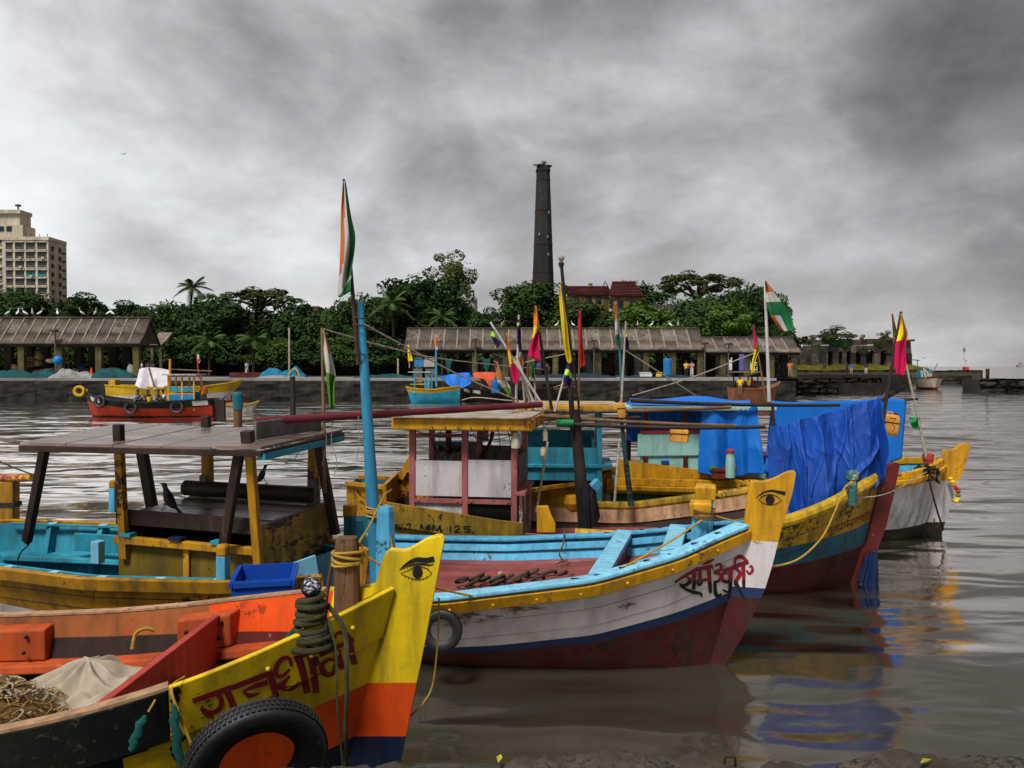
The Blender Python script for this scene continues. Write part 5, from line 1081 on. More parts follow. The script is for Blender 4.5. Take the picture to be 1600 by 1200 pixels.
# ------------------------------------------------------------------ boat C: mustard boat with the flat canopy
def boat_c():
    T = thing('fishing_boat', 'mustard wooden boat with flat plywood canopy on posts, turquoise inside', 'boat', (-1.75, 8.45, 0), math.radians(-14), 'moored wooden fishing boats')
    Mi = wm(T).inverted()
    h = Hull([(0, .55, 1.10, -.3, .45), (.8, 1.0, 1.10, -.35, .42), (2.2, 1.22, 1.10, -.4, .42), (3.6, 1.12, 1.12, -.4, .45), (4.4, .86, 1.16, -.38, .5), (4.95, .52, 1.22, -.3, .6), (5.2, .10, 1.25, -.2, .8)], rake=.05, rake2=.35, rl=.5, smooth=3)
    hull = h.shell(T, [MUST, WHTH, NAVY], [[(0, .60), (2.2, .62), (3.6, .72), (4.4, .84), (5.2, .95)], [(0, .15), (3.6, .15), (5.2, .2)]], n=46)
    for sd in (-1, 1):
        h.strake(T, 'gunwale', MUST, [(-.03, .0), (-.03, .03), (.06, .03), (.06, -.10), (.0, -.12)], sd, 0, None, n=44, bevel=.01)
        h.strake(T, 'inner_rail', TURQ, [(-.16, -.01), (-.16, .012), (-.11, .012), (-.11, -.01)], sd, .1, 4.9, n=36)
        for k in range(8):
            s = .3+k*.6; p = h.Pz(s, h.sheer(s), sd); n = h.N(s, sd); MB().beam(p-n*.14+V((0, 0, .0)), p-n*.02+V((0, 0, .0)), .10, .03).build('rail_block', SKYB, T)
    for dz in (-.19, -.33): h.strake(T, 'plank_seam', BLK, [(.0, .007), (.004, .007), (.004, 0), (.0, 0)], -1, .06, 5.0, n=40, dz=dz)
    h.lining(T, TURQ, .45, n=40, s0=.1); h.deck(T, TEAL, .50, .1, 5.0, [-1.1, -.6, -.2, .2, .6, 1.1])
    h.strake(T, 'side_bench', TURQ, [(-.06, -.34), (-.34, -.34), (-.34, -.40), (-.06, -.40)], 1, 2.6, 5.0, n=24, bevel=.01)
    # frames and seat boards in the open stern
    for s in (3.2, 3.9, 4.5):
        a = h.Pz(s, h.sheer(s)-.02, 1, -.08); b = h.Pz(s, .55, 1, -.12); MB().beam(a, b, .10, .07, up=(1, 0, 0)).build('rib', TURQ, T)
    MB().beam(h.Pz(4.1, 1.0, 1, -.35), h.Pz(3.3, .98, 1, -.42), .04, .22).build('seat_board', TURQ, T, bevel=.006)
    # sternpost and rudder
    MB().plate([(-.02, 1.2), (.10, 1.2), (.42, .3), (.5, -.4), (.2, -.4), (.1, .3)], lambda x, z, d: V((-5.28+x, d, z)), .07).build('sternpost', WHTH, T, bevel=.006)
    MB().plate([(-.32, .34), (.30, .34), (.34, -.4), (-.45, -.4)], lambda x, z, d: V((-5.30+x, d, z)), .06).build('rudder', NAVY, T, bevel=.006)
    for k, z in enumerate((.42, .85)): MB().box((-5.12+k*-.06, 0, z), (.22, .10, .05)).build('hinge', IRON, T)
    # engine box
    zt = 1.58; cs = [Mi @ V(p) for p in ((-4.25, 8.62, 0), (-2.57, 8.05, 0), (-2.18, 9.62, 0), (-3.95, 10.1, 0))]
    fl, fr, br, bl = cs
    def wall(name, a, b, z0, z1, m, th=.03, out=0, **k):
        n = V(((b-a).y, -(b-a).x, 0)).normalized()*out
        return MB().beam(V((a.x, a.y, (z0+z1)/2))+n, V((b.x, b.y, (z0+z1)/2))+n, th, z1-z0).build(name, m, T, **k)
    OLIV = mat('olive_yellow_board', (.20, .13, .015), .55, var=.35, wear=.25, wcol=(.03, .025, .012), grime=.6, scale=3)
    wall('front_panel', fl, fr, .5, 1.36, OLIV); wall('side_panel', fr, br, .62, zt-.02, PLYY); wall('side_panel', bl, fl, .5, zt-.02, OLIV); wall('back_panel', br, bl, .5, zt-.02, OLIV)
    wall('top_beam', fl, fr, 1.50, 1.66, DWOOD, th=.06, out=.02, bevel=.008); wall('ledge', fl, fr, 1.30, 1.38, MUST, th=.08, out=.05, bevel=.008)
    for t in (.05, .42, .72): p = lerp(fl, fr, t); wall('cleat', p, lerp(fl, fr, t+.09), 1.385, 1.42, TURQ if t != .42 else NAVY, th=.10, out=.06)
    wall('panel_batten', lerp(fl, fr, .50), lerp(fl, fr, .54), .5, 1.3, MUST, th=.03, out=.035)
    k = 6
    for i in range(k):
        a, b, c, d = lerp(fl, bl, i/k), lerp(fr, br, i/k), lerp(fr, br, (i+.97)/k), lerp(fl, bl, (i+.97)/k)
        MB().add([V((p.x, p.y, z)) for z in (zt-.03, zt+.012*(i % 2)) for p in (a, b, c, d)], [(3, 2, 1, 0), (4, 5, 6, 7), (0, 1, 5, 4), (1, 2, 6, 5), (2, 3, 7, 6), (3, 0, 4, 7)]).build('top_plank', PLY, T)
    # canopy
    rz = 2.40; rc = [Mi @ V(p) for p in ((-5.02, 8.15, 0), (-2.40, 7.66, 0), (-2.06, 9.75, 0), (-5.35, 10.9, 0))]
    a, b, c, d = rc
    for i in range(5):
        q = [lerp(a, b, i/5), lerp(a, b, (i+.985)/5), lerp(d, c, (i+.985)/5), lerp(d, c, i/5)]; dz = RN.uniform(-.008, .008)
        MB().add([V((p.x, p.y, z)) for z in (rz-.01+dz, rz+.02+dz) for p in q], [(3, 2, 1, 0), (4, 5, 6, 7), (0, 1, 5, 4), (1, 2, 6, 5), (2, 3, 7, 6), (3, 0, 4, 7)]).build('canopy_sheet', PLY, T)
    for p, q in ((a, b), (b, c), (c, d), (d, a)):
        MB().beam(V((p.x, p.y, rz-.04)), V((q.x, q.y, rz-.04)), .04, .06).build('canopy_beam', DWOOD, T, bevel=.006)
    pb = lerp(b, c, .98); MB().beam(V((b.x, b.y, rz-.075)), V((pb.x, pb.y, rz-.075)), .07, .06).build('edge_batten', TURQ, T)
    # upright board at the canopy's right edge, with its hung timbers
    u0, u1 = Mi @ at(398, 678, 8.25), Mi @ at(500, 665, 9.55)
    MB().beam(V((u0.x, u0.y, 2.53)), V((u1.x, u1.y, 2.53)), .04, .19).build('edge_board', GREYP, T, bevel=.006)
    def post(px0, py0, Y0, px1, py1, Y1, w, m, cap=None):
        p, q = Mi @ at(px0, py0, Y0), Mi @ at(px1, py1, Y1); o = MB().beam(p, q, w, w*.8, up=(0, 1, 0)).build('post', m, T, bevel=.006); return o
    post(195, 872, 8.55, 186, 694, 8.37, .088, MUST); post(404, 885, 7.95, 390, 700, 7.80, .085, MUST); post(186, 690, 8.37, 185, 663, 8.35, .095, DWOOD); post(388, 692, 7.86, 386, 673, 7.84, .11, DWOOD)
    post(42, 846, 9.0, 70, 700, 8.35, .09, DWOOD); post(350, 850, 7.95, 374, 706, 7.78, .09, DWOOD)
    post(325, 760, 10.2, 323, 672, 10.1, .12, MUST); post(322, 668, 10.1, 322, 650, 10.1, .10, DWOOD); post(490, 785, 9.55, 493, 668, 9.55, .13, MUST); post(238, 795, 10.0, 221, 700, 10.0, .12, DWOOD); post(524, 835, 9.3, 497, 690, 9.3, .10, DWOOD)
    post(458, 680, 9.4, 457, 588, 9.4, .055, DPOLE)
    # rail posts
    for px, py0, py1, Y, m, cp in ((153, 880, 845, 8.45, SKYB, None), (349, 905, 868, 7.75, LBLU, MUST), (178, 800, 762, 11.6, LBLU, MUST)):
        p = Mi @ at(px, py0, Y); t = Mi @ at(px, py1, Y); MB().box(((p.x, p.y, (p.z+t.z)/2)), (.10, .10, t.z-p.z)).build('rail_post', m, T, bevel=.01)
        if cp: MB().box((t.x, t.y, t.z+.05), (.11, .11, .13)).build('post_cap', cp, T, bevel=.03)
    # log roller on the engine box
    p, q = Mi @ at(290, 766, 9.9), Mi @ at(492, 768, 9.35); p.z = q.z = zt+.11
    MB().tube([p, lerp(p, q, .5), q], .095, 14).build('log_roller', DWOOD, T, smooth=True)
    for t in (.15, .98): c_ = lerp(p, q, t); MB().box((c_.x, c_.y, zt+.14), (.10, .06, .28)).build('roller_stand', GREYP, T, bevel=.01)
    # worn script on the strake
    rr = random.Random(2); sc = []
    for i in range(17):
        x = 8+i*4.6; y = 866+i*1.55+rr.uniform(-1, 1); sc.append(([(x, y-4+rr.uniform(-2, 1)), (x+rr.uniform(1, 4), y), (x+rr.uniform(-1, 2), y+5)], (1.2, 2.6, 1), 0 if i % 3 else 1))
        if i % 2: sc.append(([(x-2, y+4), (x+4, y+3+rr.uniform(-2, 2)), (x+6, y+5)], 1.6, 0))
    decal(T, 'worn_lettering', [hull], sc, [BLK, WHTH])
    side = [o for o in T.children if o.name.startswith('side_panel')]
    decal(T, 'yellow_scrawl', side[:1], [([(424, 832), (428, 842), (424, 852), (432, 858)], 2, 0), ([(436, 838), (437, 850), (430, 856)], 2, 0), ([(452, 806), (460, 803), (457, 810)], 2, 0)], [MUST], lift=.02)
    decal(T, 'seam', [hull], [([(146, 884), (147, 905), (146, 938)], .8, 0)], [BLK])
    return T, h
TC, HC = boat_c()

def crow(label, loc, rz, s=1.0):
    T = thing('crow', label, 'crow', loc, rz, 'crows perched on the mustard boat'); T.scale = (s, s, s); T.rotation_euler = (0, -.38, rz)
    K = flat('crow_black', (.012, .012, .015), .5); G = flat('crow_grey', (.06, .058, .06), .7)
    rings = []
    for x, z, w, hh in ((-.16, .115, .012, .010), (-.12, .125, .035, .03), (-.05, .16, .055, .055), (.02, .20, .060, .062), (.07, .245, .045, .048), (.095, .285, .032, .034), (.115, .315, .033, .032), (.14, .328, .028, .026), (.158, .328, .014, .014)):
        rings.append([V((x, 1.3*w*math.cos(a), z+1.3*hh*math.sin(a))) for a in [k*math.pi/5 for k in range(10)]])
    MB().loft(rings, mats=[0, 0, 0, 1, 1, 1, 0, 0]+[0]).build('body', [K, G], T, smooth=True)
    MB().loft([[V((.15, .010, .334)), V((.15, 0, .342)), V((.15, -.010, .334)), V((.15, 0, .320))], [V((.18, .007, .328)), V((.18, 0, .336)), V((.18, -.007, .328)), V((.18, 0, .318))], [V((.205, .001, .318)), V((.205, 0, .321)), V((.205, -.001, .318)), V((.205, 0, .316))]]).build('beak', K, T)
    for sd in (-1, 1):
        MB().add([(.06, sd*.045, .25), (.0, sd*.068, .20), (-.10, sd*.050, .135), (-.20, sd*.015, .085), (-.10, sd*.030, .175), (.02, sd*.040, .245), (-.02, sd*.055, .16)], [(0, 1, 5), (5, 1, 4), (1, 2, 4), (2, 3, 4), (1, 6, 2), ]).build('wing', K, T)
        MB().tube([V((.02, sd*.025, .15)), V((.015, sd*.025, .07)), V((.03, sd*.025, .0))], .005, 6).build('leg', K, T)
        MB().tube([V((.055, sd*.03, .003)), V((.03, sd*.025, .004)), V((-.005, sd*.02, .003))], .004, 5).build('foot', K, T)
    MB().plate([(-.12, -.022), (-.12, .022), (-.25, .032), (-.25, -.032)], lambda x, y, d: V((x, y, .125+.35*(x+.12)+d)), .012).build('tail', K, T)
    return T
crow('grey-necked crow standing on the maroon beam of the engine box', (at(257, 791, 8.48).x, 8.48, 1.66), math.radians(165), .78)
crow('crow perched on the dark log roller under the canopy', (at(415, 757, 9.56).x, 9.56, 1.785), math.radians(25), .62)

def crate_thing(label, loc, rz, size, m, name='crate', cat='crate', wall=.02):
    T = thing(name, label, cat, loc, rz); x, y, z = size
    MB().box((0, 0, wall/2), (x, y, wall)).build('base', m, T)
    for sx in (-1, 1):
        MB().box((sx*(x/2-wall/2), 0, z/2+wall/2), (wall, y, z-wall)).build('end_wall', m, T); MB().box((0, sx*(y/2-wall/2), z/2+wall/2), (x-2*wall-.002, wall, z-wall)).build('side_wall', m, T)
        MB().box((sx*(x/2+.006), 0, z-.03), (.03, y+.03, .045)).build('rim', m, T); MB().box((0, sx*(y/2+.006), z-.03), (x-.03, .03, .045)).build('rim', m, T)
    return T
crate_thing('open royal blue plastic crate behind the orange boat', (-2.28, 7.35, 1.0), math.radians(12), (.52, .62, .30), CRATE)
MB_ = MB(); MB_.beam((0, 0, 0), (.55, .5, .12), .03, .24); _o = MB_.build('plank', SKYB, None); _o.location = at(385, 925, 7.6); tag(_o, 'pale blue plank leaning beside the royal blue crate', 'plank')

# maroon boom from the canopy across the blue mast to the yellow roof
pole_thing('maroon painted boom resting on the canopy and crossing the blue mast', at(397, 659, 8.6), at(846, 632, 10.8), .045, MPOLE, .04, name='boom', cat='boom', n=12)
for lab, pts in (('loose grey string hanging from the boom beside the canopy', [(457, 655), (470, 690), (462, 715), (452, 722)]), ('long frayed string hanging from the boom near the thin flagstaff', [(520, 652), (518, 690), (526, 720), (522, 745)]), ('twin strings hanging from the boom left of the blue mast', [(560, 650), (561, 690), (556, 722)]), ('short frayed string on the boom above the brown staff', [(506, 655), (510, 690), (503, 728)])):
    rope_thing(lab, [at(x, y, 9.1) for x, y in pts], .005, ROPEW, name='string', cat='string', n=5)
pole_thing('red and yellow painted pole entering from the left edge', at(-40, 748, 9.4), at(52, 746, 8.7), .045, mat('red_yellow_pole', (.30, .02, .03), .5, var=.3, wear=.5, wcol=(.6, .36, .02), scale=5), name='boom', cat='boom')
T = thing('neighbouring_stem', 'mustard and black stem post of a boat cut by the left edge', 'boat', at(8, 860, 10.6))
MB().plate([(-.24, -.6), (.12, -.6), (.22, .1), (.16, .35), (.17, .95), (-.24, .90)], lambda x, z, d: V((x, d, z)), .16).build('stem_post', MUST, T, bevel=.02)
MB().box((-.04, 0, .62), (.44, .18, .06)).build('black_band', BLK, T); MB().box((-.04, 0, .30), (.44, .18, .10)).build('black_band', BLK, T)
rope_thing('dark line running from the left edge to the slanted canopy post', [at(-20, 712, 9.0), at(20, 730, 8.8), at(58, 744, 8.6)], .008, DPOLE, sm=4)
rope_thing('dark mooring line falling from the mustard stern to the water', [at(46, 850, 9.05), at(30, 868, 8.95), at(26, 900, 8.95), at(18, 960, 8.95)], .008, ROPEK)

# ------------------------------------------------------------------ boat D: yellow wheelhouse roof aft, blue tarpaulin over the bow
def boat_d():
    T = thing('fishing_boat', 'yellow, blue and maroon boat with pink-post wheelhouse and tarpaulin bow', 'boat', (5.45, 11.85, 0), 0, 'moored wooden fishing boats')
    Mi = wm(T).inverted()
    h = Hull([(0, .05, 1.58, -.3, .7), (.4, .48, 1.47, -.35, .62), (1.15, .98, 1.25, -.4, .5), (1.75, 1.18, 1.08, -.42, .45), (3.5, 1.22, .85, -.45, .42), (5.5, 1.05, .93, -.42, .45), (7.3, .62, 1.14, -.35, .5)], rake=.22, rl=.8, smooth=3)
    BLUB = mat('dirty_blue_paint', (.02, .12, .19), .5, var=.3, wear=.25, wcol=(.05, .05, .05), grime=.5, scale=4)
    hull = h.shell(T, [MOSS, BLUB, MARN], [[(0, .9), (1.5, .76), (3, .6), (7.3, .62)], [(0, .56), (1.5, .46), (3, .3), (7.3, .3)]], n=50)
    stem_plate(T, [(.285, 1.76), (.22, 1.43), (.09, .84), (-.05, .43), (-.24, .09), (-.5, -.3), (-.8, -.3), (-.45, .15), (-.2, .6), (-.05, 1.2), (.03, 1.55), (.13, 1.74), (.2, 1.77)], (), [mat('worn_maroon_stem', (.14, .02, .02), .5, var=.3, wear=.2, wcol=(.40, .30, .26), grime=.3, scale=4)], th=.13)
    roll = lambda r, cx, cz, n=10: [(cx+r*math.cos(2*math.pi*k/n), cz+r*math.sin(2*math.pi*k/n)) for k in range(n)]
    for sd in (-1, 1):
        h.strake(T, 'rolled_gunwale', MOSS if sd > 0 else mat('gold_moss_paint', (.60, .36, .02), .5, var=.25, wear=.26, wcol=(.10, .08, .03), grime=.4, scale=5), roll(.085, 0, .04), sd, .02, 4.6, n=40, smooth=True)
        h.strake(T, 'inner_plank', BEIGE, [(-.05, .0), (-.08, .0), (-.08, -.2), (-.05, -.2)], sd, .5, 7.0, n=30)
    for dz in (-.24, -.47): h.strake(T, 'plank_seam', BLK, [(.0, .007), (.004, .007), (.004, 0), (.0, 0)], -1, .06, 7.2, n=40, dz=dz)
    h.lining(T, DWOOD, .55); h.deck(T, DECK, .60, .5, 7.2, [-1.2, -.8, -.4, 0, .4, .8, 1.2])
    MB().add([], []) if False else None
    # registration board raised along the near quarter
    rb = h.strake(T, 'registration_board', mat('dirty_mustard_board', (.36, .21, .02), .6, var=.35, wear=.18, wcol=(.05, .035, .02), grime=.5, scale=4), [(-.02, .16), (.03, .16), (.03, -.16), (-.02, -.16)], -1, 5.3, 7.25, n=16)
    h.strake(T, 'quarter_board', MUST, [(-.03, .42), (.02, .42), (.02, .0), (-.03, .0)], 1, 5.3, 7.25, n=14); MB().beam((-7.25, -.6, 1.33), (-7.25, .6, 1.33), .05, .40).build('stern_board', MUST, T)
    MB().beam((-7.2, .6, 1.45), (-7.0, .62, 1.80), .10, .10).build('stern_horn', MUST, T)
    rp = T.children
    decal(T, 'registration_number', [rb], zoomed(480, 594, 3.3333, [
        ([(432, 790), (438, 745)], 9, 0), ([(438, 745), (452, 775), (464, 748)], 8, 0), ([(464, 748), (466, 790)], 9, 0), ([(476, 750), (478, 792)], 8, 0), ([(494, 750), (496, 792)], 8, 0), ([(476, 771), (496, 771)], 7, 0),
        ([(515, 752), (538, 750), (522, 790)], 6, 0), ([(590, 792), (594, 750)], 9, 0), ([(594, 750), (612, 782), (630, 752)], 8, 0), ([(630, 752), (634, 792)], 9, 0), ([(652, 792), (657, 752)], 9, 0), ([(657, 752), (675, 782), (692, 754)], 8, 0), ([(692, 754), (696, 792)], 9, 0),
        ([(745, 758), (747, 790)], 8, 0), ([(768, 765), (785, 758), (792, 770), (770, 790), (798, 790)], 7, 0), ([(850, 762), (822, 762), (820, 774), (845, 776), (846, 788), (818, 790)], 7, 0), ([(286, 715), (288, 745)], 8, 0), ([(300, 718), (320, 716), (308, 745)], 6, 0)]), [BLK])
    # wheelhouse, turned a little towards the quay
    W = bpy.data.objects  # local helper frame
    o = Mi @ V((-.66, 11.25, 0)); A = math.radians(-8); cu, su = math.cos(A), math.sin(A)
    def w(x, y, z): return V((o.x+cu*x-su*y, o.y+su*x+cu*y, z))
    R3 = Matrix.Rotation(A, 3, 'Z')
    for x in (-.76, .0, .70):
        for y in (0, 1.15): MB().box(w(x, y, 1.47), (.085, .085, 1.75), R3).build('post', PINK, T, bevel=.006)
    for y in (0, 1.15): MB().box(w(-.38, y, 2.22), (.68, .05, .05), R3).build('top_rail', PINK, T)
    MB().box(w(-.38, -.045, 1.30), (.70, .03, .06), R3).build('mid_rail', PINK, T); MB().box(w(.35, -.045, 1.30), (.62, .03, .06), R3).build('mid_rail', PINK, T)
    for x in (-.66, -.10, .10, .62): MB().ball(w(x, -.065, 1.30), .018, 8).build('bolt', PINK, T)
    for x, z0, z1, wd in ((-.38, 1.36, 1.86, .68), (.35, 1.36, 1.88, .62), (-.38, .80, 1.265, .68)): MB().box(w(x, -.005, (z0+z1)/2), (wd, .03, z1-z0), R3).build('wall_panel', WHTC, T, bevel=.004)
    MB().box(w(.35, .40, .98), (.6, .6, .55), R3).build('engine_box', BLKH, T)
    MB().box(w(-.38, 1.15, 1.55), (.68, .03, .95), R3).build('wall_panel', GREYP, T); MB().box(w(.35, 1.15, 1.7), (.62, .03, .55), R3).build('wall_panel', GREYP, T)
    MB().box(w(.74, .60, 1.72), (.03, 1.0, .42), R3).build('wall_panel', GREYP, T); MB().box(w(.78, .50, 1.42), (.16, 1.1, .05), R3).build('shelf', PINK, T, bevel=.006)
    MB().box(w(.80, .46, 1.06), (.04, 1.06, .68), R3).build('peeling_panel', PEEL, T)
    MB().box(w(.0, .52, 2.40), (1.98, 1.62, .17), R3).build('roof', GOLD, T, bevel=.02)
    roof = [c for c in T.children if c.name.startswith('roof')][0]
    for k in range(6): MB().box(w(0, lerp(-.22, 1.25, k/5), 2.497), (1.94, .272, .018+.006*(k % 2)), R3).build('roof_plank', mat('pale_roof_plank', (.45, .38, .30), .6, var=.3, wear=.2), roof)
    for k in range(7):
        p = w(-.4+k*.18, -.30, 2.34); MB().tube([p+V((0, 0, .03)), p+V((0, -.012, 0)), p+V((.01, -.016, -.035)), p+V((.02, -.008, -.03))], .006, 5).build('hook', IRON, roof)
    decal(roof, 'roof_lettering', [roof], [([(822, 656), (822, 668)], 1.8, 0), ([(818, 655), (846, 651)], 1.4, 0), ([(828, 655), (832, 660), (827, 664), (830, 669)], 1.6, 0), ([(838, 654), (838, 667)], 1.6, 0), ([(842, 656), (846, 660), (841, 664)], 1.5, 0)], [REDL], lift=.006)
    # hanging engine gauge cluster behind the posts
    p = w(-.46, 1.0, 2.05); m = flat('black_metal', (.01, .01, .012), .5); mb = MB(); mb.box(p+V((0, 0, .1)), (.09, .05, .38)); mb.ball(p+V((-.13, 0, -.12)), .055, 8); mb.ball(p+V((0, 0, -.14)), .075, 8); mb.ball(p+V((.13, 0, -.12)), .055, 8); mb.box(p+V((0, 0, -.13)), (.32, .05, .05)); mb.build('gear_lever_set', m, T)
    MB().tube([w(.02, 1.0, 1.80), w(.16, 1.0, 1.98), w(.22, 1.0, 2.12), w(.23, 1.0, 2.2)], .025, 8).build('exhaust_pipe', IRON, T, smooth=True)
    rw = random.Random(4)
    for k in range(9):
        x0 = rw.uniform(-.7, .6); y0 = rw.uniform(.1, 1.1); MB().tube(cat_rom([w(x0, y0, 2.32), w(x0+rw.uniform(-.08, .08), y0, 2.32-rw.uniform(.1, .25)), w(x0+rw.uniform(-.05, .15), y0, 2.32-rw.uniform(.3, .6))], 4), .006, 5).build('hanging_wire', ROPEK, T)
    for a_, b_, dr in (((-.7, -.03, 2.28), (.0, -.03, 2.26), .06), ((.0, -.03, 2.27), (.7, -.03, 2.25), .09)): MB().tube(sag(w(*a_), w(*b_), dr), .007, 5).build('cable', ROPEK, T)
    MB().box(w(.25, .1, 2.22), (.12, .08, .16), R3).build('battery_lamp', GREYP, T); MB().box(w(-.62, .5, 1.62), (.3, .3, .24), R3).build('radio_box', DWOOD, T)
    # yellow bracket and cross timber amidships
    b = Mi @ at(850, 815, 11.1)
    MB().plate([(-.10, -.15), (.16, -.15), (.16, -.02), (.10, .10), (.06, .22), (-.10, .22)], lambda x, z, d: V((b.x+x, b.y+d, b.z+z)), .10).build('bracket', GOLD, T, bevel=.012)
    # mooring post at the bow
    b = Mi @ at(1331, 786, 11.02); MB().lathe([(.075, -.02), (.075, .2), (.07, .32), (.085, .33), (.085, .42), (.06, .45)], 10, b).build('mooring_post', mat('flaking_teal_post', (.04, .16, .17), .6, var=.3, wear=.45, wcol=(.45, .38, .28), scale=5), T)
    # dark mast with a ball float
    m0, m1, m2 = Mi @ at(914, 830, 12.0), Mi @ at(898, 640, 12.0), Mi @ at(877, 412, 12.0)
    MB().tube([m0, lerp(m0, m1, .5), m1], [.10, .09, .075], 12).build('mast', DPOLE, T, smooth=True)
    MB().tube([m1-V((.03, .0, .3)), lerp(m1, m2, .5), m2], [.042, .034, .024], 10).build('topmast', DPOLE, T, smooth=True)
    MB().ball(m2+V((0, 0, .085)), .05, 12).build('ball_light', mat('glass_float', (.33, .30, .26), .35), T, smooth=True); MB().lathe([(.03, -.06), (.045, .0), (.03, .03)], 10, m2).build('lamp_socket', DPOLE, T)
    # letters on the bow
    lt = []
    for x, y, kind in ((412, 822, 0), (445, 808, 1), (470, 800, 2), (500, 785, 1), (528, 778, 2), (556, 765, 0), (585, 752, 1), (612, 742, 3), (640, 730, 2), (662, 716, 3), (688, 692, 0)):
        lt.append(([(x-14, y-22), (x+14, y-34)], 5, 0)); lt.append(([(x+7, y-30), (x+9, y+6)], 5, 0))
        if kind == 1: lt.append(([(x+5, y-14), (x-9, y-18), (x-10, y-4), (x+5, y-6)], 5, 0))
        if kind == 2: lt.append(([(x-8, y-24), (x-12, y-10), (x-4, y), (x+6, y-8)], 5, 0))
        if kind == 3: lt.append(([(x-7, y-26), (x-5, y+4)], 5, 0))
        if kind == 0: lt.append(([(x-8, y-22), (x-3, y-12), (x-10, y-4), (x-4, y+4)], 5, 0))
    decal(T, 'lettering', [hull], zoomed(1180, 600, 3.528, lt), [MARL])
    return T, h
TD, HD = boat_d()

def drape(label, top, bot, Ytop, Ybot, m, name='tarpaulin', nu=90, nv=50, amp=.12, seed=0, freq=26, ragged=.0, over=None, group=None):
    """hanging sheet between a top line and a bottom line (lists of px,py), folded along its length"""
    tp = cat_rom(top, 12); bt = cat_rom(bot, 12)
    def ev(P, u): x = u*(len(P)-1); i = min(len(P)-2, int(x)); return lerp(P[i], P[i+1], x-i)
    def fn(u, v):
        a, b = ev(tp, u), ev(bt, u); p = at(a.x, a.y, Ytop(u)); q = at(b.x, b.y+ragged*6*math.sin(u*31), Ybot(u)); x = lerp(p, q, v)
        q1, q2 = noise.noise(V((u*3.1, v*1.7, seed))), noise.noise(V((u*2.3+9, v*2.1, seed+4)))
        w = u+.045*q1+.025*v*math.sin(u*5+seed); ph = w*freq/math.pi+seed; k = math.floor(ph)
        tri = 1-2*abs((ph-k)-.5); am = .25+1.5*abs(noise.noise(V((k*1.73+.5, v*.8, seed))))      # folds of uneven depth, some barely there
        f = (tri**1.1-.45)*am*1.3+.9*noise.noise(V((u*3.3+9, v*.8, seed+4)))
        def rg(x, y, z): return (1-min(1, abs(noise.noise(V((x, y, z))))*2.4))**2
        r1 = rg(u*freq*.38+v*.7+q1, v*1.0-u*.8, seed+5); r2 = rg(u*freq*.8-v*1.2+q2, v*1.9+u, seed+7); r3 = rg(u*freq*1.4+v*3, v*7-q1*2, seed+11)
        g = (.38+.62*min(1, v*1.6))
        return x+V((.25*amp*math.cos(ph*math.pi)*g, -amp*(1.25*f*g+.26*r1+.10*r2+.03*r3), .05*q1))
    mb = MB(); mb.grid(fn, nu, nv); c = V(fn(.5, 1)); mb.v = [tuple(V(p)-c) for p in mb.v]
    o = mb.build(name, m, None, smooth=True, solid=.006, ang=3); o.location = c; return tag(o, label, 'tarpaulin', group)
drape('crumpled royal blue tarpaulin hanging in folds over the maroon-stemmed bow', [(1202, 666), (1230, 660), (1270, 650), (1320, 636), (1360, 624), (1376, 619)], [(1222, 808), (1255, 808), (1290, 800), (1330, 782), (1362, 758), (1384, 742)], lambda u: 11.55+.1*u, lambda u: 11.15+.35*u, TARP, nu=220, nv=130, amp=.24, freq=19, seed=1)
drape('royal blue tarpaulin corner stretched tight behind the mooring post', [(1376, 619), (1378, 650), (1380, 690), (1381, 720)], [(1318, 788), (1330, 785), (1350, 770), (1384, 748)], lambda u: 11.75, lambda u: 11.50, TARP, nu=60, nv=60, amp=.06, freq=9, seed=4)
drape('blue tarpaulin hung on the right end of the aqua cabin', [(1098, 633), (1130, 632), (1160, 631), (1182, 633)], [(1094, 740), (1130, 744), (1165, 742), (1192, 738)], lambda u: 13.9, lambda u: 13.7, TARP2, nu=90, nv=70, amp=.10, freq=8, seed=3)
drape('flat bright blue sheet hung behind the folded tarpaulin', [(1206, 626), (1280, 627), (1350, 625), (1416, 624)], [(1196, 738), (1270, 742), (1340, 742), (1408, 716)], lambda u: 14.2+.5*u, lambda u: 14.1+.5*u, TARP2, name='sheet', nu=60, nv=24, amp=.045, freq=9, seed=7)
drape('blue tarpaulin strip drawn along the aqua roof', [(985, 622), (1060, 621), (1130, 623), (1172, 625)], [(982, 632), (1060, 632), (1120, 635), (1172, 637)], lambda u: 14.5, lambda u: 13.9, TARP2, nu=60, nv=6, amp=.03, freq=16, seed=9)
drape('blue curtain inside the aqua cabin', [(978, 628), (1040, 628), (1080, 629), (1118, 630)], [(980, 690), (1040, 694), (1080, 698), (1118, 702)], lambda u: 14.6, lambda u: 14.6, TARP2, name='curtain', nu=80, nv=16, amp=.07, freq=40, seed=12)
drape('dark blue cloth trailing in the water under the maroon stem', [(1352, 868), (1362, 862), (1370, 856)], [(1340, 910), (1355, 915), (1372, 918)], lambda u: 11.75, lambda u: 11.75, mat('wet_blue_cloth', (.004, .02, .09), .5, var=.3), name='cloth', nu=20, nv=20, amp=.04, freq=10, seed=5)

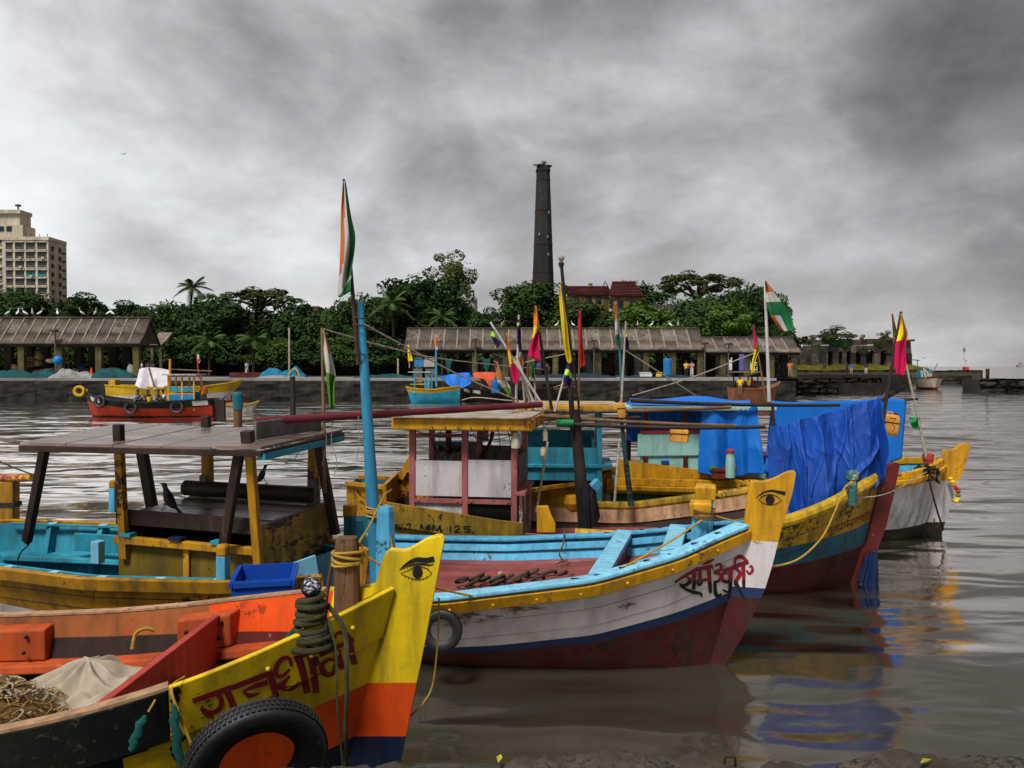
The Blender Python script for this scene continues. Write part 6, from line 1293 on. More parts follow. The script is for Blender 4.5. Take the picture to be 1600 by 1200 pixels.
# ------------------------------------------------------------------ boat G: dark teal wheelhouse
def boat_g():
    T = thing('fishing_boat', 'small boat with dark teal wheelhouse behind the pink posts', 'boat', (1.75, 13.85, 0), math.radians(-4), 'moored wooden fishing boats')
    h = Hull([(0, .05, 1.35, -.2, .7), (.5, .38, 1.2, -.3, .6), (1.5, .62, 1.08, -.35, .5), (3, .68, 1.05, -.35, .5), (4.6, .4, 1.15, -.3, .5)], rake=.2, rl=.6, smooth=3)
    h.shell(T, [MUST, TEAL], [[(0, .7), (4.6, .6)]], n=24); h.lining(T, TEAL, .6); h.deck(T, DWOOD, .65, .3, 4.5, [-.7, -.35, 0, .35, .7])
    for sd in (-1, 1): h.strake(T, 'gunwale', MUST, [(-.05, .0), (-.05, .06), (.05, .06), (.05, 0)], sd, .02, None, n=20)
    x0, x1, y0, y1 = -1.55, -.25, -.45, .5
    for x in (x0, x1):
        for y in (y0, y1): MB().box((x, y, 1.6), (.09, .09, 1.7)).build('post', TURQ, T, bevel=.006)
    MB().box((x1-.1, (y0+y1)/2, 1.75), (.03, .9, .40)).build('wall_panel', TEAL, T); MB().box(((x0+x1)/2, y0, 1.55), (1.2, .04, .55)).build('wall_panel', TURQ, T); MB().box(((x0+x1)/2, y1, 1.6), (1.2, .04, .9)).build('wall_panel', TEAL, T)
    MB().box(((x0+x1)/2+.12, (y0+y1)/2, 1.52), (1.5, 1.1, .06)).build('shelf', TURQ, T, bevel=.01)
    MB().box((x1+.02, (y0+y1)/2, 1.05), (.05, .95, .88)).build('side_board', GREYP, T)
    MB().box(((x0+x1)/2, 0, 1.0), (1.0, .6, .7)).build('engine_box', BLKH, T)
    rf = MB().box(((x0+x1)/2+.1, .05, 2.50), (1.75, 1.35, .09)).build('roof', GOLD, T, bevel=.01)
    MB().box(((x0+x1)/2+.1, .05, 2.555), (1.7, 1.3, .02)).build('roof_cover', mat('pale_roof_cover', (.48, .36, .20), .6), rf)
    p = wm(T).inverted() @ at(905, 786, 12.95); q = wm(T).inverted() @ at(936, 752, 13.1)
    MB().beam(p, q, .12, .14).build('light_blue_timber', LBLU, T, bevel=.01); MB().lathe([(.10, -.1), (.14, 0), (.10, .12)], 8, p+V((-.12, 0, 0))).build('bitt', GOLD, T)
boat_g()

# ------------------------------------------------------------------ boat H: aqua cabin, white bow with yellow horn
def boat_h():
    T = thing('fishing_boat', 'white-hulled boat with yellow horned stem and pale aqua cabin', 'boat', (8.2, 15.2, 0), math.radians(6), 'moored wooden fishing boats')
    Mi = wm(T).inverted()
    h = Hull([(0, .05, 1.34, -.3, .7), (.4, .45, 1.30, -.35, .6), (1.2, .92, 1.20, -.4, .5), (3, 1.08, 1.12, -.42, .45), (5, 1.0, 1.12, -.4, .45), (6.7, .8, 1.16, -.35, .5)], rake=.28, rl=.7, smooth=3)
    WHB = mat('stained_white_hull', (.52, .50, .51), .5, var=.14, wear=.14, wcol=(.10, .08, .06), grime=.5, scale=3, gcol=(.06, .05, .04))
    BOT = mat('black_weed_band', (.02, .02, .014), .6, var=.5, wear=.3, wcol=(.10, .08, .03), grime=.3, scale=6)
    h.shell(T, [WHB, BOT], [[(0, .24), (3, .22), (6.7, .2)]], n=40)
    stem_plate(T, [(.53, 1.715), (.48, 1.485), (.40, 1.254), (.263, .95), (.14, .55), (.03, .23), (-.03, .04), (-.12, -.35), (-.6, -.35), (-.3, .3), (-.15, 1.0), (-.02, 1.33), (.03, 1.59), (.06, 1.607), (.13, 1.595), (.215, 1.607), (.28, 1.64), (.33, 1.69), (.373, 1.717), (.45, 1.73)], (1.02, .24), [GOLD, WHB, BOT], th=.12)
    for sd in (-1, 1):
        h.strake(T, 'rub_rail', GOLD, [(.0, .0), (.06, -.01), (.075, -.08), (.05, -.14), (.0, -.16)], sd, 0, None, n=36, bevel=.01)
        h.strake(T, 'gunwale', GOLD, [(-.08, .0), (-.08, .12), (.02, .12), (.02, 0)], sd, .05, None, n=36, bevel=.01)
    h.lining(T, LBLU, .6); h.deck(T, TEAL, .66, .4, 6.6, [-1, -.6, -.2, .2, .6, 1])
    # green netting stretched under the rail
    mb = MB()
    S = [3.0+.12*k for k in range(30)]
    mb.grid(lambda u, v: (lambda s: V(h.Pz(s, h.sheer(s)-.06-.42*v, -1))+h.N(s, -1)*(.04+.02*noise.noise(V((s*6, v*4, 0)))))(lerp(2.9, 6.6, u)), 60, 8)
    mb.build('side_netting', DGRN, T, smooth=True, ang=3)
    # cabin: aqua boards, maroon posts
    X0, X1 = -6.05, -4.45; yn, yf = -.62, .55
    for x in (X0+.08, -5.25, -4.92, X1+.0):
        for y in (yn, yf): MB().box((x, y, 1.55), (.08, .07, 1.75)).build('post', MARD, T, bevel=.004)
    MB().box(((X0+X1)/2, yn-.02, 1.82), (X1-X0+.12, .05, .40)).build('cabin_board', AQUA, T, bevel=.02); MB().box(((X0+X1)/2, yn+.01, 1.28), (X1-X0, .04, .72)).build('cabin_board', AQUA, T)
    MB().box((X1+.42, yn+.06, 1.22), (.72, .05, .72)).build('cabin_board', AQUA, T); MB().box((X1+.40, yn+.25, 1.62), (.84, .62, .05)).build('counter', mat('magenta_edge', (.32, .02, .10), .5), T, bevel=.01)
    MB().box(((X0+X1)/2, yn-.03, 2.05), (X1-X0, .06, .05)).build('rail', REDB, T)
    MB().box(((X0+X1)/2+.6, yf, 1.4), (1.6, .04, 1.0)).build('cabin_board', TEAL, T)
    MB().lathe([(.0, 0), (.07, .0), (.07, .05), (.0, .05)], 10, (-5.62, yn-.03, 1.50)).build('porthole', CRATE, T)
    rf = MB().box(((X0+X1)/2+.25, -.05, 2.46), (2.6, 1.7, .07), Matrix.Rotation(.0, 3, 'Z')).build('roof', mat('pale_mint_roof', (.42, .62, .54), .5, var=.12, wear=.15, wcol=(.5, .5, .42), grime=.2), T, bevel=.01)
    mb = MB(); mb.plate([(0, 0), (2.7, 0), (2.7, .04), (.0, .42)], lambda x, z, d: V((-6.5+x, -.82+d, 1.18+z)), .04); mb.build('slanted_board', GOLD, T)
    MB().beam((-5.6, .75, .9), (-3.0, .8, .9), .3, .5).build('inner_bench', BLUD, T)
    # bollard with black lines at the bow
    b = Mi @ at(1450, 725, 14.75); MB().lathe([(.09, -.25), (.08, .05), (.10, .10), (.10, .18), (.07, .2)], 10, b).build('bollard', REDB, T)
    b2 = Mi @ at(1388, 727, 14.6); MB().beam(b2-V((0, 0, .2)), b2+V((-.03, 0, .22)), .09, .09).build('bitt', DWOOD, T)
    MB().beam(Mi @ at(1415, 742, 15.6), Mi @ at(1478, 728, 15.3), .08, .06).build('far_plank', BEIGE, T)
    return T, h
BLUD = mat('deep_blue_box', (.01, .05, .16), .5, var=.3, grime=.4)
TH_, HH = boat_h()
def fittings_dgh():
    # booms and poles lying fore and aft over the boats
    P = [('dark boom running from the mast to the bright blue sheet', (895, 663, 11.9), (1196, 667, 11.6), .032, DPOLE), ('bamboo pole lashed low across the dark mast', (800, 646, 11.8), (1150, 665, 12.6), .030, BAMB), ('bamboo pole above the pale mint roof', (850, 642, 12.6), (1142, 636, 13.2), .034, BAMB),
         ('black boom carrying the flat blue sheet', (985, 626, 13.6), (1312, 633, 13.9), .035, DPOLE), ('thin bamboo crossing behind the yellow roof', (690, 652, 12.3), (1000, 652, 13.0), .026, BAMB), ('pale bamboo lying on the yellow roof', (700, 652, 11.9), (846, 640, 12.4), .028, ROPEW)]
    for lab, a, b, r, m in P: pole_thing(lab, at(*a), at(*b), r, m, r*.8, name='boom', cat='boom', bend=.03)
    pole_thing('short brown spar sticking out past the blue tarpaulin', at(1352, 640, 11.8), at(1410, 607, 12.2), .03, DPOLE, name='spar', cat='spar')
    pole_thing('teal and black pole standing in front of the green netting', at(986, 790, 12.75), at(969, 640, 12.75), .05, mat('teal_black_pole', (.02, .10, .12), .5, var=.4, wear=.5, wcol=(.015, .012, .01), scale=4), .03)
    pole_thing('thin pale pole leaning on the aqua cabin', at(960, 786, 12.7), at(968, 690, 12.9), .022, ROPEW)
    pole_thing('pale boat hook leaning against the teal wheelhouse', at(838, 800, 11.5), at(856, 690, 11.6), .018, ROPEW)
    pole_thing('rusty upright rod under the folded tarpaulin edge', at(1214, 744, 11.6), at(1207, 630, 11.6), .022, IRON)
    def jerry(label, px, py, Y, w, hh, rz, tilt, m=JERR, marks=False):
        T = thing('jerrycan', label, 'jerrycan', at(px, py, Y)); T.rotation_euler = (0, tilt, rz)
        mb = MB(); rings = []
        for z, k in ((-.5, .86), (-.46, .98), (-.2, 1), (.2, 1), (.36, .98), (.46, .82), (.5, .6)):
            rings.append([V((a*w/2*k, b*w*.3*k, z*hh)) for a, b in ((-1, -.6), (-.8, -1), (.8, -1), (1, -.6), (1, .6), (.8, 1), (-.8, 1), (-1, .6))])
        mb.loft(rings); mb.build('body', m, T, smooth=True, ang=.7)
        MB().lathe([(.0, 0), (w*.13, 0), (w*.13, hh*.12), (0, hh*.12)], 10, (w*.25, 0, hh*.47)).build('cap', MARD, T)
        MB().tube([V((-w*.28, 0, hh*.44)), V((-w*.28, 0, hh*.58)), V((.0, 0, hh*.6)), V((.06*w, 0, hh*.48))], w*.06, 6).build('handle', m, T, smooth=True)
        MB().tube([V((a*w*.51, b*w*.31, .12*hh)) for a, b in ((-1, -1), (1, -1), (1, 1), (-1, 1), (-1, -1))], .008, 5).build('cord', DWOOD, T)
        if marks:
            MB().tube(cat_rom([V((-.05, -w*.305, .3*hh)), V((.03, -w*.305, .33*hh)), V((-.01, -w*.305, .1*hh)), V((.04, -w*.305, -.1*hh)), V((.0, -w*.305, -.28*hh))], 5), .006, 5).build('red_mark', REDL, T)
        return T
    jerry('orange jerrycan with red marks hanging on the dark bow flagstaff', 1391, 664, 12.0, .24, .32, 0, math.radians(8), marks=True)
    jerry('orange jerrycan slung under the dark boom by the aqua cabin', 1061, 680, 12.2, .28, .21, 0, math.radians(4))
    jerry('tall orange float tied on the leaning pole left of the aqua cabin', 971, 641, 12.6, .12, .24, 0, 0)
    mb = MB(); mb.tube([V((-.13, 0, 0)), V((-.12, 0, 0)), V((.12, 0, 0)), V((.13, 0, 0))], [.04, .055, .055, .04], 12); o = mb.build('float', GRNP, None, smooth=True); o.location = at(883, 661, 11.85); tag(o, 'green cylindrical float hung on the dark mast', 'float')
    for lab, px, py, w, hh in (('upper white plastic float hanging at the corner of the yellow roof', 852, 680, .07, .16), ('lower white plastic bottle hanging at the corner of the yellow roof', 849, 705, .09, .12), ('white plastic can hung on the right pink post', 806, 688, .13, .22)):
        mb = MB(); mb.lathe([(.01, hh*.5), (w*.3, hh*.48), (w*.3, hh*.38), (w*.5, hh*.25), (w*.5, -hh*.48), (w*.1, -hh*.5)], 8); o = mb.build('plastic_bottle', mat('dirty_white_plastic', (.55, .48, .36), .5, var=.2), None, smooth=True); o.location = at(px, py, 11.0); tag(o, lab, 'bottle')
    crate_thing('red brown crate of floats on the yellow rail of the aqua boat', at(1128, 746, 13.6), .1, (.36, .30, .18), mat('red_brown_crate', (.22, .035, .02), .6, var=.3, wear=.2))
    mb = MB(); mb.lathe([(.08, 0), (.085, .2), (.075, .34), (.06, .4), (.065, .41), (.065, .46), (.03, .48)], 12, mats=[0, 0, 0, 1, 1, 1]); o = mb.build('thermos_flask', [AQUA, REDB], None, smooth=True); o.location = at(1141, 746, 13.4); tag(o, 'pale green flask with a red lid beside the crate', 'flask')
    mb = MB(); mb.ball((0, 0, 0), .07, 10); o = mb.build('float', GRNP, None, smooth=True); o.location = at(1114, 733, 13.6); tag(o, 'small green float on the red brown crate', 'float')
    # black oilskin hung on the mast
    drape('black oilskin jacket hung on the dark mast', [(905, 762), (912, 756), (922, 757), (930, 766)], [(903, 822), (912, 826), (924, 826), (938, 806)], lambda u: 11.85-.12*math.sin(math.pi*u), lambda u: 11.80-.16*math.sin(math.pi*u), CLOTHK, name='jacket', nu=30, nv=30, amp=.05, freq=14, seed=2)['category'] = 'jacket'
    rope_thing('yellow mooring rope looping from the teal post along the blue side', [at(1331, 752, 10.93), at(1318, 765, 10.85), at(1304, 800, 10.5), at(1284, 840, 10.35), at(1250, 872, 10.3), at(1215, 884, 10.2), at(1198, 882, 9.6)], .012, ROPEY, sm=8)
    rope_thing('pale line from the mossy bow to the maroon stem', [at(1335, 778, 11.2), at(1370, 775, 11.4), at(1398, 766, 11.8), at(1440, 742, 14.0), at(1452, 735, 14.5)], .008, ROPEW)
    rope_thing('black mooring line from the red bollard to the water', [at(1450, 726, 14.6), at(1452, 750, 14.35), at(1462, 790, 14.3), at(1474, 828, 14.6)], .016, ROPEK)
    T = thing('rope_tangle', 'tangle of black ropes hanging round the red bollard', 'rope', at(1448, 735, 14.45)); rr = random.Random(8)
    for k in range(7): MB().tube(cat_rom([V((rr.uniform(-.22, .2), rr.uniform(-.1, .05), rr.uniform(-.25, .12))) for _ in range(6)], 5), .014, 5).build('strand', ROPEK, T, smooth=True)
    # garland on the white bow
    T = thing('garland', 'red, green and yellow garland hanging on the white bow', 'garland', at(1494, 770, 15.0))
    for k, (px, py, m) in enumerate(((1485, 748, FYEL), (1488, 753, FYEL), (1491, 758, FORG), (1494, 763, FRED), (1497, 768, FRED), (1497, 774, FLGR), (1496, 780, FYEL), (1494, 783, FYEL))):
        p = at(px, py, 15.05-.02*k)-T.location; MB().ball(p, .05, 8, sq=(1, 1, .8)).build('blossom', m, T)
    rope_thing('long white line from the small flagstaff down to the yellow roof', [at(505, 514, 9.2), at(600, 541, 10.5), at(700, 562, 13), at(856, 578, 17)], .010, ROPEW, sm=4)
    rope_thing('white stay line from the blue mast down past the flag bundle', [at(570, 507, 8.9), at(640, 545, 9.8), at(720, 587, 10.8), at(810, 626, 11.8)], .010, ROPEW, sm=4)
    rope_thing('white stay crossing from the teal pole down to the blue tarpaulin strip', [at(978, 548, 12.9), at(1040, 588, 13.2), at(1090, 620, 13.6)], .010, ROPEW, sm=3)
    rope_thing('white stay crossing from the pink and green flag down to the mint roof', [at(1178, 552, 15.4), at(1080, 590, 14.8), at(988, 618, 14.2)], .010, ROPEW, sm=3)
    rope_thing('grey line between the flag bundle and the dark mast', [at(820, 566, 12.0), at(850, 560, 12.0), at(884, 553, 12.0)], .008, ROPEW, sm=3)
    # ---- flags
    st = BAMB; G = 'flags on staffs above the moored boats'
    band = lambda cuts: (lambda u, v: sum(v+.05*math.sin(u*3) > c for c in cuts))
    flag('short brown staff with a drooping orange, white and green flag by the canopy', at(508, 770, 9.2), at(503, 512, 9.2), .022, .016, st, [[(504, 516), (506, 516)], [(505, 545), (516, 548)], [(508, 575), (524, 584)], [(512, 610), (522, 602)], [(515, 640), (523, 638)]], 9.15, lambda u, v: 0 if u > .6 and v < .28 else (2 if v > .55 or u < .15 else 1), [SAFF, FWHT, FLGR], group=G)
    flag('dark staff with orange, yellow and pink flag, tallest in the bundle', at(862, 640, 11.9), at(836, 476, 11.9), .026, .02, DPOLE, [[(836, 478), (838, 478)], [(834, 495), (843, 510)], [(833, 520), (844, 514)], [(826, 548), (842, 530)], [(825, 556), (845, 566)]], 11.85, band((.42, .60)), [FORG, FYEL, FPNK], group=G)
    flag('tall dark topmast flying a long yellow pennant', at(905, 640, 11.95), at(876, 414, 11.95), .016, .01, DPOLE, [[(874, 445), (876, 445)], [(874, 470), (881, 472)], [(877, 505), (886, 505)], [(881, 540), (889, 538)], [(885, 562), (892, 558)], [(888, 570), (893, 566)]], 11.85, lambda u, v: 0, [FYEL], group=G)
    flag('thin staff with a narrow dark red flag right of the yellow pennant', at(904, 640, 12.6), at(906, 486, 12.6), .018, .014, BAMB, [[(904, 486), (908, 486)], [(903, 505), (909, 508)], [(904, 540), (911, 540)], [(904, 560), (914, 568)], [(906, 576), (914, 570)]], 12.55, lambda u, v: 0, [FRED], group=G)
    flag('white leaning staff with lime and purple flag at the left of the bundle', at(852, 640, 12.1), at(766, 503, 12.1), .02, .016, FWHT, [[(767, 514), (770, 514)], [(767, 520), (776, 526)], [(768, 527), (780, 534)], [(772, 535), (784, 536)], [(777, 545), (782, 538)]], 12.05, band((.12, .42)), [FPUR, FLIM, FPUR], group=G)
    flag('upright white staff with purple and lime flag near the middle of the bundle', at(806, 635, 12.2), at(811, 492, 12.2), .02, .016, FWHT, [[(807, 498), (814, 500)], [(808, 507), (813, 507)], [(808, 517), (814, 518)], [(808, 538), (815, 538)]], 12.15, band((.25, .45)), [FPUR, FLIM, FPUR], group=G)
    flag('white staff with purple, white and orange flag beside the upright staff', at(820, 636, 12.3), at(813, 535, 12.3), .016, .014, FWHT, [[(811, 538), (815, 538)], [(810, 556), (816, 556)], [(811, 570), (818, 572)]], 12.25, band((.4, .62)), [FPUR, FWHT, FORG], group=G)
    flag('orange, yellow and pink flag hanging left of the upright white staff', at(804, 640, 12.0), at(790, 518, 12.0), .016, .013, DPOLE, [[(790, 520), (792, 520)], [(793, 545), (801, 560)], [(796, 570), (804, 566)], [(800, 592), (811, 582)], [(805, 602), (812, 592)]], 11.95, band((.28, .55)), [FORG, FYEL, FPNK], group=G)
    flag('tan, white and green flag on a slanting staff, lowest of the bundle', at(806, 634, 11.8), at(772, 562, 11.8), .018, .015, BAMB, [[(773, 564), (778, 566)], [(775, 580), (786, 584)], [(777, 595), (793, 598)], [(784, 604), (797, 606)], [(796, 620), (799, 616)]], 11.75, band((.5, .78)), [FS('tan_cloth', (.36, .17, .06)), FWHT, FLGR], group=G)
    flag('white leaning staff with lime and purple pennant under the yellow pennant', at(867, 643, 11.7), at(888, 566, 11.7), .016, .012, FWHT, [[(886, 566), (888, 566)], [(884, 575), (892, 580)], [(882, 585), (893, 592)], [(880, 596), (894, 604)], [(888, 606), (895, 608)]], 11.65, band((.3, .52)), [FPUR, FLIM, FPUR], group=G)
    flag('thin staff with hanging dark green and lime streamer in the bundle', at(838, 640, 12.4), at(833, 560, 12.4), .014, .012, ROPEW, [[(830, 562), (833, 562)], [(829, 580), (835, 578)], [(830, 592), (836, 590)]], 12.35, band((.55,)), [FGRN, FLGR], group=G)
    for i, (a, b, w) in enumerate((((806, 556), (838, 640), 'pale'), ((812, 580), (832, 640), 'grey'), ((826, 556), (822, 640), 'bare'))):
        pole_thing(w+' bare staff standing in the flag bundle on the yellow roof', at(b[0], b[1], 12.2+.1*i), at(a[0], a[1], 12.2+.1*i), .022, [FWHT, ROPEW, BAMB][i], .018, name='staff', group='bare staffs in the flag bundle')
    flag('staff with slim orange, white and green flag left of the orange float', at(974, 650, 12.8), at(964, 470, 12.8), .024, .014, mat('teal_staff', (.03, .20, .30), .5), [[(960, 472), (963, 472)], [(961, 495), (966, 500)], [(961, 515), (969, 520)], [(963, 535), (970, 530)], [(965, 542), (970, 538)]], 12.75, band((.32, .62)), TRI, group=G)
    flag('pale staff with small lime and purple flag by the orange float', at(970, 645, 12.7), at(978, 502, 12.7), .02, .016, ROPEW, [[(977, 522), (980, 522)], [(976, 530), (982, 532)], [(974, 545), (984, 550)]], 12.72, band((.3,)), [FLIM, FPUR], group=G)
    flag('tall white pole with a large folded orange, white and green flag', at(1202, 628, 16.0), at(1195, 437, 16.0), .038, .026, mat('white_pole_paint', (.55, .53, .5), .5), [[(1195, 438), (1196, 438)], [(1196, 452), (1206, 451)], [(1196, 467), (1216, 466)], [(1200, 482), (1230, 482)], [(1206, 497), (1238, 500)], [(1216, 510), (1240, 512)], [(1224, 518), (1238, 517)]], 15.9, lambda u, v: (0 if v < .22 else 1 if v < .40 else 2) if v < .62 else (0 if u < .25 else 1 if u < .55 else 2), TRI, fold=.08, group=G)
    flag('thin leaning staff with pink, green and yellow flag near the white pole', at(1197, 628, 15.4), at(1177, 508, 15.4), .02, .014, BAMB, [[(1177, 508), (1178, 508)], [(1177, 525), (1182, 528)], [(1178, 540), (1186, 545)], [(1178, 552), (1186, 548)], [(1175, 565), (1180, 565)], [(1174, 586), (1179, 582)]], 15.35, lambda u, v: 1 if (v > .3 and u > .45 and v < .62) else (0 if v < .5 else 2), [FPNK, FLGR, FYEL], group=G)
    flag('dark bow staff with orange, yellow and pink flag beside the blue sheet', at(1371, 705, 11.95), at(1408, 487, 11.95), .032, .02, DPOLE, [[(1408, 490), (1409, 490)], [(1406, 510), (1413, 505)], [(1402, 528), (1418, 522)], [(1399, 540), (1415, 540)], [(1397, 570), (1416, 572)], [(1400, 585), (1411, 588)]], 11.9, lambda u, v: (2 if v > .5 else (0 if u > .62 else 1)), [FS('rust_cloth', (.30, .10, .03)), FYEL, FPNK], group=G)
    flag('slim red and green flag just left of the dark bow staff', at(1399, 560, 12.3), at(1394, 490, 12.3), .015, .01, BAMB, [[(1394, 490), (1395, 490)], [(1395, 505), (1399, 508)], [(1398, 528), (1402, 522)]], 12.25, lambda u, v: 1 if u < .4 else 0, [FRED, FLGR], group=G)
    flag('thin leaning bow staff with a small green flag over the white hull', at(1448, 718, 14.7), at(1416, 570, 14.7), .024, .02, ROPEW, [[(1421, 652), (1437, 652)], [(1422, 660), (1438, 662)], [(1426, 669), (1436, 671)]], 14.68, lambda u, v: 0, [GRNP], group=G)
    pole_thing('short crossbar on the thin bow staff of the white boat', at(1412, 625, 14.7), at(1434, 623, 14.7), .022, DPOLE, name='crossbar')
fittings_dgh()

# ------------------------------------------------------------------ people
SKIN = flat('brown_skin', (.13, .065, .04), .6); HAIR = flat('black_hair', (.01, .009, .008), .6)
_cl = {}
def cl(c):
    if c not in _cl: _cl[c] = flat('garment_%d' % len(_cl), c, .85)
    return _cl[c]
def person(label, loc, rz, shirt, legs, pose='stand', h=1.66, group='people on the far quay', name='person'):
    T = thing(name, label, 'person', loc, rz, group); k = h/1.72; T.scale = (k, k, k)
    if pose == 'stand':
        J = [(0, 0, .95), (0, .01, 1.15), (0, 0, 1.36), (0, .01, 1.49), (0, .02, 1.60), (0, .03, 1.70), (.17, 0, 1.42), (.24, .02, 1.14), (.22, .14, .93), (-.17, 0, 1.42), (-.25, .0, 1.14), (-.24, .10, .90), (.09, 0, .90), (.10, .02, .50), (.10, -.02, .06), (.10, .12, .03), (-.09, 0, .90), (-.11, .05, .50), (-.12, .0, .06), (-.12, .14, .03)]
    elif pose == 'lean':
        J = [(0, 0, .93), (0, .10, 1.10), (0, .20, 1.28), (0, .27, 1.38), (0, .32, 1.47), (0, .36, 1.56), (.17, .20, 1.32), (.23, .34, 1.10), (.18, .50, .98), (-.17, .2, 1.32), (-.23, .34, 1.10), (-.18, .5, .98), (.09, 0, .90), (.12, .02, .50), (.14, -.06, .06), (.14, .08, .03), (-.09, 0, .90), (-.10, .08, .50), (-.10, .08, .06), (-.10, .22, .03)]
    else:
        J = [(0, 0, .16), (0, .03, .36), (0, .08, .58), (0, .12, .72), (0, .15, .82), (0, .17, .92), (.17, .08, .64), (.24, .20, .42), (.16, .38, .36), (-.17, .08, .64), (-.24, .2, .42), (-.16, .38, .36), (.09, .02, .16), (.13, .40, .46), (.12, .44, .06), (.12, .56, .03), (-.09, .02, .16), (-.13, .42, .44), (-.14, .46, .06), (-.14, .58, .03)]
    J = [V(j) for j in J]; E = [(0, 1), (1, 2), (2, 3), (3, 4), (4, 5), (2, 6), (6, 7), (7, 8), (2, 9), (9, 10), (10, 11), (0, 12), (12, 13), (13, 14), (14, 15), (0, 16), (16, 17), (17, 18), (18, 19)]
    rad = [.13, .12, .14, .055, .095, .085, .06, .045, .035, .06, .045, .035, .085, .06, .045, .035, .085, .06, .045, .035]
    me = bpy.data.meshes.new('body'); me.from_pydata([tuple(j) for j in J], E, []); me.materials.append(SKIN); o = bpy.data.objects.new('body', me); COL.objects.link(o); o.parent = T
    o.modifiers.new('skin', 'SKIN'); 
    if not me.skin_vertices: me.attributes  # layer is made with the modifier below
    try:
        if not me.skin_vertices:
            bpy.context.view_layer.objects.active = o; bpy.ops.mesh.customdata_skin_add()
        for i, s in enumerate(me.skin_vertices[0].data): s.radius = (rad[i], rad[i]*.85); s.use_root = (i == 0)
    except Exception: pass
    sb = o.modifiers.new('sub', 'SUBSURF'); sb.levels = sb.render_levels = 1
    g = MB(); g.tube([J[0]-V((0, 0, .06)), J[0]+V((0, 0, .05)), J[1], J[2], lerp(J[2], J[3], .75)], [.165, .16, .155, .175, .085], 10, flat=.72)
    for a, b in ((6, 7), (9, 10)): g.tube([J[2]+(J[a]-J[2])*.5, J[a], lerp(J[a], J[b], .8)], [.085, .08, .065], 8)
    g.build('shirt', cl(shirt), T, smooth=True)
    g = MB(); g.tube([J[0]+V((0, 0, .04)), J[0]-V((0, 0, .08))], [.15, .155], 10, flat=.8)
    for a, b, c in ((12, 13, 14), (16, 17, 18)): g.tube([J[a], J[b], lerp(J[b], J[c], .85)], [.095, .078, .062], 8)
    g.build('trousers', cl(legs), T, smooth=True)
    MB().ball(J[5]+V((0, -.015, .03)), .105, 10, sq=(.88, 1.0, .78)).build('hair', HAIR, T, smooth=True)
    return T
WHs, YLs, DKs, BLs, RDs, ORs, GRs = (.55, .55, .57), (.70, .45, .02), (.02, .02, .025), (.02, .08, .30), (.30, .03, .03), (.50, .15, .03), (.10, .10, .11)
def onq(px, Y=79, z=QZ+.05): return V((px2x(px, Y), Y, z))
person('person in a white shirt walking on the quay left of the young palms', onq(386, 82), 1.2, WHs, WHs)
person('person in white standing at the right end of the left shed', onq(222, 80), 2.0, (.40, .45, .55), DKs)
person('person in brown beside the one in white by the left shed', onq(231, 81), 3.6, (.20, .10, .06), DKs)
person('person in pale blue at the edge of the left shed', onq(238, 82), 3.0, (.25, .35, .5), (.3, .1, .05))
person('person in a yellow shirt standing under the long shed', onq(1072, 82), 3.2, YLs, DKs)
person('person in a pink shirt beside the yellow shirt under the shed', onq(1081, 82.5), 2.6, (.45, .22, .25), WHs)
person('person in an orange top at the right end of the short shed', onq(1234, 83), 3.0, ORs, (.25, .2, .15))
person('bending person in brown under the shed near the flag bundle', onq(858, 83), 1.8, (.20, .09, .05), DKs, 'lean')
person('person in blue under the shed near the flag bundle', onq(842, 84), 2.8, BLs, DKs)
person('person in dark clothes on the jetty below the ruin', V((px2x(1288, 120), 120, QZ)), 3.1, DKs, (.12, .11, .1))
person('person in a blue shirt and tan shorts on the jetty', V((px2x(1330, 120), 120, QZ)), 3.1, (.02, .14, .50), (.45, .30, .18))
person('person in a black shirt and white shorts on the jetty', V((px2x(1353, 120), 120, QZ)), 2.9, DKs, WHs)
person('person in black left of the blue shirt on the jetty', V((px2x(1323, 121), 121, QZ)), 3.4, (.03, .03, .03), DKs)
# the landing they stand on
o = MB().box((43, 117, .4), (24, 14, 3.2)).build('landing', [STONE]); tag(o, None, None, kind='structure')

# ------------------------------------------------------------------ boats in the basin
def small_hull(T, L_, hb, zb, zm, zs, mats, bounds, rake=.3, inner=None, deckz=.4, transom=True, rim=None, ends=.5, mf=None):
    h = Hull([(0, .05, zb, -.3, .7), (L_*.1, hb*.5, lerp(zb, zm, .45), -.3, .6), (L_*.28, hb*.9, lerp(zb, zm, .85), -.35, .5), (L_*.5, hb, zm, -.35, .45), (L_*.8, hb*.85, lerp(zm, zs, .6), -.35, .5), (L_, hb*ends, zs, -.3, .5)], rake=rake, rl=L_*.1, smooth=3)
    h.shell(T, mats, bounds, n=26, transom=transom, mf=mf); h.lining(T, inner or mats[0], deckz, n=20); h.deck(T, inner or DWOOD, deckz+.03, L_*.08, L_*.97, [-hb, -hb*.33, hb*.33, hb], n=8)
    for sd in (-1, 1): h.strake(T, 'gunwale', rim or mats[0], [(-.05, 0), (-.05, .06), (.05, .06), (.05, -.02)], sd, .02, None, n=22)
    return h
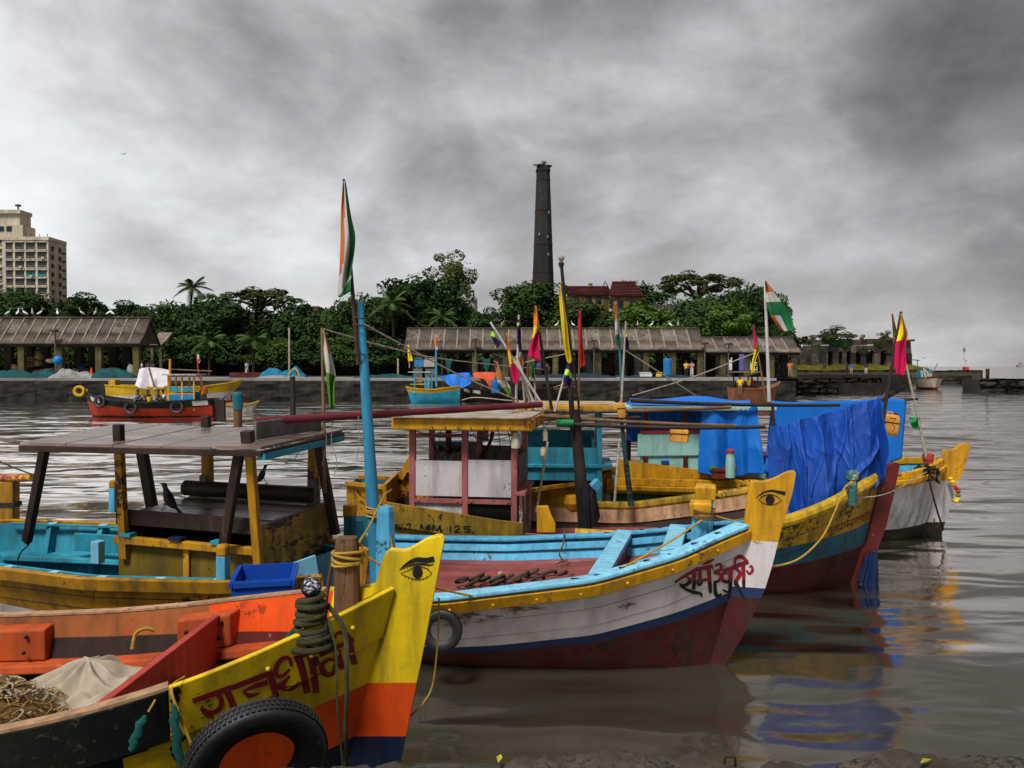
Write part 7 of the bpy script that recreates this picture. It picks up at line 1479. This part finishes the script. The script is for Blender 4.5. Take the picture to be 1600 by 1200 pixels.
def mid_boats():
    G = 'working boats in the basin'
    RED = mat('red_hull_paint', (.42, .035, .015), .5, var=.2, wear=.12, wcol=(.2, .05, .03), grime=.3, scale=2)
    T = thing('fishing_boat', 'red and black motor boat with blue cabin and a yellow tyre at the bow', 'boat', (px2x(132, 50.5), 50.5, 0), math.pi, G)
    h = small_hull(T, 8.2, 1.15, 1.62, .92, 1.12, [BLKH, RED, DWOOD], [[(0, 1.0), (3, .58), (6, .55), (9, .8)], [(0, .10), (9, .10)]], inner=DWOOD, deckz=.45)
    WP = mat('white_patch', (.6, .58, .56), .6, var=.2)
    for s, w in ((.55, .7), (7.1, .9)): h.strake(T, 'white_panel', WP, [(.0, -.05), (.02, -.05), (.03, -.34), (.0, -.34)], 1, s, s+w, n=6)
    BL = mat('cabin_blue', (.01, .20, .46), .5, var=.15, grime=.25)
    for x in (-5.55, -6.4, -7.15):
        for y in (-.55, .6): MB().box((x, y, 1.55), (.09, .09, 2.2)).build('post', GOLD, T)
    for x, w in ((-5.97, .75), (-6.77, .66)): MB().box((x, .60, .98), (w, .06, .85)).build('cabin_panel', BL, T); MB().box((x, .60, 1.75), (w, .05, .30)).build('cabin_panel', mat('cabin_teal', (.02, .25, .35), .5), T); MB().box((x, -.56, 1.05), (w, .05, 1.0)).build('cabin_panel', BL, T)
    MB().box((-6.35, .6, 1.47), (1.6, .08, .08)).build('rail', GOLD, T); MB().box((-6.35, .02, 2.66), (2.15, 1.7, .07)).build('roof', mat('faded_roof', (.45, .40, .36), .6, var=.2), T)
    MB().plate([(0, -.3), (.75, -.3), (.75, 1.05), (.1, 1.15)], lambda x, z, d: V((-8.1-x, d, z)), .3).build('rudder_box', DWOOD, T)
    MB().tube([V((-.2, 0, 1.2)), V((-.2, .1, 1.75))], .06, 6).build('bitt', GOLD, T)
    Mw = wm(T)
    t = tyre('yellow painted tyre hung on the bow of the red boat', Mw @ V((.28, .12, 1.62)), (0.25, -1, 0), .36, .10, n=20)
    for c in t.children: c.data.materials[0] = mat('yellow_tyre', (.62, .38, .02), .5, var=.2)
    for i, (s, z) in enumerate(((1.35, .98), (3.4, .62), (6.2, .66))):
        p = h.Pz(s, z, 1)+h.N(s, 1)*.10; n = h.N(s, 1); tyre(('foremost', 'middle', 'aftmost')[i]+' black tyre on the side of the red boat', Mw @ p, (-n.x, -1, .1), .42, .09, n=22)
    W = lambda x, y, z: Mw @ V((x, y, z))
    gp = 'crew of the red boat'
    person('crew member in grey sitting at the left of the red boat group', W(-3.35, .2, .75), 4.2, (.30, .30, .35), DKs, 'sit', group=gp); person('dark clothed crew member sitting second in the red boat', W(-3.95, .1, .75), 4.0, (.06, .05, .05), DKs, 'sit', group=gp)
    person('crew member in dark grey bending low in the red boat', W(-4.6, .2, .75), 4.6, (.12, .11, .12), GRs, 'sit', group=gp); person('crew member in white sitting next to the blue cabin', W(-5.1, .0, .75), 2.2, WHs, DKs, 'sit', group=gp)
    person('man in an orange vest standing at the stern of the red boat', W(-7.6, .2, .55), .6, ORs, (.10, .03, .03), group=gp)
    o = MB().lathe([(.16, 0), (.2, .3), (.2, .32)], 10).build('bucket', YEL, None); o.location = W(-4.25, .35, .95); tag(o, 'yellow bucket among the red boat crew', 'bucket')
    # yellow boat with white tarpaulin
    T = thing('fishing_boat', 'yellow and white boat with white tarpaulin behind the red boat', 'boat', (px2x(378, 61), 61, 0), math.radians(-2), G)
    h = small_hull(T, 10.3, 1.3, 2.15, 1.55, 1.75, [mat('flat_yellow_hull', (.62, .38, .015), .5, var=.2, wear=.12, wcol=(.3, .2, .05), grime=.3, scale=2), WHTH], [[(0, 1.35), (4, .95), (10.3, .95)]], rake=.7, inner=DWOOD, deckz=.9)
    MB().box((-9.9, 0, 1.95), (.5, .8, .4)).build('stern_locker', GOLD, T)
    drape('white tarpaulin tent over the yellow boat', [(218, 577), (232, 574), (248, 575), (265, 578)], [(211, 602), (228, 608), (250, 607), (266, 601)], lambda u: 61.2, lambda u: 59.9, mat('white_tarpaulin', (.60, .59, .62), .5, var=.12, grime=.25, scale=1), nu=40, nv=24, amp=.18, freq=9, seed=3)
    pole_thing('bare pole leaning on the white tarpaulin', at(241, 604, 59.6), at(233, 575, 60), .07, BAMB)
    flag('staff with small white and orange flag behind the blue cabin', at(311, 592, 62), at(308, 555, 62), .06, .05, REDB, [[(308, 553), (311, 554)], [(308, 560), (313, 563)], [(309, 567), (311, 568)]], 61.9, lambda u, v: 0 if v < .5 else 1, [FWHT, FORG])
    pole_thing('yellow staff standing beside the white tarpaulin', at(265, 606, 59.5), at(266, 561, 59.5), .09, GOLD)
    pole_thing('long thin spar lying above the blue cabin', at(265, 577, 60), at(331, 580, 60), .05, BAMB, name='spar', cat='spar')
    for i, (lab, pa, pb, Y, ms) in enumerate((('white canoe with red stripes moored behind the red boat', 312, 382, 57.5, [REDB, WHTH]), ('low yellow and white canoe right of the red boat', 338, 405, 56, [mat('pale_yellow_paint', (.5, .36, .08), .6), WHTH]), ('slim blue striped canoe between the red boat and the yellow bow', 300, 352, 58.5, [mat('faded_blue', (.06, .16, .3), .6), WHTH]))):
        T = thing('canoe', lab, 'canoe', (px2x(pb, Y), Y, 0), math.radians(3-2*i), G); L_ = (pb-pa)*Y/FPX; z = (1.15, .75, .95)[i]; small_hull(T, L_, .5, z, z*.62, z*.7, ms, [[(0, z*.72), (L_*.5, z*.42), (L_, z*.5)]], rake=.8, inner=BEIGE, deckz=.2)
    # light blue boat with yellow rail
    T = thing('fishing_boat', 'light blue boat with yellow rail and open frame wheelhouse by the quay', 'boat', (px2x(634, 70), 70, 0), math.radians(188), G); LB = mat('basin_blue', (.03, .30, .48), .5, var=.2, grime=.25)
    h = small_hull(T, 4.7, .85, 1.38, 1.15, 1.45, [mat('basin_yellow', (.55, .33, .02), .5, var=.25, wear=.2, wcol=(.1, .2, .25), grime=.3), LB], [[(0, .95), (2, .82), (4.7, 1.1)]], rake=.35, inner=TEAL, deckz=.6, rim=GOLD)
    for x in (-.75, -1.75, -2.25):
        for y in (-.45, .45): MB().box((x, y, 1.75), (.10, .10, 1.9 if x > -2 else 1.5)).build('post', LB, T)
    MB().box((-1.2, 0, 2.68), (2.0, 1.2, .07)).build('roof', mat('pale_roof', (.5, .52, .55), .5), T); MB().box((-1.2, .45, 1.62), (1.6, .08, .10)).build('rail', GOLD, T); MB().box((-1.85, .1, 1.5), (.5, .7, .9)).build('engine_box', LB, T); MB().box((-1.1, .0, 1.95), (.7, .5, .3)).build('stores', BEIGE, T); MB().tube([V((-1.6, .3, 2.4)), V((-2.7, .3, 2.75))], .05, 6).build('spar', LB, T)
    flag('blue mast with small orange and white flag on the light blue boat', at(682, 604, 69.5), at(681, 528, 69.5), .10, .07, LB, [[(679, 526), (682, 527)], [(679, 536), (683, 540)], [(681, 546), (684, 548)]], 69.4, lambda u, v: 0 if v < .6 else 1, [FORG, FWHT])
    flag('thin staff with yellow flag above the light blue boat', at(640, 575, 72), at(638, 537, 72), .05, .04, ROPEW, [[(637, 540), (639, 540)], [(637, 552), (643, 555)], [(638, 566), (645, 564)]], 71.9, lambda u, v: 0, [FYEL])
    # black boat with tarpaulins
    T = thing('fishing_boat', 'black wooden boat with orange and blue awnings by the quay', 'boat', (px2x(716, 72), 72, 0), math.radians(181), G)
    h = small_hull(T, 8.6, 1.1, 1.45, 1.0, 1.25, [mat('tarred_hull', (.012, .010, .010), .5, var=.4, grime=.2), DWOOD], [[(0, .3), (8.6, .3)]], rake=.3, inner=DWOOD, deckz=.5, rim=IRON)
    for s, w in ((.5, .5), (1.3, .7)): h.strake(T, 'white_panel', WP, [(.0, -.12), (.02, -.12), (.03, -.40), (.0, -.40)], 1, s, s+w, n=4)
    for x in (-2.0, -3.9):
        for y in (-.6, .6): MB().box((x, y, 1.6), (.09, .09, 1.9)).build('post', REDB, T)
    MB().box((-2.9, 0, 2.55), (2.3, 1.5, .08)).build('roof', mat('orange_awning_frame', (.5, .10, .03), .6), T); MB().box((-2.9, -.6, 1.5), (1.9, .05, 1.2)).build('cabin_panel', TEAL, T)
    drape('orange awning hanging from the black boat roof', [(738, 583), (755, 581), (778, 582)], [(741, 590), (757, 593), (766, 607)], lambda u: 71.0, lambda u: 70.6, mat('orange_tarpaulin', (.62, .09, .03), .5, var=.15), name='awning', nu=20, nv=12, amp=.08, freq=6)
    drape('blue tarpaulin sheet between the light blue and the black boat', [(687, 588), (708, 584), (728, 582), (735, 583)], [(700, 602), (711, 608), (722, 607), (736, 599)], lambda u: 70.8, lambda u: 70.3, TARP2, nu=24, nv=14, amp=.12, freq=6, seed=2)
    o = MB().lathe([(.0, 0), (.42, 0), (.45, .1), (.42, .6), (.45, .65), (.42, 1.15), (.3, 1.2)], 14).build('barrel', mat('blue_drum', (.01, .16, .42), .45), None, smooth=True); o.location = at(775, 614, 70.8); tag(o, 'blue drum standing in the black boat', 'barrel')
    rope_thing('pale rope slung along the black boat', [at(722, 625, 70.2), at(745, 621, 70.2), at(800, 626, 70.2), at(850, 627, 70.2)], .05, ROPEW)
    T = thing('fishing_boat', 'dark low boat with upturned bow behind the flag bundle', 'boat', (px2x(905, 73.2), 73.2, 0), math.radians(4), G)
    small_hull(T, 6.4, .9, 2.0, 1.0, 1.0, [DWOOD, BLKH], [[(0, .6), (6.4, .4)]], rake=1.2, inner=WOOD, deckz=.5)
    for i, (a, b) in enumerate((((832, 617), (905, 592)), ((840, 612), (900, 604)), ((850, 622), (902, 598)))): pole_thing(('lowest', 'middle', 'highest')[i]+' spar stacked on the dark low boat', at(a[0], a[1], 72), at(b[0], b[1], 72), .07, [BAMB, WOOD, DWOOD][i], name='spar', cat='spar')
    # round-bottomed brown boat with two in yellow
    T = thing('rowing_boat', 'rounded brown wooden boat with a small canopy near the white pole', 'boat', (px2x(1219, 66), 66, 0), math.radians(12), G); BR = mat('varnished_brown', (.26, .095, .045), .45, var=.3, grime=.3)
    h = small_hull(T, 4.4, .95, 1.9, 1.35, 1.4, [BR, BR], [[(0, .4), (4.4, .4)]], rake=.5, inner=mat('inner_brown', (.30, .13, .07), .6, var=.3), deckz=.7, ends=.7)
    for x in (-2.3, -3.9):
        for y in (-.5, .5): MB().box((x, y, 1.75), (.09, .09, 1.9)).build('post', DWOOD, T)
    MB().box((-3.1, 0, 2.72), (2.2, 1.4, .06)).build('canopy', mat('tan_canopy', (.34, .25, .17), .7), T)
    Mw = wm(T); person('boatman in a yellow shirt at the left of the brown boat', Mw @ V((-4.0, -.75, .75)), 2.6, YLs, (.16, .10, .05), group='boatmen in yellow', h=1.6); person('boatman in a yellow shirt under the small canopy', Mw @ V((-2.9, -.1, .8)), 2.0, YLs, DKs, group='boatmen in yellow', h=1.55); person('person in dark red beside the boatman under the canopy', Mw @ V((-2.5, .0, .8)), 1.0, RDs, DKs, group='boatmen in yellow', h=1.55)
    # white boat coming in on the right
    T = thing('fishing_boat', 'white and brown boat heading in beyond the yellow horn on the right', 'boat', (px2x(1466, 107), 107, 0), math.radians(-96), G)
    h = small_hull(T, 6.5, 1.6, 1.9, 1.5, 1.6, [mat('brown_rail', (.16, .07, .04), .6), mat('cream_hull', (.50, .42, .32), .6, var=.2, grime=.3), MARD], [[(0, 1.55), (6.5, 1.25)], [(0, .35), (6.5, .3)]], rake=.4, inner=DWOOD, deckz=.9)
    MB().box((-4.6, .0, 1.9), (1.2, 1.6, 1.4)).build('cabin', TURQ, T); MB().box((-1.8, -.6, 1.95), (.8, .7, .5)).build('stores', mat('faded_roof', (.45, .40, .36), .6), T)
    mb = MB()
    for a, b in (((-1.0, -1.2, 1.6), (-1.0, -1.5, 2.9)), ((-1.0, -1.5, 2.9), (-1.0, -.9, 2.2)), ((-2, -1.2, 1.6), (-2, -1.4, 2.6))): mb.tube([V(a), V(b)], .09, 6)
    mb.build('rail_frame', WP, T); MB().tube([V((-3, .4, 2)), V((-3.2, 1.2, 3.6))], .05, 5).build('aerial', GREYP, T)
mid_boats()

# ------------------------------------------------------------------ clutter on the quay
def clutter():
    BN = [mat('teal_nylon_net', (.006, .085, .10), .85, var=.5, scale=4, bump=.6), mat('bright_blue_net', (.01, .20, .36), .85, var=.4, scale=4, bump=.6), mat('grey_white_net', (.30, .29, .28), .9, var=.3, scale=4, bump=.6)]
    def heap(label, px, Y, w, d, hh, m, seed, name='net_heap'):
        mb = MB(); mb.grid(lambda u, v: V(((u-.5)*w, (v-.5)*d, hh*.72*(math.sin(math.pi*u)*math.sin(math.pi*v))**.55*(1+.45*noise.noise(V((u*4+seed, v*3, seed)))+.15*noise.noise(V((u*14, v*9, seed)))))), 36, 14)
        o = mb.build(name, m, None, smooth=True, ang=3); o.location = onq(px, Y); return tag(o, label, 'net heap')
    heap('long teal net heap on the quay under the left shed', 20, 77.6, 5.6, 1.6, .95, BN[0], 1); heap('second teal net heap, just right of the baskets', 72, 77.4, 3.0, 1.5, 1.2, BN[0], 2); heap('grey white net heap in front of the left shed', 105, 77.2, 3.0, 1.5, 1.1, BN[2], 3); heap('small grey white net heap by the teal one', 132, 77.2, 2.6, 1.2, .7, BN[2], 4); heap('teal net heap near the right end of the left shed', 178, 77.4, 4.2, 1.6, 1.25, BN[0], 5)
    heap('bright blue net mound left of the blue mast', 427, 78, 2.4, 1.8, 1.35, BN[1], 6); heap('bright blue net mound with yellow rope right of its twin', 458, 78, 2.5, 1.8, 1.3, BN[1], 7); heap('flat grey net spread around the blue mounds', 440, 77.2, 5.0, 1.3, .35, BN[2], 8)
    heap('low teal net strip left of the long shed', 600, 78.5, 6.0, 1.5, .45, BN[0], 9); heap('low dark blue net strip under the long shed', 900, 78.5, 8.0, 1.5, .6, mat('navy_net', (.012, .035, .07), .9, var=.4), 10); heap('dark blue net strip below the people in yellow', 1030, 78.5, 7, 1.5, .5, mat('navy_net', (.012, .035, .07), .9), 11)
    rope_thing('yellow rope lying over the right blue net mound', [at(450, 588, 77), at(456, 578, 77.2), at(463, 577, 77.1), at(468, 588, 76.9)], .07, ROPEY)
    BK = mat('wicker', (.20, .10, .045), .85, var=.4, scale=6, bump=.7)
    for i, (px, z, lab) in enumerate(((47, 0, 'lower left'), (60, 0, 'lower right'), (49, .62, 'upper left'), (62, .70, 'upper right'), (26, .1, 'lone left'))):
        T = thing('basket', lab+' round wicker basket under the left shed', 'basket', onq(px, 81.5, QZ+.75+z+.012*(px-26)), 0, 'wicker baskets in the left shed')
        MB().lathe([(.36, 0), (.44, .2), (.46, .45), (.46, .5), (.40, .5), (.38, .1)], 14).build('bowl', BK, T, smooth=True)
        for zz in (.14, .30, .47): MB().lathe([(.455, zz-.03), (.485, zz), (.455, zz+.03)], 14, caps=False).build('hoop', BEIGE, T)
    T = thing('handcart', 'dark red tipped handcart carrying the baskets', 'cart', onq(55, 81.5)); MB().beam((-2.0, 0, .35), (2.6, 0, .95), 1.2, .16).build('bed', MARD, T)
    for x in (-.4, 1.2): MB().tube([V((x, -.75, .36)), V((x, -.62, .36))], .36, 14).build('wheel', IRON, T)
    o = MB().ball((0, 0, 0), .48, 14).build('buoy', mat('blue_buoy', (.012, .20, .52), .45), None, smooth=True); o.location = onq(91, 79, QZ+1.75); tag(o, 'round blue buoy hung on a post of the left shed', 'buoy')
    o = MB().ball((0, 0, 0), .36, 12, sq=(1.3, 1, .7)).build('sack', mat('pale_sack', (.45, .40, .25), .9), None, smooth=True); o.location = onq(79, 81, QZ+1.75); tag(o, 'pale sack on the pile left of the blue buoy', 'sack')
    o = MB().lathe([(.26, 0), (.22, .1), (.05, .75), (.02, .78)], 10).build('traffic_cone', ORNG, None); o.location = onq(143, 77.8); o.scale = (1, 1, 1.3); tag(o, 'orange cone on the quay among the nets', 'cone')
    for i, (px, Y, w, d, hh, c, lab) in enumerate(((118, 82, 1.0, .8, .9, (.45, .45, .47), 'white cloth bundle'), (128, 82.5, .8, .8, 1.4, (.02, .05, .25), 'navy cloth bundle'), (135, 82, 1.6, 1.0, 1.0, (.08, .06, .06), 'brown bundle'), (100, 83, 2.2, 1.0, 1.1, (.05, .03, .03), 'dark bundle'), (165, 80, .7, .6, .7, (.02, .25, .40), 'blue bundle'), (176, 80, .7, .6, .8, (.5, .28, .05), 'orange bundle'), (186, 80.5, .8, .6, .9, (.02, .05, .22), 'deep blue bundle'), (205, 81, .8, .6, 1.4, (.35, .34, .30), 'grey bundle'))):
        mb = MB(); mb.ball((0, 0, hh*.5), .5, 12, sq=(w, d, hh)); mb.v = [tuple(V(p)*(1+.18*noise.noise(V(p)*2.5+V((i*3, 0, 0))))) for p in mb.v]; o = mb.build('cloth_bundle', cl(c), None, smooth=True); o.location = onq(px, Y); tag(o, lab+' heaped under the left shed', 'bundle')
    for px, c, lab in ((1043, (.012, .16, .42), 'blue drum under the long shed behind the crossing stays'), (1159, (.08, .08, .30), 'purple blue bag hanging on a post of the short shed')):
        o = MB().lathe([(.0, 0), (.55, 0), (.6, .1), (.55, .8), (.6, 1.5), (.5, 1.7)], 12).build('drum', cl(c), None); o.location = onq(px, 80.5, QZ+(.2 if px < 1100 else .7)); o.scale = (.75, .75, 1.05) if px < 1100 else (.5, .5, 1); tag(o, lab, 'drum')
    for px, w, c, lab in ((1012, 1.6, WHs, 'white foam box on the quay under the long shed'), (1025, 1.0, YLs, 'yellow tray beside the white foam box'), (656, 1.0, (.03, .18, .4), 'blue fish box stacked on the quay left end of the long shed'), (671, 1.1, (.35, .33, .3), 'grey covered load right of the blue fish box')):
        T = thing('fish_box', lab, 'box', onq(px, 78.2 if px > 800 else 79.5, QZ+.05)); z = .0 if px > 800 else 1.2
        MB().box((0, 0, .25+z), (w, .7, .5 if px > 800 else .8)).build('tub', cl(c), T, bevel=.05); MB().box((0, 0, (.52+z) if px > 800 else (.68+z)), (w+.1, .8, .07)).build('lid', cl(c), T)
        if z: MB().box((0, 0, .45), (w*1.2, .9, .88)).build('plinth', GREYP, T)
    o = MB().box((0, 0, .25), (4.5, 1.5, .5)).build('stacked_planks', MARD, None); o.location = onq(398, 79.5); tag(o, 'dark red stack of boards left of the blue mounds', 'planks')
    # lamp posts
    for px, Y, py, lab in ((87, 79.5, 516, 'in front of the left shed roof'), (743, 84.4, 530, 'in front of the long shed near the flag bundle'), (928, 84.4, 532, 'at the long shed right of the yellow pennant'), (1101, 84.6, 536, 'at the joint of the two right sheds'), (1138, 85, 537, 'in front of the short shed')):
        T = thing('lamp_post', 'thin lamp post with flat head '+lab, 'lamp', onq(px, Y), 0, 'lamp posts along the sheds'); zt = at(px, py, Y).z-QZ
        MB().tube([V((0, 0, 0)), V((0, 0, zt-.25))], .07, 8).build('pole', GREYP, T); MB().box((0, -.25, zt-.1), (.75, .75, .22), taper=.7).build('lamp_head', IRON, T); MB().beam((0, 0, zt-.3), (0, -.25, zt-.15), .07, .07).build('bracket', GREYP, T)
    for px, py, lab in ((452, 512, 'tall bare pole on the quay near the blue mounds'), (622, 560, 'thin pole at the left end of the long shed')): pole_thing(lab, onq(px, 84), at(px, py, 84), .10, ROPEW)
    for i, px in enumerate((700, 760, 812)):
        drape(('left', 'middle', 'right')[i]+' green net rag hanging from the eave of the long shed', [(px-6, 558), (px, 561), (px+7, 559)], [(px-4, 574), (px+1, 586), (px+3, 578)], lambda u: 83.9, lambda u: 83.9, TEALC, name='net_rag', nu=10, nv=8, amp=.1, freq=8, seed=i)['category'] = 'net rag'
clutter()

# ------------------------------------------------------------------ birds
EG = flat('egret_white', (.78, .77, .74), .7)
def egret(label, p, rz, s=1.0):
    T = thing('egret', label, 'egret', p, rz, 'egrets on the shed roofs'); T.scale = (s, s, s)
    MB().loft([[V((x, w*math.cos(a), z+hh*math.sin(a))) for a in [k*math.pi/4 for k in range(8)]] for x, z, w, hh in ((-.26, .24, .02, .02), (-.15, .30, .08, .07), (0, .38, .10, .10), (.10, .45, .07, .08), (.15, .52, .04, .045), (.13, .62, .035, .035), (.17, .70, .045, .04), (.23, .71, .02, .02))]).build('body', EG, T, smooth=True)
    MB().tube([V((.22, 0, .71)), V((.33, 0, .69))], [.016, .004], 5).build('beak', GOLD, T)
    for sd in (-1, 1): MB().tube([V((0, sd*.04, .32)), V((0, sd*.04, 0))], .012, 5).build('leg', BLK, T)
for i, px in enumerate((14, 29, 40, 52, 64, 91, 129, 150, 171, 176)): egret(('first', 'second', 'third', 'fourth', 'fifth', 'sixth', 'seventh', 'eighth', 'ninth', 'tenth')[i]+' white egret from the left on the left shed ridge', V((px2x(px, 82.2), 82.2, 8.22)), i*1.7, 1.25)
for i, px in enumerate((870, 895, 996, 1018, 1047, 1059)): egret(('first', 'second', 'third', 'fourth', 'fifth', 'sixth')[i]+' white egret from the left on the long shed ridge', V((px2x(px, 87.5), 87.5, 7.36)), i*2.1+.4, 1.05)
def flier(label, p, rz, s, m, tilt=.35):
    T = thing('flying_bird', label, 'bird', p, rz); T.scale = (s, s, s)
    MB().loft([[V((x, w*math.cos(a), hh*math.sin(a))) for a in [k*math.pi/4 for k in range(8)]] for x, w, hh in ((-.22, .03, .01), (-.1, .05, .04), (.05, .06, .05), (.16, .04, .04), (.22, .01, .01))]).build('body', m, T, smooth=True)
    for sd in (-1, 1): MB().add([(.10, 0, .02), (-.08, 0, .02), (.14, sd*.32, .02+.32*tilt), (-.04, sd*.32, .02+.32*tilt), (.0, sd*.70, .02+.30*tilt), (-.10, sd*.66, .02+.28*tilt)], [(0, 1, 3, 2), (2, 3, 5, 4)]).build('wing', m, T, solid=.012)
flier('bird gliding high in the sky at the left', at(193, 241, 75), 1.2, .55, BLK, .3)
flier('pale gull flying right of the tall light crown', at(741, 432, 95), 1.9, .95, EG, -.4)
flier('gull flying past the right end of the ruin', at(1444, 560, 120), 1.4, 1.2, GREYP, .5)
